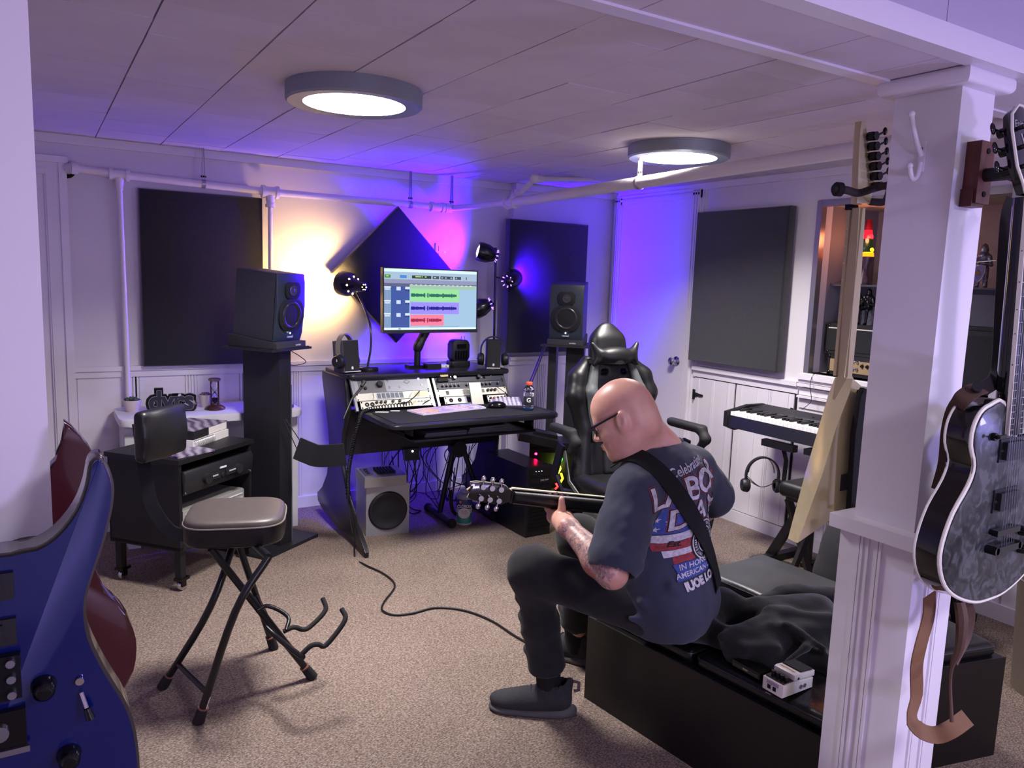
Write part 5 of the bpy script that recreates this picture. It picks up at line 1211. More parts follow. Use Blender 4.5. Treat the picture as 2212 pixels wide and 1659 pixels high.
bg = px(1862, 1150, d=3.25); solid('bag_body', [ell((bg.x, bg.y, .30), (.15, .17, .30), None, .02), rbox((bg.x, bg.y, .15), (.12, .14, .15), None, .04, .06), rbox((bg.x, bg.y, -.1), (.4, .4, .1), None, .001, .002, True)], .01, M('bag_cloth', '2c2c30', .8, bump=.3, bscale=300), g, 2)
# ---- lava lamp, figures, amplifiers in the recess
ll = thing('lava_lamp', 'lava lamp with red top, orange base and glowing blobs on the recess shelf', 'lamp', (3.93, 2.66, 1.504))
m = T(3.93, 2.66, 1.504)
B(m).lathe([(0, 0), (.036, 0), (.040, .004), (.022, .085), (.020, .095), (.042, .150), (.041, .154), (0, .154)], 32).build('base', M('lava_base', '5a4a58', .35, .3, var=.5, vscale=60), ll)
B(m).lathe([(.040, .152), (.0405, .160), (.019, .305)], 32).build('globe', glass, ll)
B(m).lathe([(0, .154), (.038, .154), (.0385, .162), (.037, .175), (0, .178)], 24).build('orange_liquid', M('lava_orange', 'ff7a10', .4, emit='ff6a08', estr=3.0), ll)
B(m).lathe([(0, .178), (.0355, .178), (.026, .25), (0, .25)], 24).build('green_liquid', M('lava_green', '1c3a20', .3, emit='16401c', estr=.25), ll)
B(m).ball((.0, -.012, .19), (.02, .03, .017), 16).build('wax_blob', M('lava_yellow', 'ffb020', .4, emit='ffa010', estr=5), ll)
B(m).lathe([(0, .25), (.026, .25), (.0175, .302), (0, .302)], 24).build('red_liquid', M('lava_red', 'f01420', .4, emit='f01020', estr=2.2), ll)
B(m).ball((.0, -.004, .262), (.024, .026, .02), 16).build('wax_blob', M('lava_redwax', 'ff2020', .4, emit='ff1820', estr=4), ll)
B(m).lathe([(.0195, .300), (.0165, .345), (.014, .350), (.014, .356), (0, .356)], 24).build('cap', M('lava_cap', 'a01830', .3, .3), ll)
light('lava_lamp_glow', 'POINT', (3.90, 2.64, 1.75), 1.1, (1, .32, .12), .04)
tolex = M('tolex', '141417', .6, bump=.5, bscale=500)
def amp(name, label, lo, hi, face, logo=None, piping=True, ctrl=None):
    a_ = thing(name, label, 'amplifier', ((lo[0]+hi[0])/2, (lo[1]+hi[1])/2, lo[2]))
    B().b2(lo, hi, bev=.012, seg=3).build('cabinet', tolex, a_)
    x = lo[0]
    B().b2((x-.004, lo[1]+.02, lo[2]+.02), (x+.002, hi[1]-.02, hi[2]-.025), bev=.002).build('front', face, a_)
    if piping: B().b2((x-.007, lo[1]+.015, hi[2]-.028), (x-.002, hi[1]-.015, hi[2]-.022)).build('piping', M('pale_piping', 'd8d4c8', .4), a_)
    for y in (lo[1]+.012, hi[1]-.012):
        for z in (lo[2]+.012, hi[2]-.012): B().ball((x+.006, y, z), .013, 10).build('corner', blackg, a_)
    return a_
gc = M('grille_black', '1d1d21', .8, bump=.5, bscale=600)
amp('guitar_amplifier', 'black amplifier head under the statuettes in the recess', (3.80, 2.22, 1.115), (4.05, 2.77, 1.285), gc)
a_ = amp('tan_amplifier', 'tan-fronted amplifier on the recess sill under the black amplifier head', (3.80, 2.24, 1.0), (4.05, 2.75, 1.113), M('tan_panel', 'a38c68', .45), piping=False)
B(frameX((3.795, 2.63, 1.075), (0, -1, 0)) @ RX(90)).text('FUSA', .03, T(0, 0, .0), bold=.001, sx=1.0).build('lettering', dark, a_)
for (y, z) in ((2.585, 1.085), (2.585, 1.045), (2.56, 1.085), (2.56, 1.045), (2.53, 1.065), (2.50, 1.065)): B(frameX((3.796, y, z), (0, -1, 0)) @ RX(90)).lathe([(0, .012), (.006, .012), (.008, .004), (.011, 0)], 14).build('knob', chrome if y > 2.55 else knobm, a_)
amp('amplifier_cabinet', 'black speaker cabinet at the right end of the recess', (3.80, 1.84, 1.0), (4.08, 2.18, 1.30), gc, piping=False)
amp('guitar_amplifier', 'grey-fronted amplifier head under the knight figurine', (3.82, 1.86, 1.302), (4.05, 2.16, 1.495), M('amp_grey_face', '4a4a50', .5), piping=False)
sil2 = M('figure_silver', '8c8c92', .3, .8, var=.5, vscale=90); blf = M('figure_black', '19191d', .3, .3)
def figure(name, label, x, y, z, H, seated, mt_, arms=1):
    f = thing(name, label, 'figurine', (x, y, z), None); k = H
    pr = [ell((x, y, z+k*.86), (k*.07, k*.065, k*.085), None, k*.03), cap((x, y, z+k*.52), (x, y, z+k*.70), k*.085, k*.12, k*.05), cap((x, y, z+k*.74), (x, y, z+k*.80), k*.035, k*.03, k*.03)]
    for s in (-1, 1):
        pr += [cap((x, y+s*k*.12, z+k*.70), (x-k*.04, y+s*k*.19, z+k*.52), k*.05, k*.04, k*.03), cap((x-k*.04, y+s*k*.19, z+k*.52), (x-k*.15, y+s*k*.09, z+k*.55), k*.035, k*.03, k*.02)]
        if seated: pr += [cap((x, y+s*k*.07, z+k*.45), (x-k*.2, y+s*k*.12, z+k*.38), k*.06, k*.045, k*.03), cap((x-k*.2, y+s*k*.12, z+k*.38), (x-k*.2, y+s*k*.10, z+k*.04), k*.045, k*.035, k*.02), cap((x-k*.2, y+s*k*.10, z+k*.03), (x-k*.28, y+s*k*.10, z+k*.03), k*.03, k*.03, k*.02)]
        else: pr += [cap((x, y+s*k*.07, z+k*.45), (x, y+s*k*.09, z+k*.04), k*.065, k*.045, k*.03), cap((x, y+s*k*.09, z+k*.03), (x-k*.07, y+s*k*.09, z+k*.03), k*.035, k*.03, k*.02)]
    solid('body', pr, max(k*.022, .0022), mt_, f, 1); return f
f = figure('seated_figurine', 'black and silver seated statuette on the amplifier, nearer the recess frame', 3.90, 2.665, 1.285, .205, True, blf)
B().b2((3.90, 2.63, 1.285), (3.95, 2.70, 1.37), bev=.006).build('stool', sil2, f); B().ball((3.885, 2.668, 1.42), (.012, .016, .022), 10).build('breastplate', M('figure_skin', 'b08a78', .5), f)
f = figure('seated_figurine', 'black seated statuette with silver trim beside the pillar edge', 3.88, 2.585, 1.285, .21, True, blf)
B().b2((3.885, 2.55, 1.285), (3.935, 2.62, 1.37), bev=.006).build('stool', sil2, f)
for k in range(4): B().ball((3.862, 2.57+.01*k, 1.40+.012*k), .006, 8).build('silver_stud', chrome, f)
f = figure('knight_figurine', 'silver knight figurine holding a shield, seen right of the pillar', 3.93, 2.03, 1.497, .225, False, sil2)
B().lathe([(0, .0), (.017, .0), (.019, .02), (.012, .04), (0, .05)], 14, T(3.93, 2.03, 1.67)).build('helmet', sil2, f)
sh = [(-.028, .035), (0, .04), (.028, .035), (.027, .0), (.016, -.032), (0, -.048), (-.016, -.032), (-.027, .0)]
B(frameX((3.885, 2.022, 1.575), (.2, -1, 0)) @ RX(90)).prism(sh, 0, .005, bev=.0015).build('shield', M('shield_silver', 'b4b0c4', .25, .7), f)
B(frameX((3.878, 2.022, 1.575), (.2, -1, 0)) @ RX(90)).prism([(x*.8, y*.8) for x, y in sh], 0, .003).build('shield_field', M('shield_violet', '8880b4', .4), f)
B(frameX((3.874, 2.022, 1.575), (.2, -1, 0)) @ RX(90)).prism(star(0, .0, .016), 0, .003).build('shield_emblem', M('gold', '9c7a3c', .3, .7), f)
B().cyl((3.885, 2.10, 1.622), (3.885, 1.95, 1.635), .0025, n=6).build('sword', chrome, f)
g = thing('wooden_box', 'small brown box beside the lava lamp on the recess shelf', 'box', (3.95, 2.52, 1.504)); B().b2((3.93, 2.50, 1.504), (3.98, 2.57, 1.60), bev=.003).build('box_body', M('brown_box', '4a3430', .5), g)
g = thing('note_card', 'white card with handwritten letters beside the cream guitar neck', 'card', (3.66, 2.5, .82))
B(frameX((3.655, 2.475, .90), (0, -1, 0)) @ RX(90)).b2((-.085, -.085, 0), (.085, .085, .003)).build('card_sheet', M('card_paper', 'd8cfc4', .8), g)
B(frameX((3.6515, 2.495, .935), (0, -1, 0)) @ RX(90) @ RZ(-6)).text('BE', .05, T(0, 0, .002), shear=.25).build('lettering', M('pencil', '6a645e', .8), g)
cable('thin_wire', 'thin black wire curling down the sill beside the music rest', [(3.69, 2.70, 1.005), (3.66, 2.73, 1.0), (3.62, 2.715, .94), (3.62, 2.70, .86), (3.55, 2.70, .815)], .002, 5, None, 6)
# ================================================================ the guitarist
skin = bpy.data.materials.new('skin'); skin.use_nodes = True; nt = skin.node_tree; b = nt.nodes['Principled BSDF']
b.inputs['Roughness'].default_value = .42; b.inputs['Subsurface Weight'].default_value = .12; b.inputs['Subsurface Radius'].default_value = (.02, .008, .005); b.inputs['Subsurface Scale'].default_value = .5
def noise_ramp(nt, scale, stops, detail=3, dist=0., tex='ShaderNodeTexNoise'):
    tc = nt.nodes.new('ShaderNodeTexCoord'); n = nt.nodes.new(tex); n.inputs['Scale'].default_value = scale
    if tex == 'ShaderNodeTexNoise': n.inputs['Detail'].default_value = detail; n.inputs['Distortion'].default_value = dist
    r = nt.nodes.new('ShaderNodeValToRGB'); el = r.color_ramp.elements
    for i, (p, c) in enumerate(stops):
        e = el[i] if i < 2 else el.new(p)
        e.position = p; e.color = lin(c)
    nt.links.new(tc.outputs['Object'], n.inputs['Vector'])
    nt.links.new(n.outputs['Fac'] if 'Fac' in n.outputs else n.outputs[0], r.inputs[0]); return r.outputs[0]
nt.links.new(noise_ramp(nt, 14, [(.3, 'c08a7a'), (.7, 'd3a592')]), b.inputs['Base Color'])
tat = bpy.data.materials.new('tattooed_skin'); tat.use_nodes = True; nt = tat.node_tree; b = nt.nodes['Principled BSDF']; b.inputs['Roughness'].default_value = .45
c1 = noise_ramp(nt, 42, [(.36, '6a5a62'), (.46, 'b08a80'), (.54, '8d7076'), (.60, 'c99a8a')], 4, 2.2)
c2 = noise_ramp(nt, 15, [(.56, '000000'), (.62, 'ffffff')], 1, .6)
mxn = nt.nodes.new('ShaderNodeMixRGB'); nt.links.new(c2, mxn.inputs[0]); nt.links.new(c1, mxn.inputs[1]); mxn.inputs[2].default_value = lin('a85850')
nt.links.new(mxn.outputs[0], b.inputs['Base Color'])
Fb = Vector((-.29, .95, 0)).normalized(); Lb = Vector((-Fb.y, Fb.x, 0)); Rb = -Lb; UP = Vector((0, 0, 1))
pel = Vector((1.725, 1.735, .455))
chest = px(1440, 1065, d=2.42); c7 = px(1428, 962, d=2.44)
shL, shR = px(1366, 1064, d=2.29), px(1496, 1012, d=2.55)
elL, wrL = px(1322, 1238, d=2.20), px(1229, 1140, d=2.38)
elR, wrR = px(1545, 1080, d=2.72), px(1440, 1140, d=2.84)
hipL, hipR = pel+Lb*.10+Vector((0, 0, -.0)), pel+Rb*.10
knL, knR = px(1150, 1232, d=2.50), px(1250, 1160, d=2.76)
anL, anR = Vector((1.445, 2.015, .10)), Vector((1.735, 2.255, .10))
# head frame
hf = Vector((-.62, .78, 0)).normalized(); pt_ = math.radians(27)
Fh = hf*math.cos(pt_)+Vector((0, 0, -math.sin(pt_))); Uh = hf*math.sin(pt_)+Vector((0, 0, math.cos(pt_))); Xh = Fh.cross(Uh)
HS = .93
ear = px(1341, 910, d=2.31)
Ho = ear+Xh*.079*HS+Fh*.008
HM = Matrix.Identity(4)
for i in range(3): HM[i][0] = Xh[i]*HS; HM[i][1] = Fh[i]*HS; HM[i][2] = Uh[i]*HS; HM[i][3] = Ho[i]
HR = Matrix.Identity(4)
for i in range(3): HR[i][0] = Xh[i]; HR[i][1] = Fh[i]; HR[i][2] = Uh[i]
h = lambda x, y, z: HM @ Vector((x, y, z))
he = lambda c, r, k=.02, neg=False, R=None: ell(h(*c), tuple(v*HS for v in r), HR if R is None else HR @ R, k, neg)
hc = lambda a, b_, ra, rb, k=.015, neg=False: cap(h(*a), h(*b_), ra*HS, rb*HS, k, neg)
head = [he((0, -.014, .043), (.078, .098, .088)), he((0, .036, .036), (.064, .056, .064), .03), he((0, .034, -.035), (.058, .058, .07), .03),
        he((0, -.045, .0), (.066, .065, .07), .03), he((0, .0, -.05), (.058, .06, .05), .03)]
for s in (-1, 1):
    head += [he((s*.036, .048, -.03), (.03, .034, .034), .02), hc((s*.052, .0, -.055), (s*.02, .07, -.098), .022, .019, .03),
             he((s*.034, .03, -.085), (.03, .04, .026), .03)]
head += [he((0, .077, -.098), (.024, .018, .019), .02), he((0, .035, -.104), (.045, .045, .022), .03),
         hc((-.04, .076, .018), (.04, .076, .018), .013, .013, .02), hc((0, .088, .006), (0, .113, -.031), .0075, .0115, .012)]
for s in (-1, 1):
    head += [he((s*.011, .1, -.036), (.0085, .011, .0075), .008), he((s*.031, .098, .0), (.017, .013, .011), .012, True), he((s*.031, .0795, -.001), (.0125, .0125, .0115), .006),
             hc((s*.020, .0915, .003), (s*.043, .086, .001), .0022, .0018, .004)]
head += [hc((-.017, .090, -.061), (.017, .090, -.061), .0080, .0075, .01), he((0, .103, -.060), (.012, .010, .0065), .008), he((0, .101, -.071), (.012, .010, .007), .008),
         hc((-.016, .088, -.073), (.016, .088, -.073), .0075, .0075, .01), hc((-.017, .109, -.0655), (.017, .109, -.0655), .0024, .0018, .004, True)]
for s in (-1, 1):
    Re = Matrix.Rotation(math.radians(12), 4, 'X') @ Matrix.Rotation(math.radians(-s*18), 4, 'Z')
    head += [he((s*.085, -.014, .0), (.0100, .019, .032), .008, False, Re), he((s*.0945, -.009, .003), (.0075, .0105, .018), .005, True, Re),
             he((s*.081, -.004, -.028), (.006, .009, .010), .008), he((s*.083, .002, -.004), (.004, .004, .006), .004)]
skin_prims = head+[cap(h(0, -.036, -.03), c7+Fb*.03, .066, .071, .035), cap(h(0, .01, -.075), c7+Fb*.075+Vector((0, 0, -.04)), .05, .055, .04), he((0, -.068, -.05), (.045, .03, .03), .03)]
skin_prims += [cap(c7+Vector((0, 0, -.03)), shL+Vector((0, 0, .01)), .06, .045, .04), cap(c7+Vector((0, 0, -.03)), shR+Vector((0, 0, .01)), .06, .045, .04),
               cap(c7+Vector((0, 0, -.06)), chest, .07, .08, .04), cap(chest, pel+Fb*.02, .08, .085, .04), cap(hipL, knL, .065, .05, .03), cap(hipR, knR, .065, .05, .03),
               cap(knL, anL, .048, .034, .02), cap(knR, anR, .048, .034, .02)]
for (a, e_, w_) in ((shL, elL, wrL), (shR, elR, wrR)):
    q = e_.lerp(w_, .28)
    skin_prims += [cap(a, e_, .052, .043, .02), cap(e_, q, .043, .047, .02), cap(q, w_, .047, .029, .03)]
# guitar neck line and the hand that holds it
G0 = px(1106, 1071, d=2.44); Gh = px(1213, 1081, d=2.49); G1 = px(1330, 1094, d=2.62)
gn = (G0-G1).normalized()
ga = (UP.cross(gn)); ga = ga if ga.dot(Vector((.6, .78, 0))) > 0 else -ga; ga.normalize(); gu = gn.cross(ga); gu = gu if gu.z > 0 else -gu
Cn = Gh
P = lambda s, u, a: Cn+gn*s+gu*u+ga*a
palm0 = wrL; pc = P(-.01, -.062, -.012)
skin_prims += [cap(wrL, pc, .028, .030, .02), cap(wrL+gn*.010, P(.018, -.058, .0), .020, .020, .02), cap(wrL-gn*.012, P(-.032, -.056, .0), .020, .020, .02), cap(P(.022, -.052, .0), P(-.036, -.05, .0), .0155, .0155, .015)]
for k, (s, dl) in enumerate(((.026, 0), (.006, .004), (-.014, .002), (-.034, -.004))):
    skin_prims += [cap(P(s, -.05, .004), P(s*1.1, -.038+dl*.3, .031), .0100, .0092, .005), cap(P(s*1.1, -.038+dl*.3, .031), P(s*1.15, -.012, .044), .0092, .0086, .004), cap(P(s*1.15, -.012, .044), P(s*1.15, .012+dl, .032), .0086, .0076, .004)]
skin_prims += [cap(wrL+gn*.012, P(.012, -.048, -.030), .021, .0165, .02), cap(P(.012, -.048, -.030), P(.016, -.016, -.037), .0145, .0118, .010), cap(P(.016, -.016, -.037), P(.022, .012, -.034), .0118, .0098, .006)]
# right hand, curled over the strings
rd = (wrR-elR).normalized(); rs = rd.cross(UP).normalized()
skin_prims += [cap(wrR, wrR+rd*.065, .026, .028, .02)]
for k in range(4):
    a = wrR+rd*.075+rs*(.03-.02*k); skin_prims += [cap(a, a+rd*.035-UP*.012, .0095, .009, .006), cap(a+rd*.035-UP*.012, a+rd*.045-UP*.04, .009, .0075, .006)]
a = wrR+rd*.03-rs*.03; skin_prims += [cap(a, a+rd*.035-rs*.012-UP*.01, .0125, .0105, .008), cap(a+rd*.035-rs*.012-UP*.01, a+rd*.06-UP*.02, .0105, .0085, .006)]
person = solid('person', skin_prims, .0042, [skin, tat], None, 2)
tag(person, 'bald seated man in glasses, navy printed T-shirt and dark trousers, playing guitar', 'person')
me = person.data; off = person.location
co = np.empty(len(me.polygons)*3, dtype=np.float32); me.polygons.foreach_get('center', co); co = co.reshape(-1, 3)+np.array(off)
a = np.array(wrL+(wrL-elL)*.02); b_ = np.array(elL); d_ = b_-a; t = np.clip(((co-a) @ d_)/(d_ @ d_), -.2, 1.2)
dist = np.linalg.norm(co-a-t[:, None]*d_, axis=1); me.polygons.foreach_set('material_index', ((dist < .062) & (t > 0) & (t < 1.15)).astype(np.int32))
# ---- T-shirt
shirtm = M('shirt_cotton', '2c3143', .88, var=.1, vscale=9, bump=.35, bscale=900, sheen=.15, bdist=.0015)
mid = px(1450, 1180, d=2.46)
Rt = Matrix.Identity(4)
for i in range(3): Rt[i][0] = Rb[i]; Rt[i][1] = Fb[i]; Rt[i][2] = UP[i]
sp_ = [ell(chest+Fb*.01, (.185, .125, .16), Rt, .05), ell(mid+Fb*.035, (.175, .145, .17), Rt, .06), ell(pel+UP*.03+Fb*.015+Lb*.015, (.180, .135, .16), Rt, .06), cap(pel+Fb*-.03+Lb*.07, pel-Fb*.02+Rb*.02, .115, .11, .05),
       cap(c7+Fb*.015+Vector((0, 0, -.035))+Lb*.02, shL+Vector((0, 0, .0)), .062, .064, .05), cap(c7+Fb*.015+Vector((0, 0, -.035))+Rb*.02, shR, .062, .064, .05),
       ell(c7+Vector((0, 0, -.07)), (.12, .09, .06), Rt, .05)]
sL = shL.lerp(elL, .80); sR = shR.lerp(elR, .85)
sp_ += [cap(shL, shL.lerp(elL, .45), .072, .075, .03), cap(shL.lerp(elL, .45), sL, .075, .082, .03), cap(shR, sR, .072, .078, .03)]
sp_.append(cap(px(1402, 1235, d=2.38), px(1440, 1305, d=2.38), .078, .068, .05))
# folds
g2 = random.Random(3)
bk = lambda r_, z, f=-.13: chest+Rb*r_+UP*z+Fb*f
for (a_, b2, rr) in ((bk(-.12, -.24, -.1), bk(-.02, -.36, -.13), .010), (bk(-.16, -.30, -.03), bk(-.02, -.42, -.12), .011), (bk(-.17, -.36, .0), bk(.02, -.46, -.12), .010), (bk(.02, .07, -.1), bk(.03, -.0, -.115), .007), (bk(.06, .07, -.09), bk(.085, -.01, -.11), .007), (bk(-.02, .075, -.1), bk(-.03, .01, -.115), .006), (bk(.10, .055, -.07), bk(.14, -.04, -.08), .008)):
    sp_.append(cap(a_, b2, rr, rr*.6, .02))
for s in range(4):
    q = shL.lerp(elL, .25+.16*s); sp_.append(cap(q+Vector((-.045, -.06, .01)), q+Vector((.03, -.065, -.035)), .009, .006, .02))
sp_ += [cap(h(0, -.036, -.03), c7+Fb*.02, .069, .078, .006, True), cap(sL.lerp(elL, -.05), elL, .058, .064, .004, True), cap(sR.lerp(elR, .05), elR, .052, .056, .004, True)]
sp_ += [rbox(pel+Vector((0, 0, -.15)), (.4, .4, .085), Matrix.Rotation(math.radians(-7), 4, 'Y'), .005, .006, True)]
shirt = solid('t_shirt', sp_, .0055, shirtm, person, 2, lambda V: .0028*vnoise(V*np.array([1, 1, .45]), 55, 2)+.0016*vnoise(V, 120, 5))
sm_ = shirt.data
def bvh_of(o):
    off = wloc(o); return BVHTree.FromPolygons([v.co+off for v in o.data.vertices], [p_.vertices[:] for p_ in o.data.polygons])
sb = bvh_of(shirt)
# neck rib
ring = []
nd = (c7+Fb*.02-h(0, -.036, -.03)).normalized(); na = nd.orthogonal().normalized(); nb_ = nd.cross(na)
for k in range(36):
    d0 = na*math.cos(k*PI/18)+nb_*math.sin(k*PI/18); o_ = h(0, -.036, -.03).lerp(c7+Fb*.02, .72)
    pos = None
    for s_ in range(40):
        pp = o_+nd*(s_*.003-.02)+d0*.0745
        loc, nn, ix, ds = sb.find_nearest(pp)
        if loc is not None and (pos is None or ds < pos[1]): pos = (loc+d0*.0, ds)
    ring.append(pos[0])
ring = [(ring[i-1]+ring[i]+ring[(i+1) % 36])/3 for i in range(36)]
B().tube(ring, .0065, 8, closed=True).build('collar', M('shirt_rib', '272c3c', .9, bump=.4, bscale=700), shirt)
# ---- print on the back
def draped(name, mat, items, off):
    """flat artwork in the plane of the back, cut fine and laid on the cloth"""
    bb = B()
    for kind, *a in items:
        if kind == 't': bb.text(a[0], a[1], a[2], ext=0., bold=a[3] if len(a) > 3 else 0., sx=a[4] if len(a) > 4 else 1., shear=a[5] if len(a) > 5 else 0.)
        elif kind == 'p':
            vs = [bb.bm.verts.new(a[1] @ Vector((x, y, 0))) for x, y in a[0]]; bb.bm.faces.new(vs)
    bm = bb.bm
    bmesh.ops.triangulate(bm, faces=bm.faces)
    for ax in (0, 1):
        v = -.25
        while v < .25:
            n_ = Vector((1, 0, 0)) if ax == 0 else Vector((0, 1, 0))
            bmesh.ops.bisect_plane(bm, geom=bm.verts[:]+bm.edges[:]+bm.faces[:], plane_co=n_*v, plane_no=n_)
            v += .009
    PO = bk(.0, -.06, -.6)
    for v in bm.verts:
        w = PO+Rb*v.co.x+UP*v.co.y
        loc, nn, ix, ds = sb.ray_cast(w, Fb)
        if loc is None: loc, nn, ix, ds = sb.find_nearest(w+Fb*.45)
        v.co = loc+nn*off
    bmesh.ops.recalc_face_normals(bm, faces=bm.faces)
    return bb.build(name, mat, shirt, recalc=False)
A_ = T(-.02, .068, 0) @ RZ(5) @ Matrix.Diagonal((1.12, .97, 1, 1))
R9 = random.Random(4)
def stripe(y0, y1, x0=-.16, x1=.17, s=.12):
    o = [(x0+.012*R9.random(), y0)]; n = 12
    for k in range(n+1): x = x0+(x1-x0)*k/n; o.append((x, y1+s*(x-x0)*.3+.003*R9.random()))
    for k in range(n, -1, -1): x = x0+(x1-x0)*k/n; o.append((x, y0+s*(x-x0)*.3+.003*R9.random()))
    return o[1:]
prr = M('print_red_ink', '8a3238', .8, var=.3, vscale=90); prw = M('print_white_ink', 'b9b6bb', .8, var=.25, vscale=90); prb = M('print_blue_ink', '34488c', .8, var=.25, vscale=90); prs = M('print_silver_ink', 'a9a9b0', .7, var=.35, vscale=60); prd = M('print_dark_ink', '17181f', .85)
draped('print_stripes', prw, [('p', stripe(-.125, -.098, -.12), A_), ('p', stripe(-.170, -.150, -.10), A_), ('p', stripe(-.04, -.02, .10, .165), A_), ('p', stripe(-.09, -.07, .11, .165), A_)], .0012)
draped('print_stripes', prr, [('p', stripe(-.150, -.126, -.115), A_), ('p', stripe(-.195, -.171, -.08), A_), ('p', stripe(-.018, .004, .10, .165), A_), ('p', stripe(-.066, -.044, .10, .165), A_), ('p', stripe(.02, .04, .11, .16), A_)], .0012)
draped('print_canton', prb, [('p', [(-.13, -.092), (-.02, -.092), (-.02, .045), (-.06, .052), (-.09, .045), (-.12, -.02)], A_)], .0014)
draped('print_stars', prw, [('p', star(x, y, .0115), A_) for (x, y) in ((-.115, -.075), (-.09, -.05), (-.12, -.04), (-.085, .03), (-.075, .012), (-.06, .04), (-.075, -.075))], .002)
draped('print_outline', prr, [('t', 'LABOR', .098, A_ @ T(.0, .038, 0) @ RZ(3), .0062, 1.03), ('t', 'DAY', .098, A_ @ T(.012, -.045, 0) @ RZ(3), .0062, 1.1)], .0024)
draped('print_shadow', prd, [('t', 'LABOR', .098, A_ @ T(.0, .038, 0) @ RZ(3), .0045, 1.03), ('t', 'DAY', .098, A_ @ T(.012, -.045, 0) @ RZ(3), .0045, 1.1)], .0030)
draped('print_lettering', prs, [('t', 'LABOR', .098, A_ @ T(.0, .038, 0) @ RZ(3), .0018, 1.03), ('t', 'DAY', .098, A_ @ T(.012, -.045, 0) @ RZ(3), .0018, 1.1), ('t', 'Celebrating', .036, A_ @ T(.0, .098, 0) @ RZ(6), .0006, .9, .25)], .0036)
cir = lambda r, n=40, x=.045, y=-.145: [(x+r*math.cos(2*PI*k/n), y+r*math.sin(2*PI*k/n)) for k in range(n)]
draped('print_seal', prd, [('p', cir(.066), A_)], .0034)
ringp = lambda r0, r1: [[(.045+r*math.cos(2*PI*k/24), -.145+r*math.sin(2*PI*k/24)) for (r, k) in ((r0, j), (r1, j), (r1, j+1), (r0, j+1))] for j in range(24)]
draped('print_seal_rings', prw, [('p', q_, A_) for q_ in ringp(.058, .062)+ringp(.036, .040)]+[('p', [(.045+r*math.cos(2*PI*(k+w_)/16), -.145+r*math.sin(2*PI*(k+w_)/16)) for (r, w_) in ((.020, -.12), (.030, -.12), (.030, .12), (.020, .12))], A_) for k in range(16)]+[('t', 'T', .028, A_ @ T(.045, -.145, 0), .001)]+
       [('t', ch, .013, A_ @ T(.045+.049*math.sin(k*.21-2.6), -.145+.049*math.cos(k*.21-2.6), 0) @ RZ(-math.degrees(k*.21-2.6)), .0003) for k, ch in enumerate('INTERNATIONAL UNION OF OP')], .0042)
draped('print_banner', prb, [('p', [(-.085, -.245), (.115, -.245), (.105, -.222), (.118, -.192), (-.085, -.192), (-.075, -.22)], A_)], .0034)
draped('print_banner_text', prw, [('t', 'IN HONOR OF', .026, A_ @ T(.018, -.206, 0), .0004), ('t', 'AMERICAN LABOR', .024, A_ @ T(.018, -.231, 0), .0004), ('t', 'IUOE LOCAL', .034, A_ @ T(.03, -.266, 0), .0022)], .0042)
draped('print_small', prd, [('t', 'Est.', .026, A_ @ T(-.07, -.128, 0), .0006, 1, .3)], .0026)
# ---- trousers
trm = M('trouser_cloth', '111215', .9, bump=.3, bscale=500, var=.1, vscale=12, sheen=.1)
tp_ = [ell(pel+Vector((0, 0, -.01))+Fb*.01, (.165, .13, .10), Rt, .05)]
for (hp_, kn, an, s) in ((hipL, knL, anL, 0), (hipR, knR, anR, 1)):
    lo_ = kn.lerp(an, .78)
    tp_ += [cap(hp_, kn, .092, .070, .05), ell(kn+Vector((0, 0, .002)), (.070, .070, .068), None, .04), cap(kn, kn.lerp(an, .45), .062, .056, .05), cap(kn.lerp(an, .45), kn.lerp(an, .98), .056, .068, .04)]
    for j in range(5):
        q = kn.lerp(an, .12+.15*j); w = Vector((.05, -.04, -.012)); tp_.append(cap(q-w, q+Vector((.055, .02, .01)), .010, .006, .025))
    q = kn.lerp(hp_, .12); tp_.append(cap(q+Vector((.03, -.06, -.05)), q+Vector((-.02, .05, -.06)), .012, .008, .02))
    tp_.append(rbox(kn.lerp(an, .845)+(lo_-kn).normalized()*.12, (.13, .13, .12), (lo_-kn).to_track_quat('Z', 'Y').to_matrix(), .004, .004, True))
tp_.append(rbox(Vector((1.9, 1.6, .23)), (.24, .42, .13), None, .005, .02, True))
solid('trousers', tp_, .007, trm, person, 3, lambda V: .004*vnoise(V*np.array([1, 1, .5]), 42, 8)+.002*vnoise(V, 95, 9))
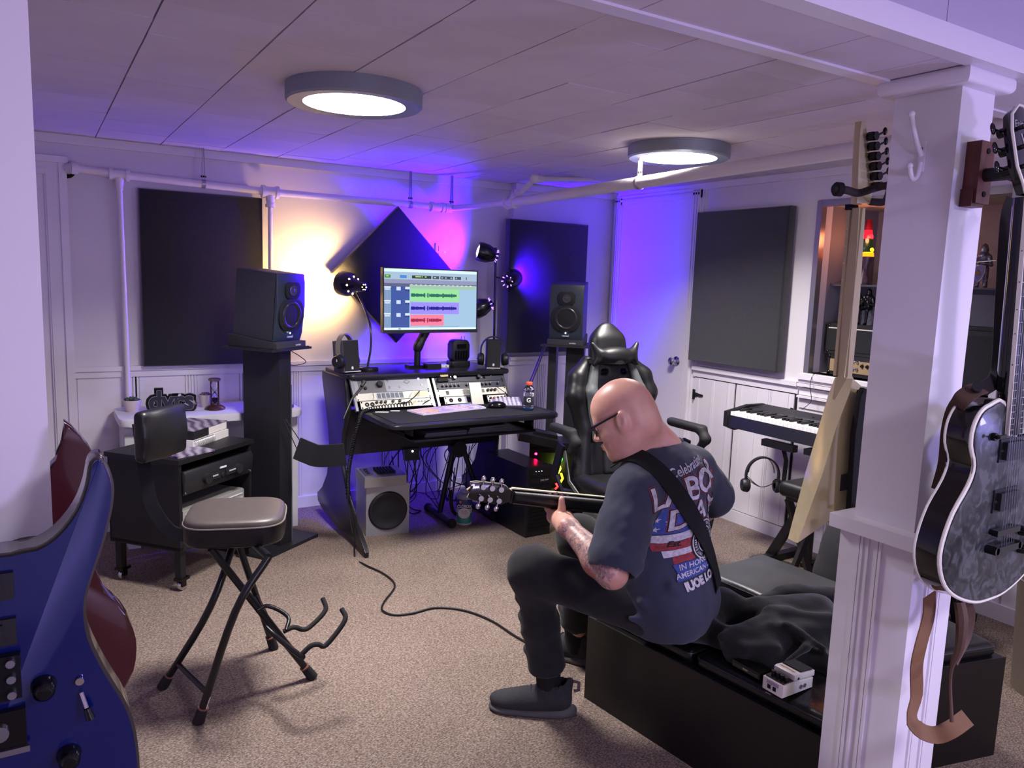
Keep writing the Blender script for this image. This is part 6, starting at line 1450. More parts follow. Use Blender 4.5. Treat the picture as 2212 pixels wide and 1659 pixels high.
# ---- shoes
upm = M('shoe_knit', '2a2a2f', .85, bump=.6, bscale=420, var=.1, vscale=60); slm = M('shoe_sole', '4a4a4c', .7, bump=.2, bscale=200)
def shoe(toe, heel, ank, label):
    d0 = (toe-heel); L0 = .285; d0.z = 0; d0.normalize(); m = frame(heel, d0)
    root = solid('shoe', [ell(m @ Vector((0, .055, .052)), (.037, .055, .045), m, .02), ell(m @ Vector((0, .15, .045)), (.044, .075, .038), m, .04), ell(m @ Vector((.0, .222, .038)), (.043, .060, .029), m, .03), cap(m @ Vector((0, .05, .07)), m @ Vector((0, .045, .105)), .036, .036, .02), cap(m @ Vector((0, .02, .06)), m @ Vector((0, .008, .125)), .016, .012, .015),
                          cap(m @ Vector((0, .10, .075)), m @ Vector((0, .075, .125)), .024, .018, .02), cap(m @ Vector((0, .085, .065)), m @ Vector((0, .15, .055)), .034, .026, .03), cap(m @ Vector((0, .05, .10)), m @ Vector((0, .048, .16)), .030, .030, .004, True), rbox(m @ Vector((0, .14, -.02)), (.1, .2, .03), m, .002, .004, True)], .004, upm, person, 2, label=label)
    solid('sole', [ell(m @ Vector((0, .055, .012)), (.040, .062, .022), m, .01), ell(m @ Vector((0, .15, .010)), (.045, .09, .018), m, .03), ell(m @ Vector((0, .225, .012)), (.046, .060, .017), m, .02), cap(m @ Vector((0, .0, .02)), m @ Vector((0, .06, .015)), .02, .025, .02), rbox(m @ Vector((0, .14, -.03)), (.1, .25, .03), m, .001, .002, True)], .004, slm, root, 2)
    for k in range(5):
        y = .095+.022*k; z = .1115-.0105*k; B(m).tube([(-.033, y, z-.022), (-.014, y+.003, z+.001), (.014, y+.003, z+.001), (.033, y, z-.022)], .0028, 6, smooth=3).build('lace', M('lace', '3a3a40', .8), root)
    B(m).tube([(0, -.006, .09), (0, -.022, .095), (0, -.022, .122), (0, -.002, .125)], 0, flat=(.012, .002), up=(1, 0, 0)).build('heel_loop', M('loop_tape', '55484a', .6), root)
    B().cyl(ank+Vector((0, 0, -.05)), ank+(ank*0+Vector((-.02, -.0, .14))), .040, .045, 20).build('sock', M('sock', '131316', .95), root)
shoe(Vector((1.283, 2.128, 0)), Vector((1.498, 1.958, 0)), anL, None)
shoe(Vector((1.66, 2.42, 0)), Vector((1.775, 2.195, 0)), anR, None)
# ---- glasses
gf = M('glasses_frame', '14121c', .2, coat=.4)
gl = thing('glasses'); gl.parent = person; gl.location = Vector(h(0, .09, 0))-wloc(person)
for s in (-1, 1):
    B(HM).tube([(s*.083, -.030, .012), (s*.086, -.012, .026), (s*.084, .03, .022), (s*.079, .093, .014)], [.0030, .0038, .0038, .0042], 8).build('temple_arm', gf, gl)
    ringg = [(s*.033+.027*math.cos(t)*(1-.1*abs(math.sin(t))), .103+.012*abs(math.cos(t))*0-.012*((s*.033+.027*math.cos(t))/.06)**2, -.002+.019*math.sin(t)) for t in [k*PI/12 for k in range(24)]]
    B(HM).tube(ringg, .0024, 8, closed=True).build('rim', gf, gl)
    B(HM).mesh([(s*.033, .102, -.002)]+[Vector(q) for q in ringg], [(0, i+1, (i+1) % 24+1) for i in range(24)]).build('lens', M('lens', 'ffffff', .02, trans=1., ior=1.05), gl)
    B(HM).b2((s*.0795-.003, .085, .004), (s*.0795+.003, .10, .019), bev=.002).build('hinge', gf, gl)
B(HM).tube([(-.008, .104, .004), (0, .107, .007), (.008, .104, .004)], .0022, 8).build('bridge', gf, gl)
for s in (-1, 1): B(HM).ball((s*.031, .0835, -.001), .0105, 14).build('eye', M('eye_white', 'e6e0dc', .2), person); B(HM).ball((s*.031, .0905, -.003), (.005, .0042, .005), 12).build('iris', M('iris', '2b241f', .15), person)
# ================================================================ his guitar
g = thing('electric_guitar', 'black electric guitar with chrome tuners held by the seated man', 'guitar', G1)
ebn = M('guitar_black', '0c0c0f', .12, coat=.6); bind = M('binding_cream', 'd8d4b4', .35); frm = M('fretboard', '1b1412', .4)
mg = Matrix.Identity(4)                      # local +X to the headstock, +Y string side (away from the player), +Z up
for i in range(3): mg[i][0] = gn[i]; mg[i][1] = ga[i]; mg[i][2] = gu[i]; mg[i][3] = G0[i]
Ln = (G0-G1).length
b = B(mg).tube([(0, -.008, -.003), (-Ln*.5, -.009, -.003), (-Ln-.06, -.011, -.003)], [.0205, .0235, .026], 14); b.build('neck', M('neck_satin', '0c0c0e', .38), g)
B(mg).prism([(0, -.0215), (-Ln-.10, -.027), (-Ln-.10, .027), (0, .0215)], .008, .015, Matrix(((1, 0, 0, 0), (0, 0, 1, 0), (0, 1, 0, 0), (0, 0, 0, 1)))).build('fretboard', frm, g)
B(mg).tube([(0, .008, .023), (-Ln-.10, .008, .028)], 0, flat=(.016, .0035), up=(0, 0, 1)).build('binding', bind, g)
B(mg).tube([(0, .008, -.023), (-Ln-.10, .008, -.028)], 0, flat=(.016, .002), up=(0, 0, 1)).build('binding', M('binding_shaded', '6a6858', .4), g)  # lower binding: shade put in as a darker copy of the cream
for k in range(20):
    x = -.64*(1-2**(-(k+1)/12))*.86; B(mg).b2((x-.0008, .0145, -.024), (x+.0008, .0163, .024)).build('fret', chrome, g)
hd_ = [(0, -.020), (.012, -.022), (.03, -.036), (.05, -.040), (.10, -.038), (.150, -.036), (.170, -.030), (.165, -.012), (.178, .0), (.165, .012), (.170, .03), (.15, .036), (.10, .038), (.05, .040), (.03, .036), (.012, .022), (0, .020)]
mhd = mg @ Matrix.Rotation(math.radians(10), 4, 'Z') @ Matrix.Scale(.82, 4)
XZ = Matrix(((1, 0, 0, 0), (0, 0, 1, 0), (0, 1, 0, 0), (0, 0, 0, 1)))
B(mhd @ T(.004, -.006, 0) @ XZ).prism(hd_, -.008, .007, bev=.002).build('headstock', ebn, g)
B(mhd @ T(.004, .0015, 0) @ XZ).tube([(x, y, 0) for x, y in hd_[1:-1]], .0022, 6).build('headstock_binding', bind, g)
B(mg).b2((.0, .006, -.021), (.005, .018, .021)).build('nut', bind, g)
for j in range(3):
    for s in (-1, 1):
        x = .055+.036*j
        tn = B(mhd).cyl((x, -.013, s*.022), (x, -.028, s*.022), .0105, n=14).cyl((x, -.021, s*.022), (x+.003, -.021, s*.047), .003, n=8).build('tuner', chrome, g)
        B(mhd @ T(x+.004, -.021, s*.053)).ball((0, 0, 0), (.0095, .0060, .012), 12).build('tuner_button', chrome, tn)
        B(mhd).cyl((x, .0, s*.014), (x, .014, s*.014), .004, n=8).build('string_post', chrome, g)
bdy = [(-.0, -.03), (.03, -.07), (.07, -.12), (.13, -.145), (.19, -.135), (.235, -.115), (.29, -.13), (.35, -.165), (.42, -.165), (.47, -.12), (.49, -.05), (.49, .05), (.46, .13), (.41, .17), (.35, .17), (.29, .135), (.235, .12), (.18, .14), (.12, .155), (.06, .14), (.035, .10), (.06, .055), (.05, .03)]
bdy = [(-Ln+.02-x*.86, y*.9) for x, y in bdy]
B(mg @ T(0, -.018, -.005) @ XZ).prism([(p_.x, p_.y) for p_ in smooth_path([(x, y, 0) for x, y in bdy], 4, True)], -.022, .022, bev=.006).build('body', ebn, g)
for k in range(6): B(mg).cyl((.01, .018, -.016+.0064*k), (-Ln-.30, .022, -.024+.0096*k), .0006, n=4).build('string', steel, g)
for x in (.10, .20): B(mg).b2((-Ln-x-.02, .0, -.035), (-Ln-x+.02, .012, .035), bev=.003).build('pickup', black, g)
# strap laid over the shoulder and down the back
pth = [(1352, 990), (1372, 987), (1395, 998), (1428, 1025), (1458, 1062), (1486, 1104), (1510, 1148), (1528, 1192), (1540, 1232), (1546, 1262)]
cam0 = Vector((0, 0, EYE)); sp3 = []; spn = []
for (x, y) in [(p_.x, p_.y) for p_ in smooth_path([(a, b_, 0) for a, b_ in pth], 4)]:
    dd = (px(x, y, d=2.)-cam0).normalized(); loc, nn, ix, ds = sb.ray_cast(cam0, dd)
    if loc is None: loc, nn, ix, ds = sb.find_nearest(px(x, y, d=2.42))
    sp3.append(loc+nn*.006); spn.append(nn)
for _ in range(6):
    sp3 = [sp3[0]]+[(sp3[i-1]+sp3[i]*2+sp3[i+1])/4 for i in range(1, len(sp3)-1)]+[sp3[-1]]; spn = [spn[0]]+[(spn[i-1]+spn[i]*2+spn[i+1]).normalized() for i in range(1, len(spn)-1)]+[spn[-1]]
sp3 = [p_+n_*.004 for p_, n_ in zip(sp3, spn)]
e0 = mg @ Vector((-Ln-.02, -.05, .06)); e1 = mg @ Vector((-Ln-.46, -.03, -.02))
sp3 = [sp3[0]+(sp3[0]-sp3[2]).normalized()*.02+Fb*.02+Vector((0, 0, -.022))]+sp3+[sp3[-1]+Vector((.004, .01, -.035)), sp3[-1]+Vector((.0, .03, -.085))]
spn = [spn[0]]+spn+[spn[-1], spn[-1]]
B().tube(sp3, 0, flat=(.056, .003), up=spn).build('strap', M('strap_web', '0b0b0c', .95, bump=.4, bscale=500), g)
# ================================================================ ottomans, jacket, pedals
leo = M('ottoman_leather', '110e10', .38, bump=.25, bscale=260, var=.1, vscale=9); leol = M('ottoman_lid_leather', '0f0f11', .24, bump=.2, bscale=220)
seam = M('seam_edge', '2a282a', .4)
def ottoman(name, label, m, w, d, h, lids, lid_m, lh=.045):
    """m at the near left corner, local X across, Y away"""
    g = thing(name, label, 'ottoman', m @ Vector((w/2, d/2, 0)), 'storage ottomans')
    B(m).b2((0, 0, 0), (w, d, h), bev=.010, seg=3).build('body', leo, g)
    B(m).tube([(.004, .004, h-.002), (w-.004, .004, h-.002), (w-.004, d-.004, h-.002), (.004, d-.004, h-.002)], .0035, 6, closed=True).build('edge_seam', seam, g)
    for (a, c) in lids:
        solid('lid', [rbox(m @ Vector((w/2, (a+c)/2, h+lh*.42)), (w/2-.022, (c-a)/2-.004, lh*.55), m, .020, .01), ell(m @ Vector((w/2, (a+c)/2, h+lh*.5)), (w/2-.06, (c-a)/2-.05, lh*.72), m, .03)], .006, lid_m, g, 2)
        pr_ = rrect(.024, w-.024, a+.006, c-.006, .02); B(m).tube([(x, y, h+lh*.72) for x, y in pr_], .003, 6, closed=True).build('lid_piping', seam, g)
    return g
mo = frameX((1.708, 1.12, 0), (.9935, .114, 0)); mo = Matrix.Translation((1.708, 1.12, 0)) @ RZ(6.3)
ottoman('storage_ottoman', 'long black leather storage ottoman the man sits on', mo, .40, .915, .305, ((0.01, .47), (.478, .905)), leol)
mo2 = Matrix.Translation((2.165, 1.215, 0)) @ RZ(-13)
ottoman('storage_ottoman', 'square black leather ottoman seen to the right of the pillar', mo2, .42, .38, .335, ((.01, .37),), leol)
mo3 = Matrix.Translation((2.12, 1.60, 0)) @ RZ(3)
g = ottoman('storage_ottoman', 'square ottoman with a grey leather top beyond the jacket', mo3, .42, .42, .345, ((.005, .415),), M('grey_leather', '3d3f41', .36, bump=.2, bscale=300), .05)
jm = M('fleece', '0e100f', .95, bump=.6, bscale=350, sheen=.25, var=.15, vscale=20)
zj = .365; J = lambda x, y, z=zj: px(x, y, z=z)
jp = []
def jc(a, b_, ra, rb=None, za=.40, zb=.40): jp.append(cap(J(*a, za), J(*b_, zb), ra, rb, .03))
jc((1500, 1350), (1560, 1310), .055, .06); jc((1560, 1310), (1640, 1340), .06, .05, .41, .40); jc((1500, 1350), (1600, 1395), .035, .04, .375, .385); jc((1600, 1395), (1720, 1340), .045, .06, .39, .42)
jc((1640, 1330), (1760, 1330), .05, .07, .42, .43); jc((1650, 1390), (1790, 1370), .06, .06, .40, .41); jc((1590, 1410), (1650, 1420), .035, .035, .375, .375); jc((1650, 1425), (1760, 1410), .035, .045, .37, .38); jc((1700, 1290), (1800, 1300), .04, .05, .42, .42); jc((1620, 1310), (1720, 1285), .03, .035, .40, .42); jc((1730, 1420), (1790, 1440), .035, .04, .37, .37); jc((1520, 1290), (1590, 1310), .028, .03, .40, .40)
for (a, b_, r_, z1, z2) in (((1510, 1330), (1620, 1380), .012, .43, .42), ((1560, 1375), (1700, 1320), .014, .42, .47), ((1640, 1300), (1780, 1300), .014, .46, .47), ((1660, 1320), (1800, 1335), .012, .47, .47), ((1700, 1350), (1780, 1400), .014, .47, .43), ((1680, 1300), (1665, 1350), .010, .46, .46), ((1740, 1400), (1700, 1430), .016, .43, .40), ((1610, 1400), (1680, 1400), .012, .41, .42)):
    jp.append(cap(J(*a, z1), J(*b_, z2), r_, r_*.7, .03))
jk = solid('jacket', jp, .007, jm, None, 3, lambda V: .006*vnoise(V, 38, 4)+.003*vnoise(V, 90, 6)); tag(jk, 'black fleece jacket heaped on the ottomans beside the man', 'jacket')
g = thing('effects_pedal', 'white guitar effects pedal with black footpad on the near ottoman lid', 'pedal', (1.75, 1.31, .358))
mp2 = frameX((1.692, 1.305, .3585), px(1752, 1475, z=.37)-px(1687, 1500, z=.37))
pw = M('pedal_cream', 'd9d6cc', .35)
B(mp2).prism([(0, 0), (.128, 0), (.128, .03), (.045, .036), (0, .036)], -.035, .035, Matrix(((1, 0, 0, 0), (0, 0, -1, 0), (0, 1, 0, 0), (0, 0, 0, 1))), bev=.003).build('housing', pw, g)
B(mp2).b2((.006, -.03, .035), (.05, .03, .040)).build('control_well', blackg, g)
for k in range(4): B(mp2).cyl((.028, -.022+.0145*k, .039), (.028, -.022+.0145*k, .050), .006, n=14).build('knob', knobm, g)
B(mp2).prism([(.045, .040), (.132, .034), (.132, .050), (.055, .057), (.045, .055)], -.035, .035, Matrix(((1, 0, 0, 0), (0, 0, -1, 0), (0, 1, 0, 0), (0, 0, 0, 1))), bev=.002).build('treadle', pw, g)
B(mp2 @ T(.102, 0, .0535) @ RY(4.5)).b2((-.027, -.031, 0), (.026, .031, .003), bev=.001).build('rubber_pad', rubber, g)
B(mp2 @ T(.062, 0, .0575) @ RY(4.5) @ RZ(90)).text('Acoustic', .014, T(0, 0.003, 0), ext=.0003, shear=.2).build('lettering', M('orange_ink', 'c87a50', .5), g)
for k in range(2): B(mp2).b2((-.0008, -.012+.018*k, .008), (.001, -.001+.018*k, .020)).build('socket', dark, g)
B(mp2).b2((-.0008, -.02, .022), (.0004, .02, .032)).build('label_plate', M('lilac_label', 'a08aa0', .5), g)
for k in range(2): B(mp2).cyl((.075+.016*k, -.037, .016), (.075+.016*k, -.034, .016), .006, n=14).build('jack', steel, g)
B(mp2).cyl((.062, -.0365, .043), (.062, -.034, .043), .0035, n=10).build('hinge_screw', dark, g)
g = thing('black_tuner', 'small black metal box with a grey edge strip beside the white pedal', 'tuner', (1.74, 1.42, .358))
mt2 = frameX((1.735, 1.42, .3585), J(1645, 1462, .37)-J(1600, 1437, .37))
B(mt2).b2((-.05, -.02, 0), (.05, .035, .018), bev=.004).build('case', blackg, g); B(mt2).b2((-.046, -.0215, .004), (.046, -.0195, .013), bev=.001).build('edge_strip', M('dull_metal', '3c3c3e', .3, .6), g); B(mt2).b2((-.01, -.022, .006), (.008, -.0205, .011)).build('port', steel, g)
# ================================================================ pillar hook, hangers, guitars
g = thing('coat_hook', 'white painted double coat hook on the pillar face', 'hook', (1.68, 1.03, 1.78))
hx0 = 1.682
B().prism([(x-.0, z) for x, z in [(-.008, 1.735), (.008, 1.735), (.009, 1.80), (-.009, 1.80)]], 0, .004, Matrix(((0, 0, -1, hx0), (1, 0, 0, 1.025), (0, 1, 0, 0), (0, 0, 0, 1))), bev=.0015).build('back_plate', trimp, g)
B().tube([(hx0-.004, 1.025, 1.77), (hx0-.022, 1.027, 1.795), (hx0-.038, 1.03, 1.83), (hx0-.045, 1.031, 1.85)], [.006, .0055, .005, .006], 10, smooth=4).ball((hx0-.046, 1.031, 1.853), .008, 12).build('upper_hook', trimp, g)
B().tube([(hx0-.004, 1.025, 1.755), (hx0-.012, 1.025, 1.725), (hx0-.03, 1.025, 1.718), (hx0-.042, 1.025, 1.74)], .0055, 10, smooth=4).ball((hx0-.043, 1.025, 1.744), .007, 12).build('lower_hook', trimp, g)
for z in (1.75, 1.785): B().cyl((hx0-.007, 1.025, z), (hx0-.003, 1.025, z), .003, n=8).build('screw', steel, g)
walnut = M('hanger_wood', '5a2f26', .45, var=.3, vscale=14, stretch=(6, 6, .8), bump=.1, bscale=80)
g = thing('guitar_hanger', 'reddish wooden guitar hanger block on the pillar holding the black guitar', 'guitar hanger', (1.75, .94, 1.7), 'guitar hangers')
yb = .952
B().b2((1.722, yb-.032, 1.665), (1.775, yb, 1.795), bev=.003).build('wood_block', walnut, g)
B().b2((1.716, yb-.026, 1.658), (1.766, yb, 1.695), bev=.003).build('wood_foot', walnut, g)
for z in (1.685, 1.775): B().cyl((1.75, yb-.034, z), (1.75, yb-.03, z), .006, n=12).build('screw_hole', dark, g)
B().cyl((1.75, yb-.03, 1.725), (1.75, yb-.072, 1.725), .0145, n=20).build('yoke_socket', black, g)
ym = M('yoke_rubber', '3c3538', .8)
for s in (-1, 1): B().tube([(1.75, yb-.07, 1.725), (1.75+s*.022, yb-.085, 1.717), (1.75+s*.043, yb-.12, 1.717), (1.75+s*.040, yb-.175, 1.722)], .0095, 10, smooth=5).build('yoke_arm', ym, g)
# --- black guitar with pale binding
YG = .775; TH = .052
gtop = bpy.data.materials.new('quilted_top'); gtop.use_nodes = True; nt = gtop.node_tree; b = nt.nodes['Principled BSDF']
b.inputs['Roughness'].default_value = .36; b.inputs['Coat Weight'].default_value = .08
nt.links.new(noise_ramp(nt, 26, [(.35, '0e0f10'), (.52, '2b2e2f'), (.62, '44484a')], 2, 1.8), b.inputs['Base Color'])
lft = [(2169, 868), (2140, 873), (2118, 890), (2102, 925), (2097, 965), (2104, 1005), (2091, 1048), (2058, 1108), (2036, 1170), (2029, 1219), (2040, 1266)]
LP = [px(a, c, y=YG) for a, c in lft]; xc = px(2181, 938, y=YG).x; xb = .0
zb = LP[-1].z
Lc = [(p_.x, p_.z) for p_ in LP]
half = xc-min(p_[0] for p_ in Lc)
bot = [(xc-half*.62, px(2071, 1294, y=YG).z+.004), (xc-half*.28, px(2091, 1299, y=YG).z-.008)]
rgt = [(2*xc-x, z) for x, z in Lc[::-1]]
rgt = rgt[:6]+[(xc+half*.86, rgt[6][1]+.02), (xc+half*.80, Lc[3][1]-.0), (xc+half*.62, Lc[3][1]+.012), (xc+half*.40, Lc[3][1]-.015), (xc+half*.24, Lc[4][1]-.02), (xc+.03, Lc[4][1]+.0)]
outl = Lc+bot+[(xc, bot[1][1]-.004)]+[(2*xc-x, z) for x, z in bot[::-1]]+rgt
outl = [(p_.x, p_.y) for p_ in smooth_path([(x, z, 0) for x, z in outl], 3, True)]
YP = Matrix(((1, 0, 0, 0), (0, 0, 1, 0), (0, 1, 0, 0), (0, 0, 0, 1)))
g = thing('electric_guitar', 'black quilted single-cutaway guitar with white binding hung on the pillar', 'guitar', (xc, YG+.03, 1.0), 'guitars hung on the pillars')
B().prism(outl, YG, YG+TH, YP, bev=.004).build('body', ebn, g)
def inset(poly, d_):
    n = len(poly); o = []
    for i in range(n):
        p0, p1, p2 = Vector(poly[i-1]), Vector(poly[i]), Vector(poly[(i+1) % n]); t = (p2-p0); t.normalize() if t.length else None
        o.append((p1.x-t.y*d_, p1.y+t.x*d_))
    return o
ar = sum(outl[i][0]*outl[(i+1) % len(outl)][1]-outl[(i+1) % len(outl)][0]*outl[i][1] for i in range(len(outl)))
ins = inset(outl, .006 if ar > 0 else -.006)
B().prism(ins, YG-.004, YG+.01, YP, bev=.002).build('top', gtop, g)
wbd = M('white_binding', 'd8d6c6', .35)
B().tube([(x, YG+.001, z) for x, z in inset(outl, .0015 if ar > 0 else -.0015)], .0042, 8, closed=True).build('top_binding', wbd, g)
B().tube([(x, YG+TH-.001, z) for x, z in inset(outl, .0015 if ar > 0 else -.0015)], .0034, 8, closed=True).build('back_binding', wbd, g)
nt0 = px(2201, 425, y=YG+.01); nx0 = nt0.x+.012; zn = nt0.z; ze = px(2167, 938, y=YG).z
B().prism([(nx0-.0215, zn), (nx0+.0215, zn), (xc+.028, ze), (xc-.028, ze)], YG-.011, YG-.004, YP, bev=.001).build('fretboard', frm, g)
for s in (-1, 1): B().tube([(nx0+s*.0225, YG-.009, zn), (xc+s*.029, YG-.009, ze)], 0, flat=(.008, .003), up=(1, 0, 0)).build('neck_binding', wbd, g)
B().tube([(nx0, YG+.006, zn), (xc, YG+.008, ze)], [.019, .024], 14).build('neck', ebn, g)
sc_ = (zn-ze)/(1-2**(-22/12))
for k in range(22):
    z = zn-sc_*(1-2**(-(k+1)/12)); f_ = (zn-z)/(zn-ze); xx = nx0+(xc-nx0)*f_; B().b2((xx-.0215-.006*f_, YG-.0125, z-.0007), (xx+.0215+.006*f_, YG-.0105, z+.0007)).build('fret', chrome, g)
    if k in (2, 4, 6, 8, 11, 14, 16, 18, 20): B(T(xx, YG-.0112, z+.006)).prism([(-.008, -.003), (.002, .001), (.001, .004), (.009, .003), (.001, -.001), (.002, -.004)], -.0004, .0002, YP).build('inlay', M('inlay', 'b8b8bc', .3), g)
    B().ball((xx-.0245-.006*f_, YG-.0092, z), .0012, 6).build('side_dot', dark, g) if k in (2, 4, 6, 8, 11) else None
B().b2((nx0-.0215, YG-.015, zn), (nx0+.0215, YG-.004, zn+.005)).build('nut', dark, g)
hs = [(-.021, 0), (-.026, .02), (-.041, .05), (-.046, .12), (-.040, .150), (-.012, .172), (.012, .172), (.040, .150), (.046, .12), (.041, .05), (.026, .02), (.021, 0)]
mhs = T(nx0, YG, zn+.004) @ RX(-12) @ YP
B(mhs).prism(hs, -.006, .012, bev=.002).build('headstock', ebn, g)
B(mhs).tube([(x, y, -.005) for x, y in hs], .003, 6).build('headstock_binding', wbd, g)
B(T(nx0, YG, zn+.004) @ RX(-12) @ T(0, -.0065, .135) @ RX(90) @ RZ(5)).text('Epiphone', .020, T(0, 0, 0), shear=.2).build('lettering', M('logo_grey', '9a9aa0', .4), g)
B(T(nx0, YG, zn+.004) @ RX(-12)).tube([(-.016, -.0068, .115), (-.004, -.0068, .085), (.004, -.0068, .06), (.0, -.0068, .02)], .0012, 5, smooth=4).build('vine_inlay', M('inlay', 'b8b8bc', .3), g)
for j in range(3):
    for s in (-1, 1):
        z = .05+.037*j; mm_ = T(nx0, YG, zn+.004) @ RX(-12)
        tn = B(mm_).cyl((s*.030, .006, z), (s*.030, .027, z), .0095, n=12).cyl((s*.03, .020, z), (s*.058, .020, z+.003), .003, n=8).build('tuner', blackg, g)
        B(mm_ @ T(s*.063, .020, z+.004)).ball((0, 0, 0), (.008, .004, .012), 12).build('tuner_button', blackg, tn)
        B(mm_).cyl((s*.026, -.006, z), (s*.026, -.018, z), .0045, n=10).build('string_post', blackg, g)
hL = (Lc[3][1]-bot[1][1])
for k, (f_, nm) in enumerate(((.09, 'pickup'), (.30, 'pickup'))):
    z = ze-.012-.105*k; mm_ = T(xc, YG-.004, z-.02)
    B(mm_).b2((-.045, -.003, -.024), (.045, .0, .024), bev=.002).b2((-.035, -.012, -.018), (.035, -.002, .018), bev=.003).build('pickup', black, g)
    for s in (-1, 1): B(mm_).cyl((s*.038, -.005, 0), (s*.038, -.003, 0), .003, n=8).build('pickup_screw', steel, g)
zbz = ze-.20; B(T(xc, YG-.004, zbz)).b2((-.045, -.018, -.006), (.045, -.006, .006), bev=.003).cyl((-.04, 0, 0), (-.04, -.014, 0), .006, n=12).cyl((.04, 0, 0), (.04, -.014, 0), .006, n=12).build('bridge', blackg, g)
B(T(xc, YG-.004, zbz-.035)).b2((-.048, -.022, -.007), (.048, -.010, .007), bev=.004).cyl((-.046, 0, 0), (-.046, -.022, 0), .009, n=14).cyl((.046, 0, 0), (.046, -.022, 0), .009, n=14).build('tailpiece', blackg, g)
for k in range(6): B().tube([(nx0-.016+.0064*k, YG-.015, zn), (xc-.024+.0096*k, YG-.020, zbz), (xc-.024+.0096*k, YG-.022, zbz-.03)], .0006, 4).build('string', steel, g)
B(T(xc-.075, YG-.004, ze+.0)).cyl((0, 0, 0), (0, -.008, 0), .008, n=14).cyl((0, -.008, 0), (-.014, -.018, .004), .0018, n=6).ball((-.015, -.019, .004), .004, 8).cyl((.0, -.009, 0), (.03, -.010, 0), .004, n=8).build('pickup_switch', blackg, g)
for (a, c) in ((.085, -.215), (.09, -.255), (.125, -.20), (.13, -.245)): B(T(xc+a, YG-.004, ze+c)).lathe([(0, .016), (.008, .016), (.010, .012), (.011, 0)], 18, RX(90)).build('knob', blackg, g)
stb = M('strap_brown', '4d382c', .7, bump=.2, bscale=200, var=.15, vscale=20); std = M('strap_dark', '1f1c1e', .7)
top = px(2092, 848, y=YG+.03)
B().tube([px(2118, 838, y=YG+.03), px(2100, 845, y=YG+.03), px(2078, 862, y=YG+.035), px(2062, 890, y=YG+.055), px(2052, 935, y=YG+.07), px(2046, 1000, y=YG+.075), px(2030, 1060, y=YG+.09)], 0, flat=(.034, .003), up=Vector((-.8, -.3, .5)), smooth=4).build('strap', stb, g)
B().cyl(px(2110, 840, y=YG+.025), px(2112, 834, y=YG+.015), .010, n=16).build('strap_button', rubber, g)
B().tube([px(2124, 840, y=YG+.03), px(2150, 820, y=YG+.035), px(2160, 780, y=YG+.045), px(2168, 640, y=YG+.05), px(2178, 480, y=YG+.06), px(2190, 430, y=YG+.08)], 0, flat=(.03, .003), up=Vector((-.8, -.6, 0)), smooth=4).build('strap', std, g)
B().tube([px(2008, 1285, y=YG+.06), px(2006, 1330, y=YG+.07), px(1990, 1390, y=YG+.07), px(1980, 1440, y=YG+.07), px(1980, 1500, y=YG+.07), px(1970, 1545, y=YG+.06), px(1985, 1575, y=YG+.04), px(2020, 1588, y=YG+.02), px(2055, 1575, y=YG), px(2090, 1550, y=YG-.01)], 0, flat=(.034, .003), up=[Vector((-.2, -1, 0))]*22+[Vector((-.3, -.6, .6))]*15, smooth=4).build('strap', M('strap_tan', '755438', .7, bump=.2, bscale=200), g)
B().tube([px(2072, 1300, y=YG+.01), px(2078, 1340, y=YG-.0), px(2072, 1400, y=YG), px(2056, 1440, y=YG+.01), px(2052, 1480, y=YG+.01), px(2056, 1560, y=YG-.01)], [.011, .012, .009, .005, .004, .004], 8, smooth=4).build('strap', stb, g)
B().tube([px(2088, 1300, y=YG+.02), px(2096, 1330, y=YG+.02), px(2086, 1380, y=YG+.02), px(2062, 1430, y=YG+.01)], 0, flat=(.02, .002), up=Vector((-.6, -.8, 0)), smooth=5).build('strap', stb, g)
# --- cream angular guitar on the far side of the pillar
crm = M('cream_gloss', 'cdbf94', .16, coat=.5, var=.03, vscale=6)
g = thing('electric_guitar', 'cream angular guitar hung on the far side of the pillar, seen edge-on', 'guitar', (1.75, 1.25, .9), 'guitars hung on the pillars')
y0c, y1c = 1.215, 1.285
bpx = [(1842, 818), (1835, 850), (1806, 925), (1778, 1020), (1723, 1173), (1830, 1098), (1852, 1040), (1868, 940), (1874, 880), (1862, 835)]
fpx = [(1804, 815), (1790, 850), (1768, 925), (1740, 1020), (1702, 1163)]
bk1 = [px(a, c, y=y0c) for a, c in bpx]; fr1 = [px(a, c, y=y1c) for a, c in fpx]+[Vector((q.x+.012, y1c, q.z)) for q in bk1[5:]]
n = len(bk1); md = [a.lerp(c, .4)+Vector((-.003 if i < 5 else .004, 0, 0)) for i, (a, c) in enumerate(zip(bk1, fr1))]
V_ = bk1+md+fr1
F_ = [list(range(n))]+[(i, (i+1) % n, n+(i+1) % n, n+i) for i in range(n)]+[(n+i, n+(i+1) % n, 2*n+(i+1) % n, 2*n+i) for i in range(n)]+[list(range(2*n, 3*n))[::-1]]
bb = B().mesh(V_, F_); bmesh.ops.bevel(bb.bm, geom=[e for e in bb.bm.edges if e.calc_face_angle(0) > .3], offset=.003, segments=2, affect='EDGES'); bb.build('body', crm, g)
nk = lambda x, y, yy: px(x, y, y=yy)
nw = [((1798, 862), (1850, 868)), ((1806, 812), (1843, 812)), ((1822, 640), (1858, 640)), ((1838, 450), (1872, 450))]
V_ = []; 
for (a, c) in nw:
    p0, p1 = nk(*a, 1.262), nk(*c, 1.235); V_ += [(p0.x, 1.262, p0.z), (p0.x+.008, 1.238, p0.z), (p1.x, 1.235, p1.z), (p1.x+.012, 1.262, p1.z)]
F_ = [(0, 1, 2, 3)]+[(4*j+i, 4*j+(i+1) % 4, 4*j+4+(i+1) % 4, 4*j+4+i) for j in range(3) for i in range(4)]+[(15, 14, 13, 12)]
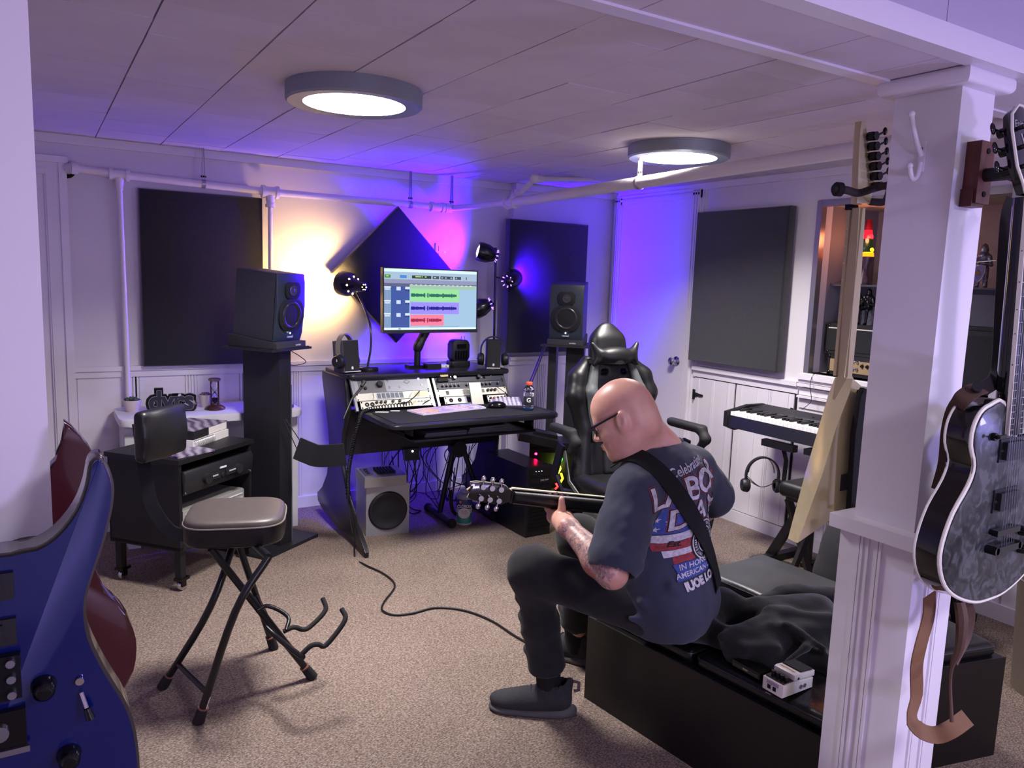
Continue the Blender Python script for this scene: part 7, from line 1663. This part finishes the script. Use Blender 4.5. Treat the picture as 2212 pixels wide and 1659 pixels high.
bb = B().mesh(V_, F_); bmesh.ops.bevel(bb.bm, geom=[e for e in bb.bm.edges if abs(e.verts[0].co.z-e.verts[1].co.z) > .1], offset=.005, segments=3, affect='EDGES'); bb.build('neck', crm, g)
V0 = nk(1806, 812, 1.262); V1 = nk(1838, 450, 1.262)
B().mesh([(V0.x-.002, 1.262, V0.z), (V0.x+.05, 1.262, V0.z), (V0.x+.05, 1.270, V0.z), (V0.x-.002, 1.270, V0.z), (V1.x-.002, 1.262, V1.z), (V1.x+.04, 1.262, V1.z), (V1.x+.04, 1.270, V1.z), (V1.x-.002, 1.270, V1.z)], [(0, 1, 2, 3), (4, 5, 6, 7), (0, 1, 5, 4), (1, 2, 6, 5), (2, 3, 7, 6), (3, 0, 4, 7)]).build('fretboard', M('cream_binding', 'c6b894', .4), g)
for k in range(9): q = V0.lerp(V1, .08+.1*k); B().ball((q.x-.0025, 1.266, q.z), .0016, 6).build('side_dot', M('dot_white', 'f0ece0', .3), g)
B().b2((V1.x-.006, 1.262, V1.z-.004), (V1.x+.03, 1.275, V1.z+.010), bev=.002).build('nut', blackg, g)
hp_ = [(px(a, c, y=1.24).x, px(a, c, y=1.24).z) for a, c in ((1846, 440), (1853, 300), (1856, 262), (1866, 262), (1886, 400), (1876, 440))]
B().prism(hp_, 1.235, 1.252, YP, bev=.002).build('headstock', crm, g)
for k in range(6):
    a = px(1880+2*k, 295+21.5*k, y=1.23); q = B().cyl((a.x, 1.212, a.z), (a.x, 1.236, a.z), .0105, n=12).box((a.x, 1.222, a.z), (.022, .014, .018), bev=.003).build('tuner', blackg, g)
    B().cyl((a.x+.006, 1.220, a.z), (a.x+.030, 1.215, a.z+.012), .0028, n=8).ball((a.x+.034, 1.214, a.z+.015), (.007, .005, .010), 10).build('tuner_button', blackg, q)
c1_ = px(1822, 1042, y=y0c-.001); B().b2((c1_.x-.012, y0c-.003, c1_.z-.022), (c1_.x+.022, y0c+.001, c1_.z+.022), bev=.001).build('cavity_cover', M('cover_brown', '3a3434', .4), g)
a = px(1858, 847, y=y0c-.006); B().cyl((a.x, y0c+.004, a.z), (a.x, y0c-.012, a.z), .006, n=14).build('strap_button', blackg, g)
g = thing('guitar_hanger', 'brown rubber-armed guitar hanger behind the pillar holding the cream guitar', 'guitar hanger', (1.80, 1.11, 1.7), 'guitar hangers')
B().b2((1.745, 1.103, 1.66), (1.80, 1.13, 1.78), bev=.003).build('wood_block', walnut, g)
ha = [px(1925, 402, y=1.16), px(1908, 402, y=1.18), px(1885, 408, y=1.20), px(1855, 417, y=1.205), px(1830, 411, y=1.21), px(1812, 409, y=1.22)]
B().tube(ha, .0095, 10, smooth=4).build('yoke_arm', ym, g)
B().cyl(ha[-1]+Vector((.006, -.002, 0)), ha[-1]+Vector((-.008, .003, 0)), .017, n=16).cyl(ha[-1]+Vector((-.006, 0, 0)), ha[-1]+Vector((-.016, .005, 0)), .010, n=14).build('end_stop', rubber, g)
B().tube([px(1925, 402, y=1.16), (1.83, 1.20, 1.695), (1.86, 1.26, 1.70)], .0095, 10, smooth=4).build('yoke_arm', ym, g)
B().cyl((1.775, 1.13, 1.70), px(1925, 402, y=1.16), .012, n=14).build('yoke_socket', black, g)
g = thing('hanging_strap', 'black ribbed strap hanging edge-on between the cream guitar and the pillar', 'strap', (1.86, 1.2, 1.2))
pl_ = [(px(a, c, y=1.18).x, px(a, c, y=1.18).z) for a, c in ((1868, 838), (1858, 860), (1848, 940), (1836, 1112), (1870, 1125), (1890, 1000), (1895, 850))]
B().prism(pl_, 1.18, 1.195, YP, bev=.003).build('strap_body', M('strap_ribbed', '0e0e11', .8, bump=.8, bscale=200), g)
# --- blue guitar, near left
blu = M('blue_metallic', '0e1858', .13, .3, coat=.8); edg = M('guitar_edge_reflection', '3a3430', .2, coat=.6)  # edge material: reflections on the bevelled rim put in as grey-brown colour
YBg = .85
bo = [(215, 985), (232, 1000), (248, 1045), (245, 1100), (225, 1180), (198, 1260), (188, 1310), (196, 1375), (232, 1450), (280, 1530), (300, 1610), (302, 1700)]
bi = [(192, 1000), (182, 1050), (160, 1105), (115, 1160), (60, 1190), (0, 1197)]
po = [(px(a, c, y=YBg).x, px(a, c, y=YBg).z) for a, c in bo]; pi_ = [(px(a, c, y=YBg).x, px(a, c, y=YBg).z) for a, c in bi]
cx_ = -.075
tot = po+[(.06, .86), (.02, .805), (-.04, .785), (cx_, .782), (-.13, .79), (-.20, .83), (-.225, .90), (-.215, .98), (-.185, 1.05), (-.185, 1.12), (-.20, 1.19), (-.215, 1.28), (-.20, 1.315), (-.175, 1.30), (-.155, 1.24), (-.125, 1.20), (-.08, 1.19)]+pi_[::-1]
tot = [(p_.x, p_.y) for p_ in smooth_path([(x, z, 0) for x, z in tot], 3, True)]
g = thing('electric_guitar', 'glossy blue double-cutaway guitar at the lower left edge of the view', 'guitar', (cx_, .87, .8), 'guitars hung on the pillars')
ar = sum(tot[i][0]*tot[(i+1) % len(tot)][1]-tot[(i+1) % len(tot)][0]*tot[i][1] for i in range(len(tot))); sg_ = 1 if ar > 0 else -1
B().prism(inset(tot, .0005*sg_), YBg+.004, YBg+.040, YP, bev=.0025, seg=2).build('body', edg, g)
B().prism(inset(tot, .0035*sg_), YBg-.001, YBg+.012, YP, bev=.002, seg=2).build('top', blu, g)
B().tube([(cx_, YBg+.004, 1.19), (cx_, YBg+.004, 1.86)], [.028, .021], 14).build('neck', M('maple', 'a8865a', .35), g)
B().b2((cx_-.028, YBg-.008, 1.17), (cx_+.028, YBg+.004, 1.86), bev=.002).build('fretboard', frm, g)
B().prism([(cx_-.021, 1.86), (cx_-.045, 1.90), (cx_-.02, 2.03), (cx_+.02, 2.04), (cx_+.03, 1.90), (cx_+.021, 1.86)], YBg, YBg+.014, YP, bev=.002).build('headstock', blu, g)
for z in (1.163, 1.117): B(T(cx_, YBg, z)).b2((-.046, -.006, -.013), (.046, .0, .013), bev=.006).b2((-.035, -.010, -.009), (.035, -.002, .009), bev=.004).build('pickup', black, g)
c_ = px(14, 1455, y=YBg); B(T(cx_, YBg, c_.z)).b2((-.045, -.012, -.022), (.048, -.002, .022), bev=.003).build('bridge', M('bridge_black', '15151a', .3, .5), g)
for k in range(3): B(T(cx_, YBg-.012, c_.z)).cyl((.040-.0, 0, -.016+.016*k), (.040, -.005, -.016+.016*k), .004, n=10).build('bridge_screw', steel, g)
B(T(cx_, YBg, px(15, 1570, y=YBg).z)).b2((-.035, -.010, -.022), (.050, -.002, .020), bev=.004).build('tailblock', blackg, g)
B(T(cx_, YBg, px(15, 1570, y=YBg).z)).b2((.010, -.013, -.024), (.052, -.009, -.018), bev=.002).cyl((.028, -.010, .0), (.028, -.014, .0), .008, n=14).build('tremolo_arm_base', steel, g)
for (a, c) in ((95, 1492), (150, 1642)):
    q = px(a, c, y=YBg-.012); B(T(q.x, YBg-.002, q.z)).lathe([(0, .018), (.006, .0175), (.0095, .014), (.0105, .004), (.0115, 0)], 24, RX(90)).build('knob', blackg, g)
q0, q1 = px(172, 1470, y=YBg-.003), px(196, 1552, y=YBg-.014)
B().cyl((q0.x, YBg-.002, q0.z), (q0.x, YBg-.006, q0.z), .004, n=12).cyl((q0.x+.001, YBg-.006, q0.z-.012), q1+Vector((-.003, 0, .012)), .002, n=8).build('switch_lever', chrome, g)
B().cyl(q1+Vector((-.003, 0, .012)), q1, .003, .0045, 12).build('switch_tip', blackg, g)
B().b2((cx_-.02, .90, 1.80), (cx_+.02, .95, 1.84), bev=.003).tube([(cx_-.03, .84, 1.84), (cx_-.03, .90, 1.835), (cx_+.03, .90, 1.835), (cx_+.03, .84, 1.84)], .006, 8).build('wall_hook', black, g)
# --- maroon guitar behind the left pillar
mar = M('maroon_gloss', '3c0d16', .16, coat=.7); marb = M('maroon_side', '4d1820', .2, coat=.6)
YM = 1.245
mo_ = [(138, 912), (175, 945), (205, 990), (225, 1060), (222, 1130), (205, 1190), (203, 1245), (225, 1280), (262, 1312), (288, 1360), (295, 1400), (288, 1450), (262, 1500), (200, 1560)]
pm_ = [(px(a, c, y=YM).x, px(a, c, y=YM).z) for a, c in mo_]
tm_ = pm_+[(-.02, .76), (-.10, .755), (-.18, .79), (-.215, .87), (-.20, .95), (-.165, 1.01), (-.175, 1.09), (-.20, 1.16), (-.215, 1.22), (-.19, 1.22), (-.16, 1.16), (-.10, 1.13), (-.03, 1.14)]+[(px(a, c, y=YM).x, px(a, c, y=YM).z) for a, c in ((105, 1010), (130, 985), (142, 950))]
tm_ = [(p_.x, p_.y) for p_ in smooth_path([(x, z, 0) for x, z in tm_], 2, True)]
g = thing('electric_guitar', 'maroon double-cutaway guitar hung behind the left pillar', 'guitar', (-.06, 1.26, .76), 'guitars hung on the pillars')
ar = sum(tm_[i][0]*tm_[(i+1) % len(tm_)][1]-tm_[(i+1) % len(tm_)][0]*tm_[i][1] for i in range(len(tm_))); sg_ = 1 if ar > 0 else -1
B().prism(tm_, YM, YM+.035, YP, bev=.004, seg=3).build('body', mar, g)
B().tube([(-.065, YM+.01, 1.10), (-.065, YM+.01, 1.74)], [.026, .021], 12).build('neck', marb, g)
B().b2((-.10, YM, 1.74), (-.03, YM+.015, 1.90), bev=.004).build('headstock', blackg, g)
B().b2((-.085, 1.10, 1.70), (-.045, 1.235, 1.73), bev=.003).build('wall_hook', black, g)
g = thing('waste_bin', 'grey-brown bin cut off by the right edge of the view', 'bin', (3.2, 1.2, 0))
bn = px(2222, 1385, z=0); bn = Vector((bn.x*.86, bn.y*.86, 0))
B(T(bn.x+.10, bn.y-.05, 0)).lathe([(0, 0), (.125, 0), (.145, .42), (.15, .43), (.14, .43), (.12, .02), (0, .02)], 36).build('bin_body', M('bin_plastic', '6e6258', .5), g)
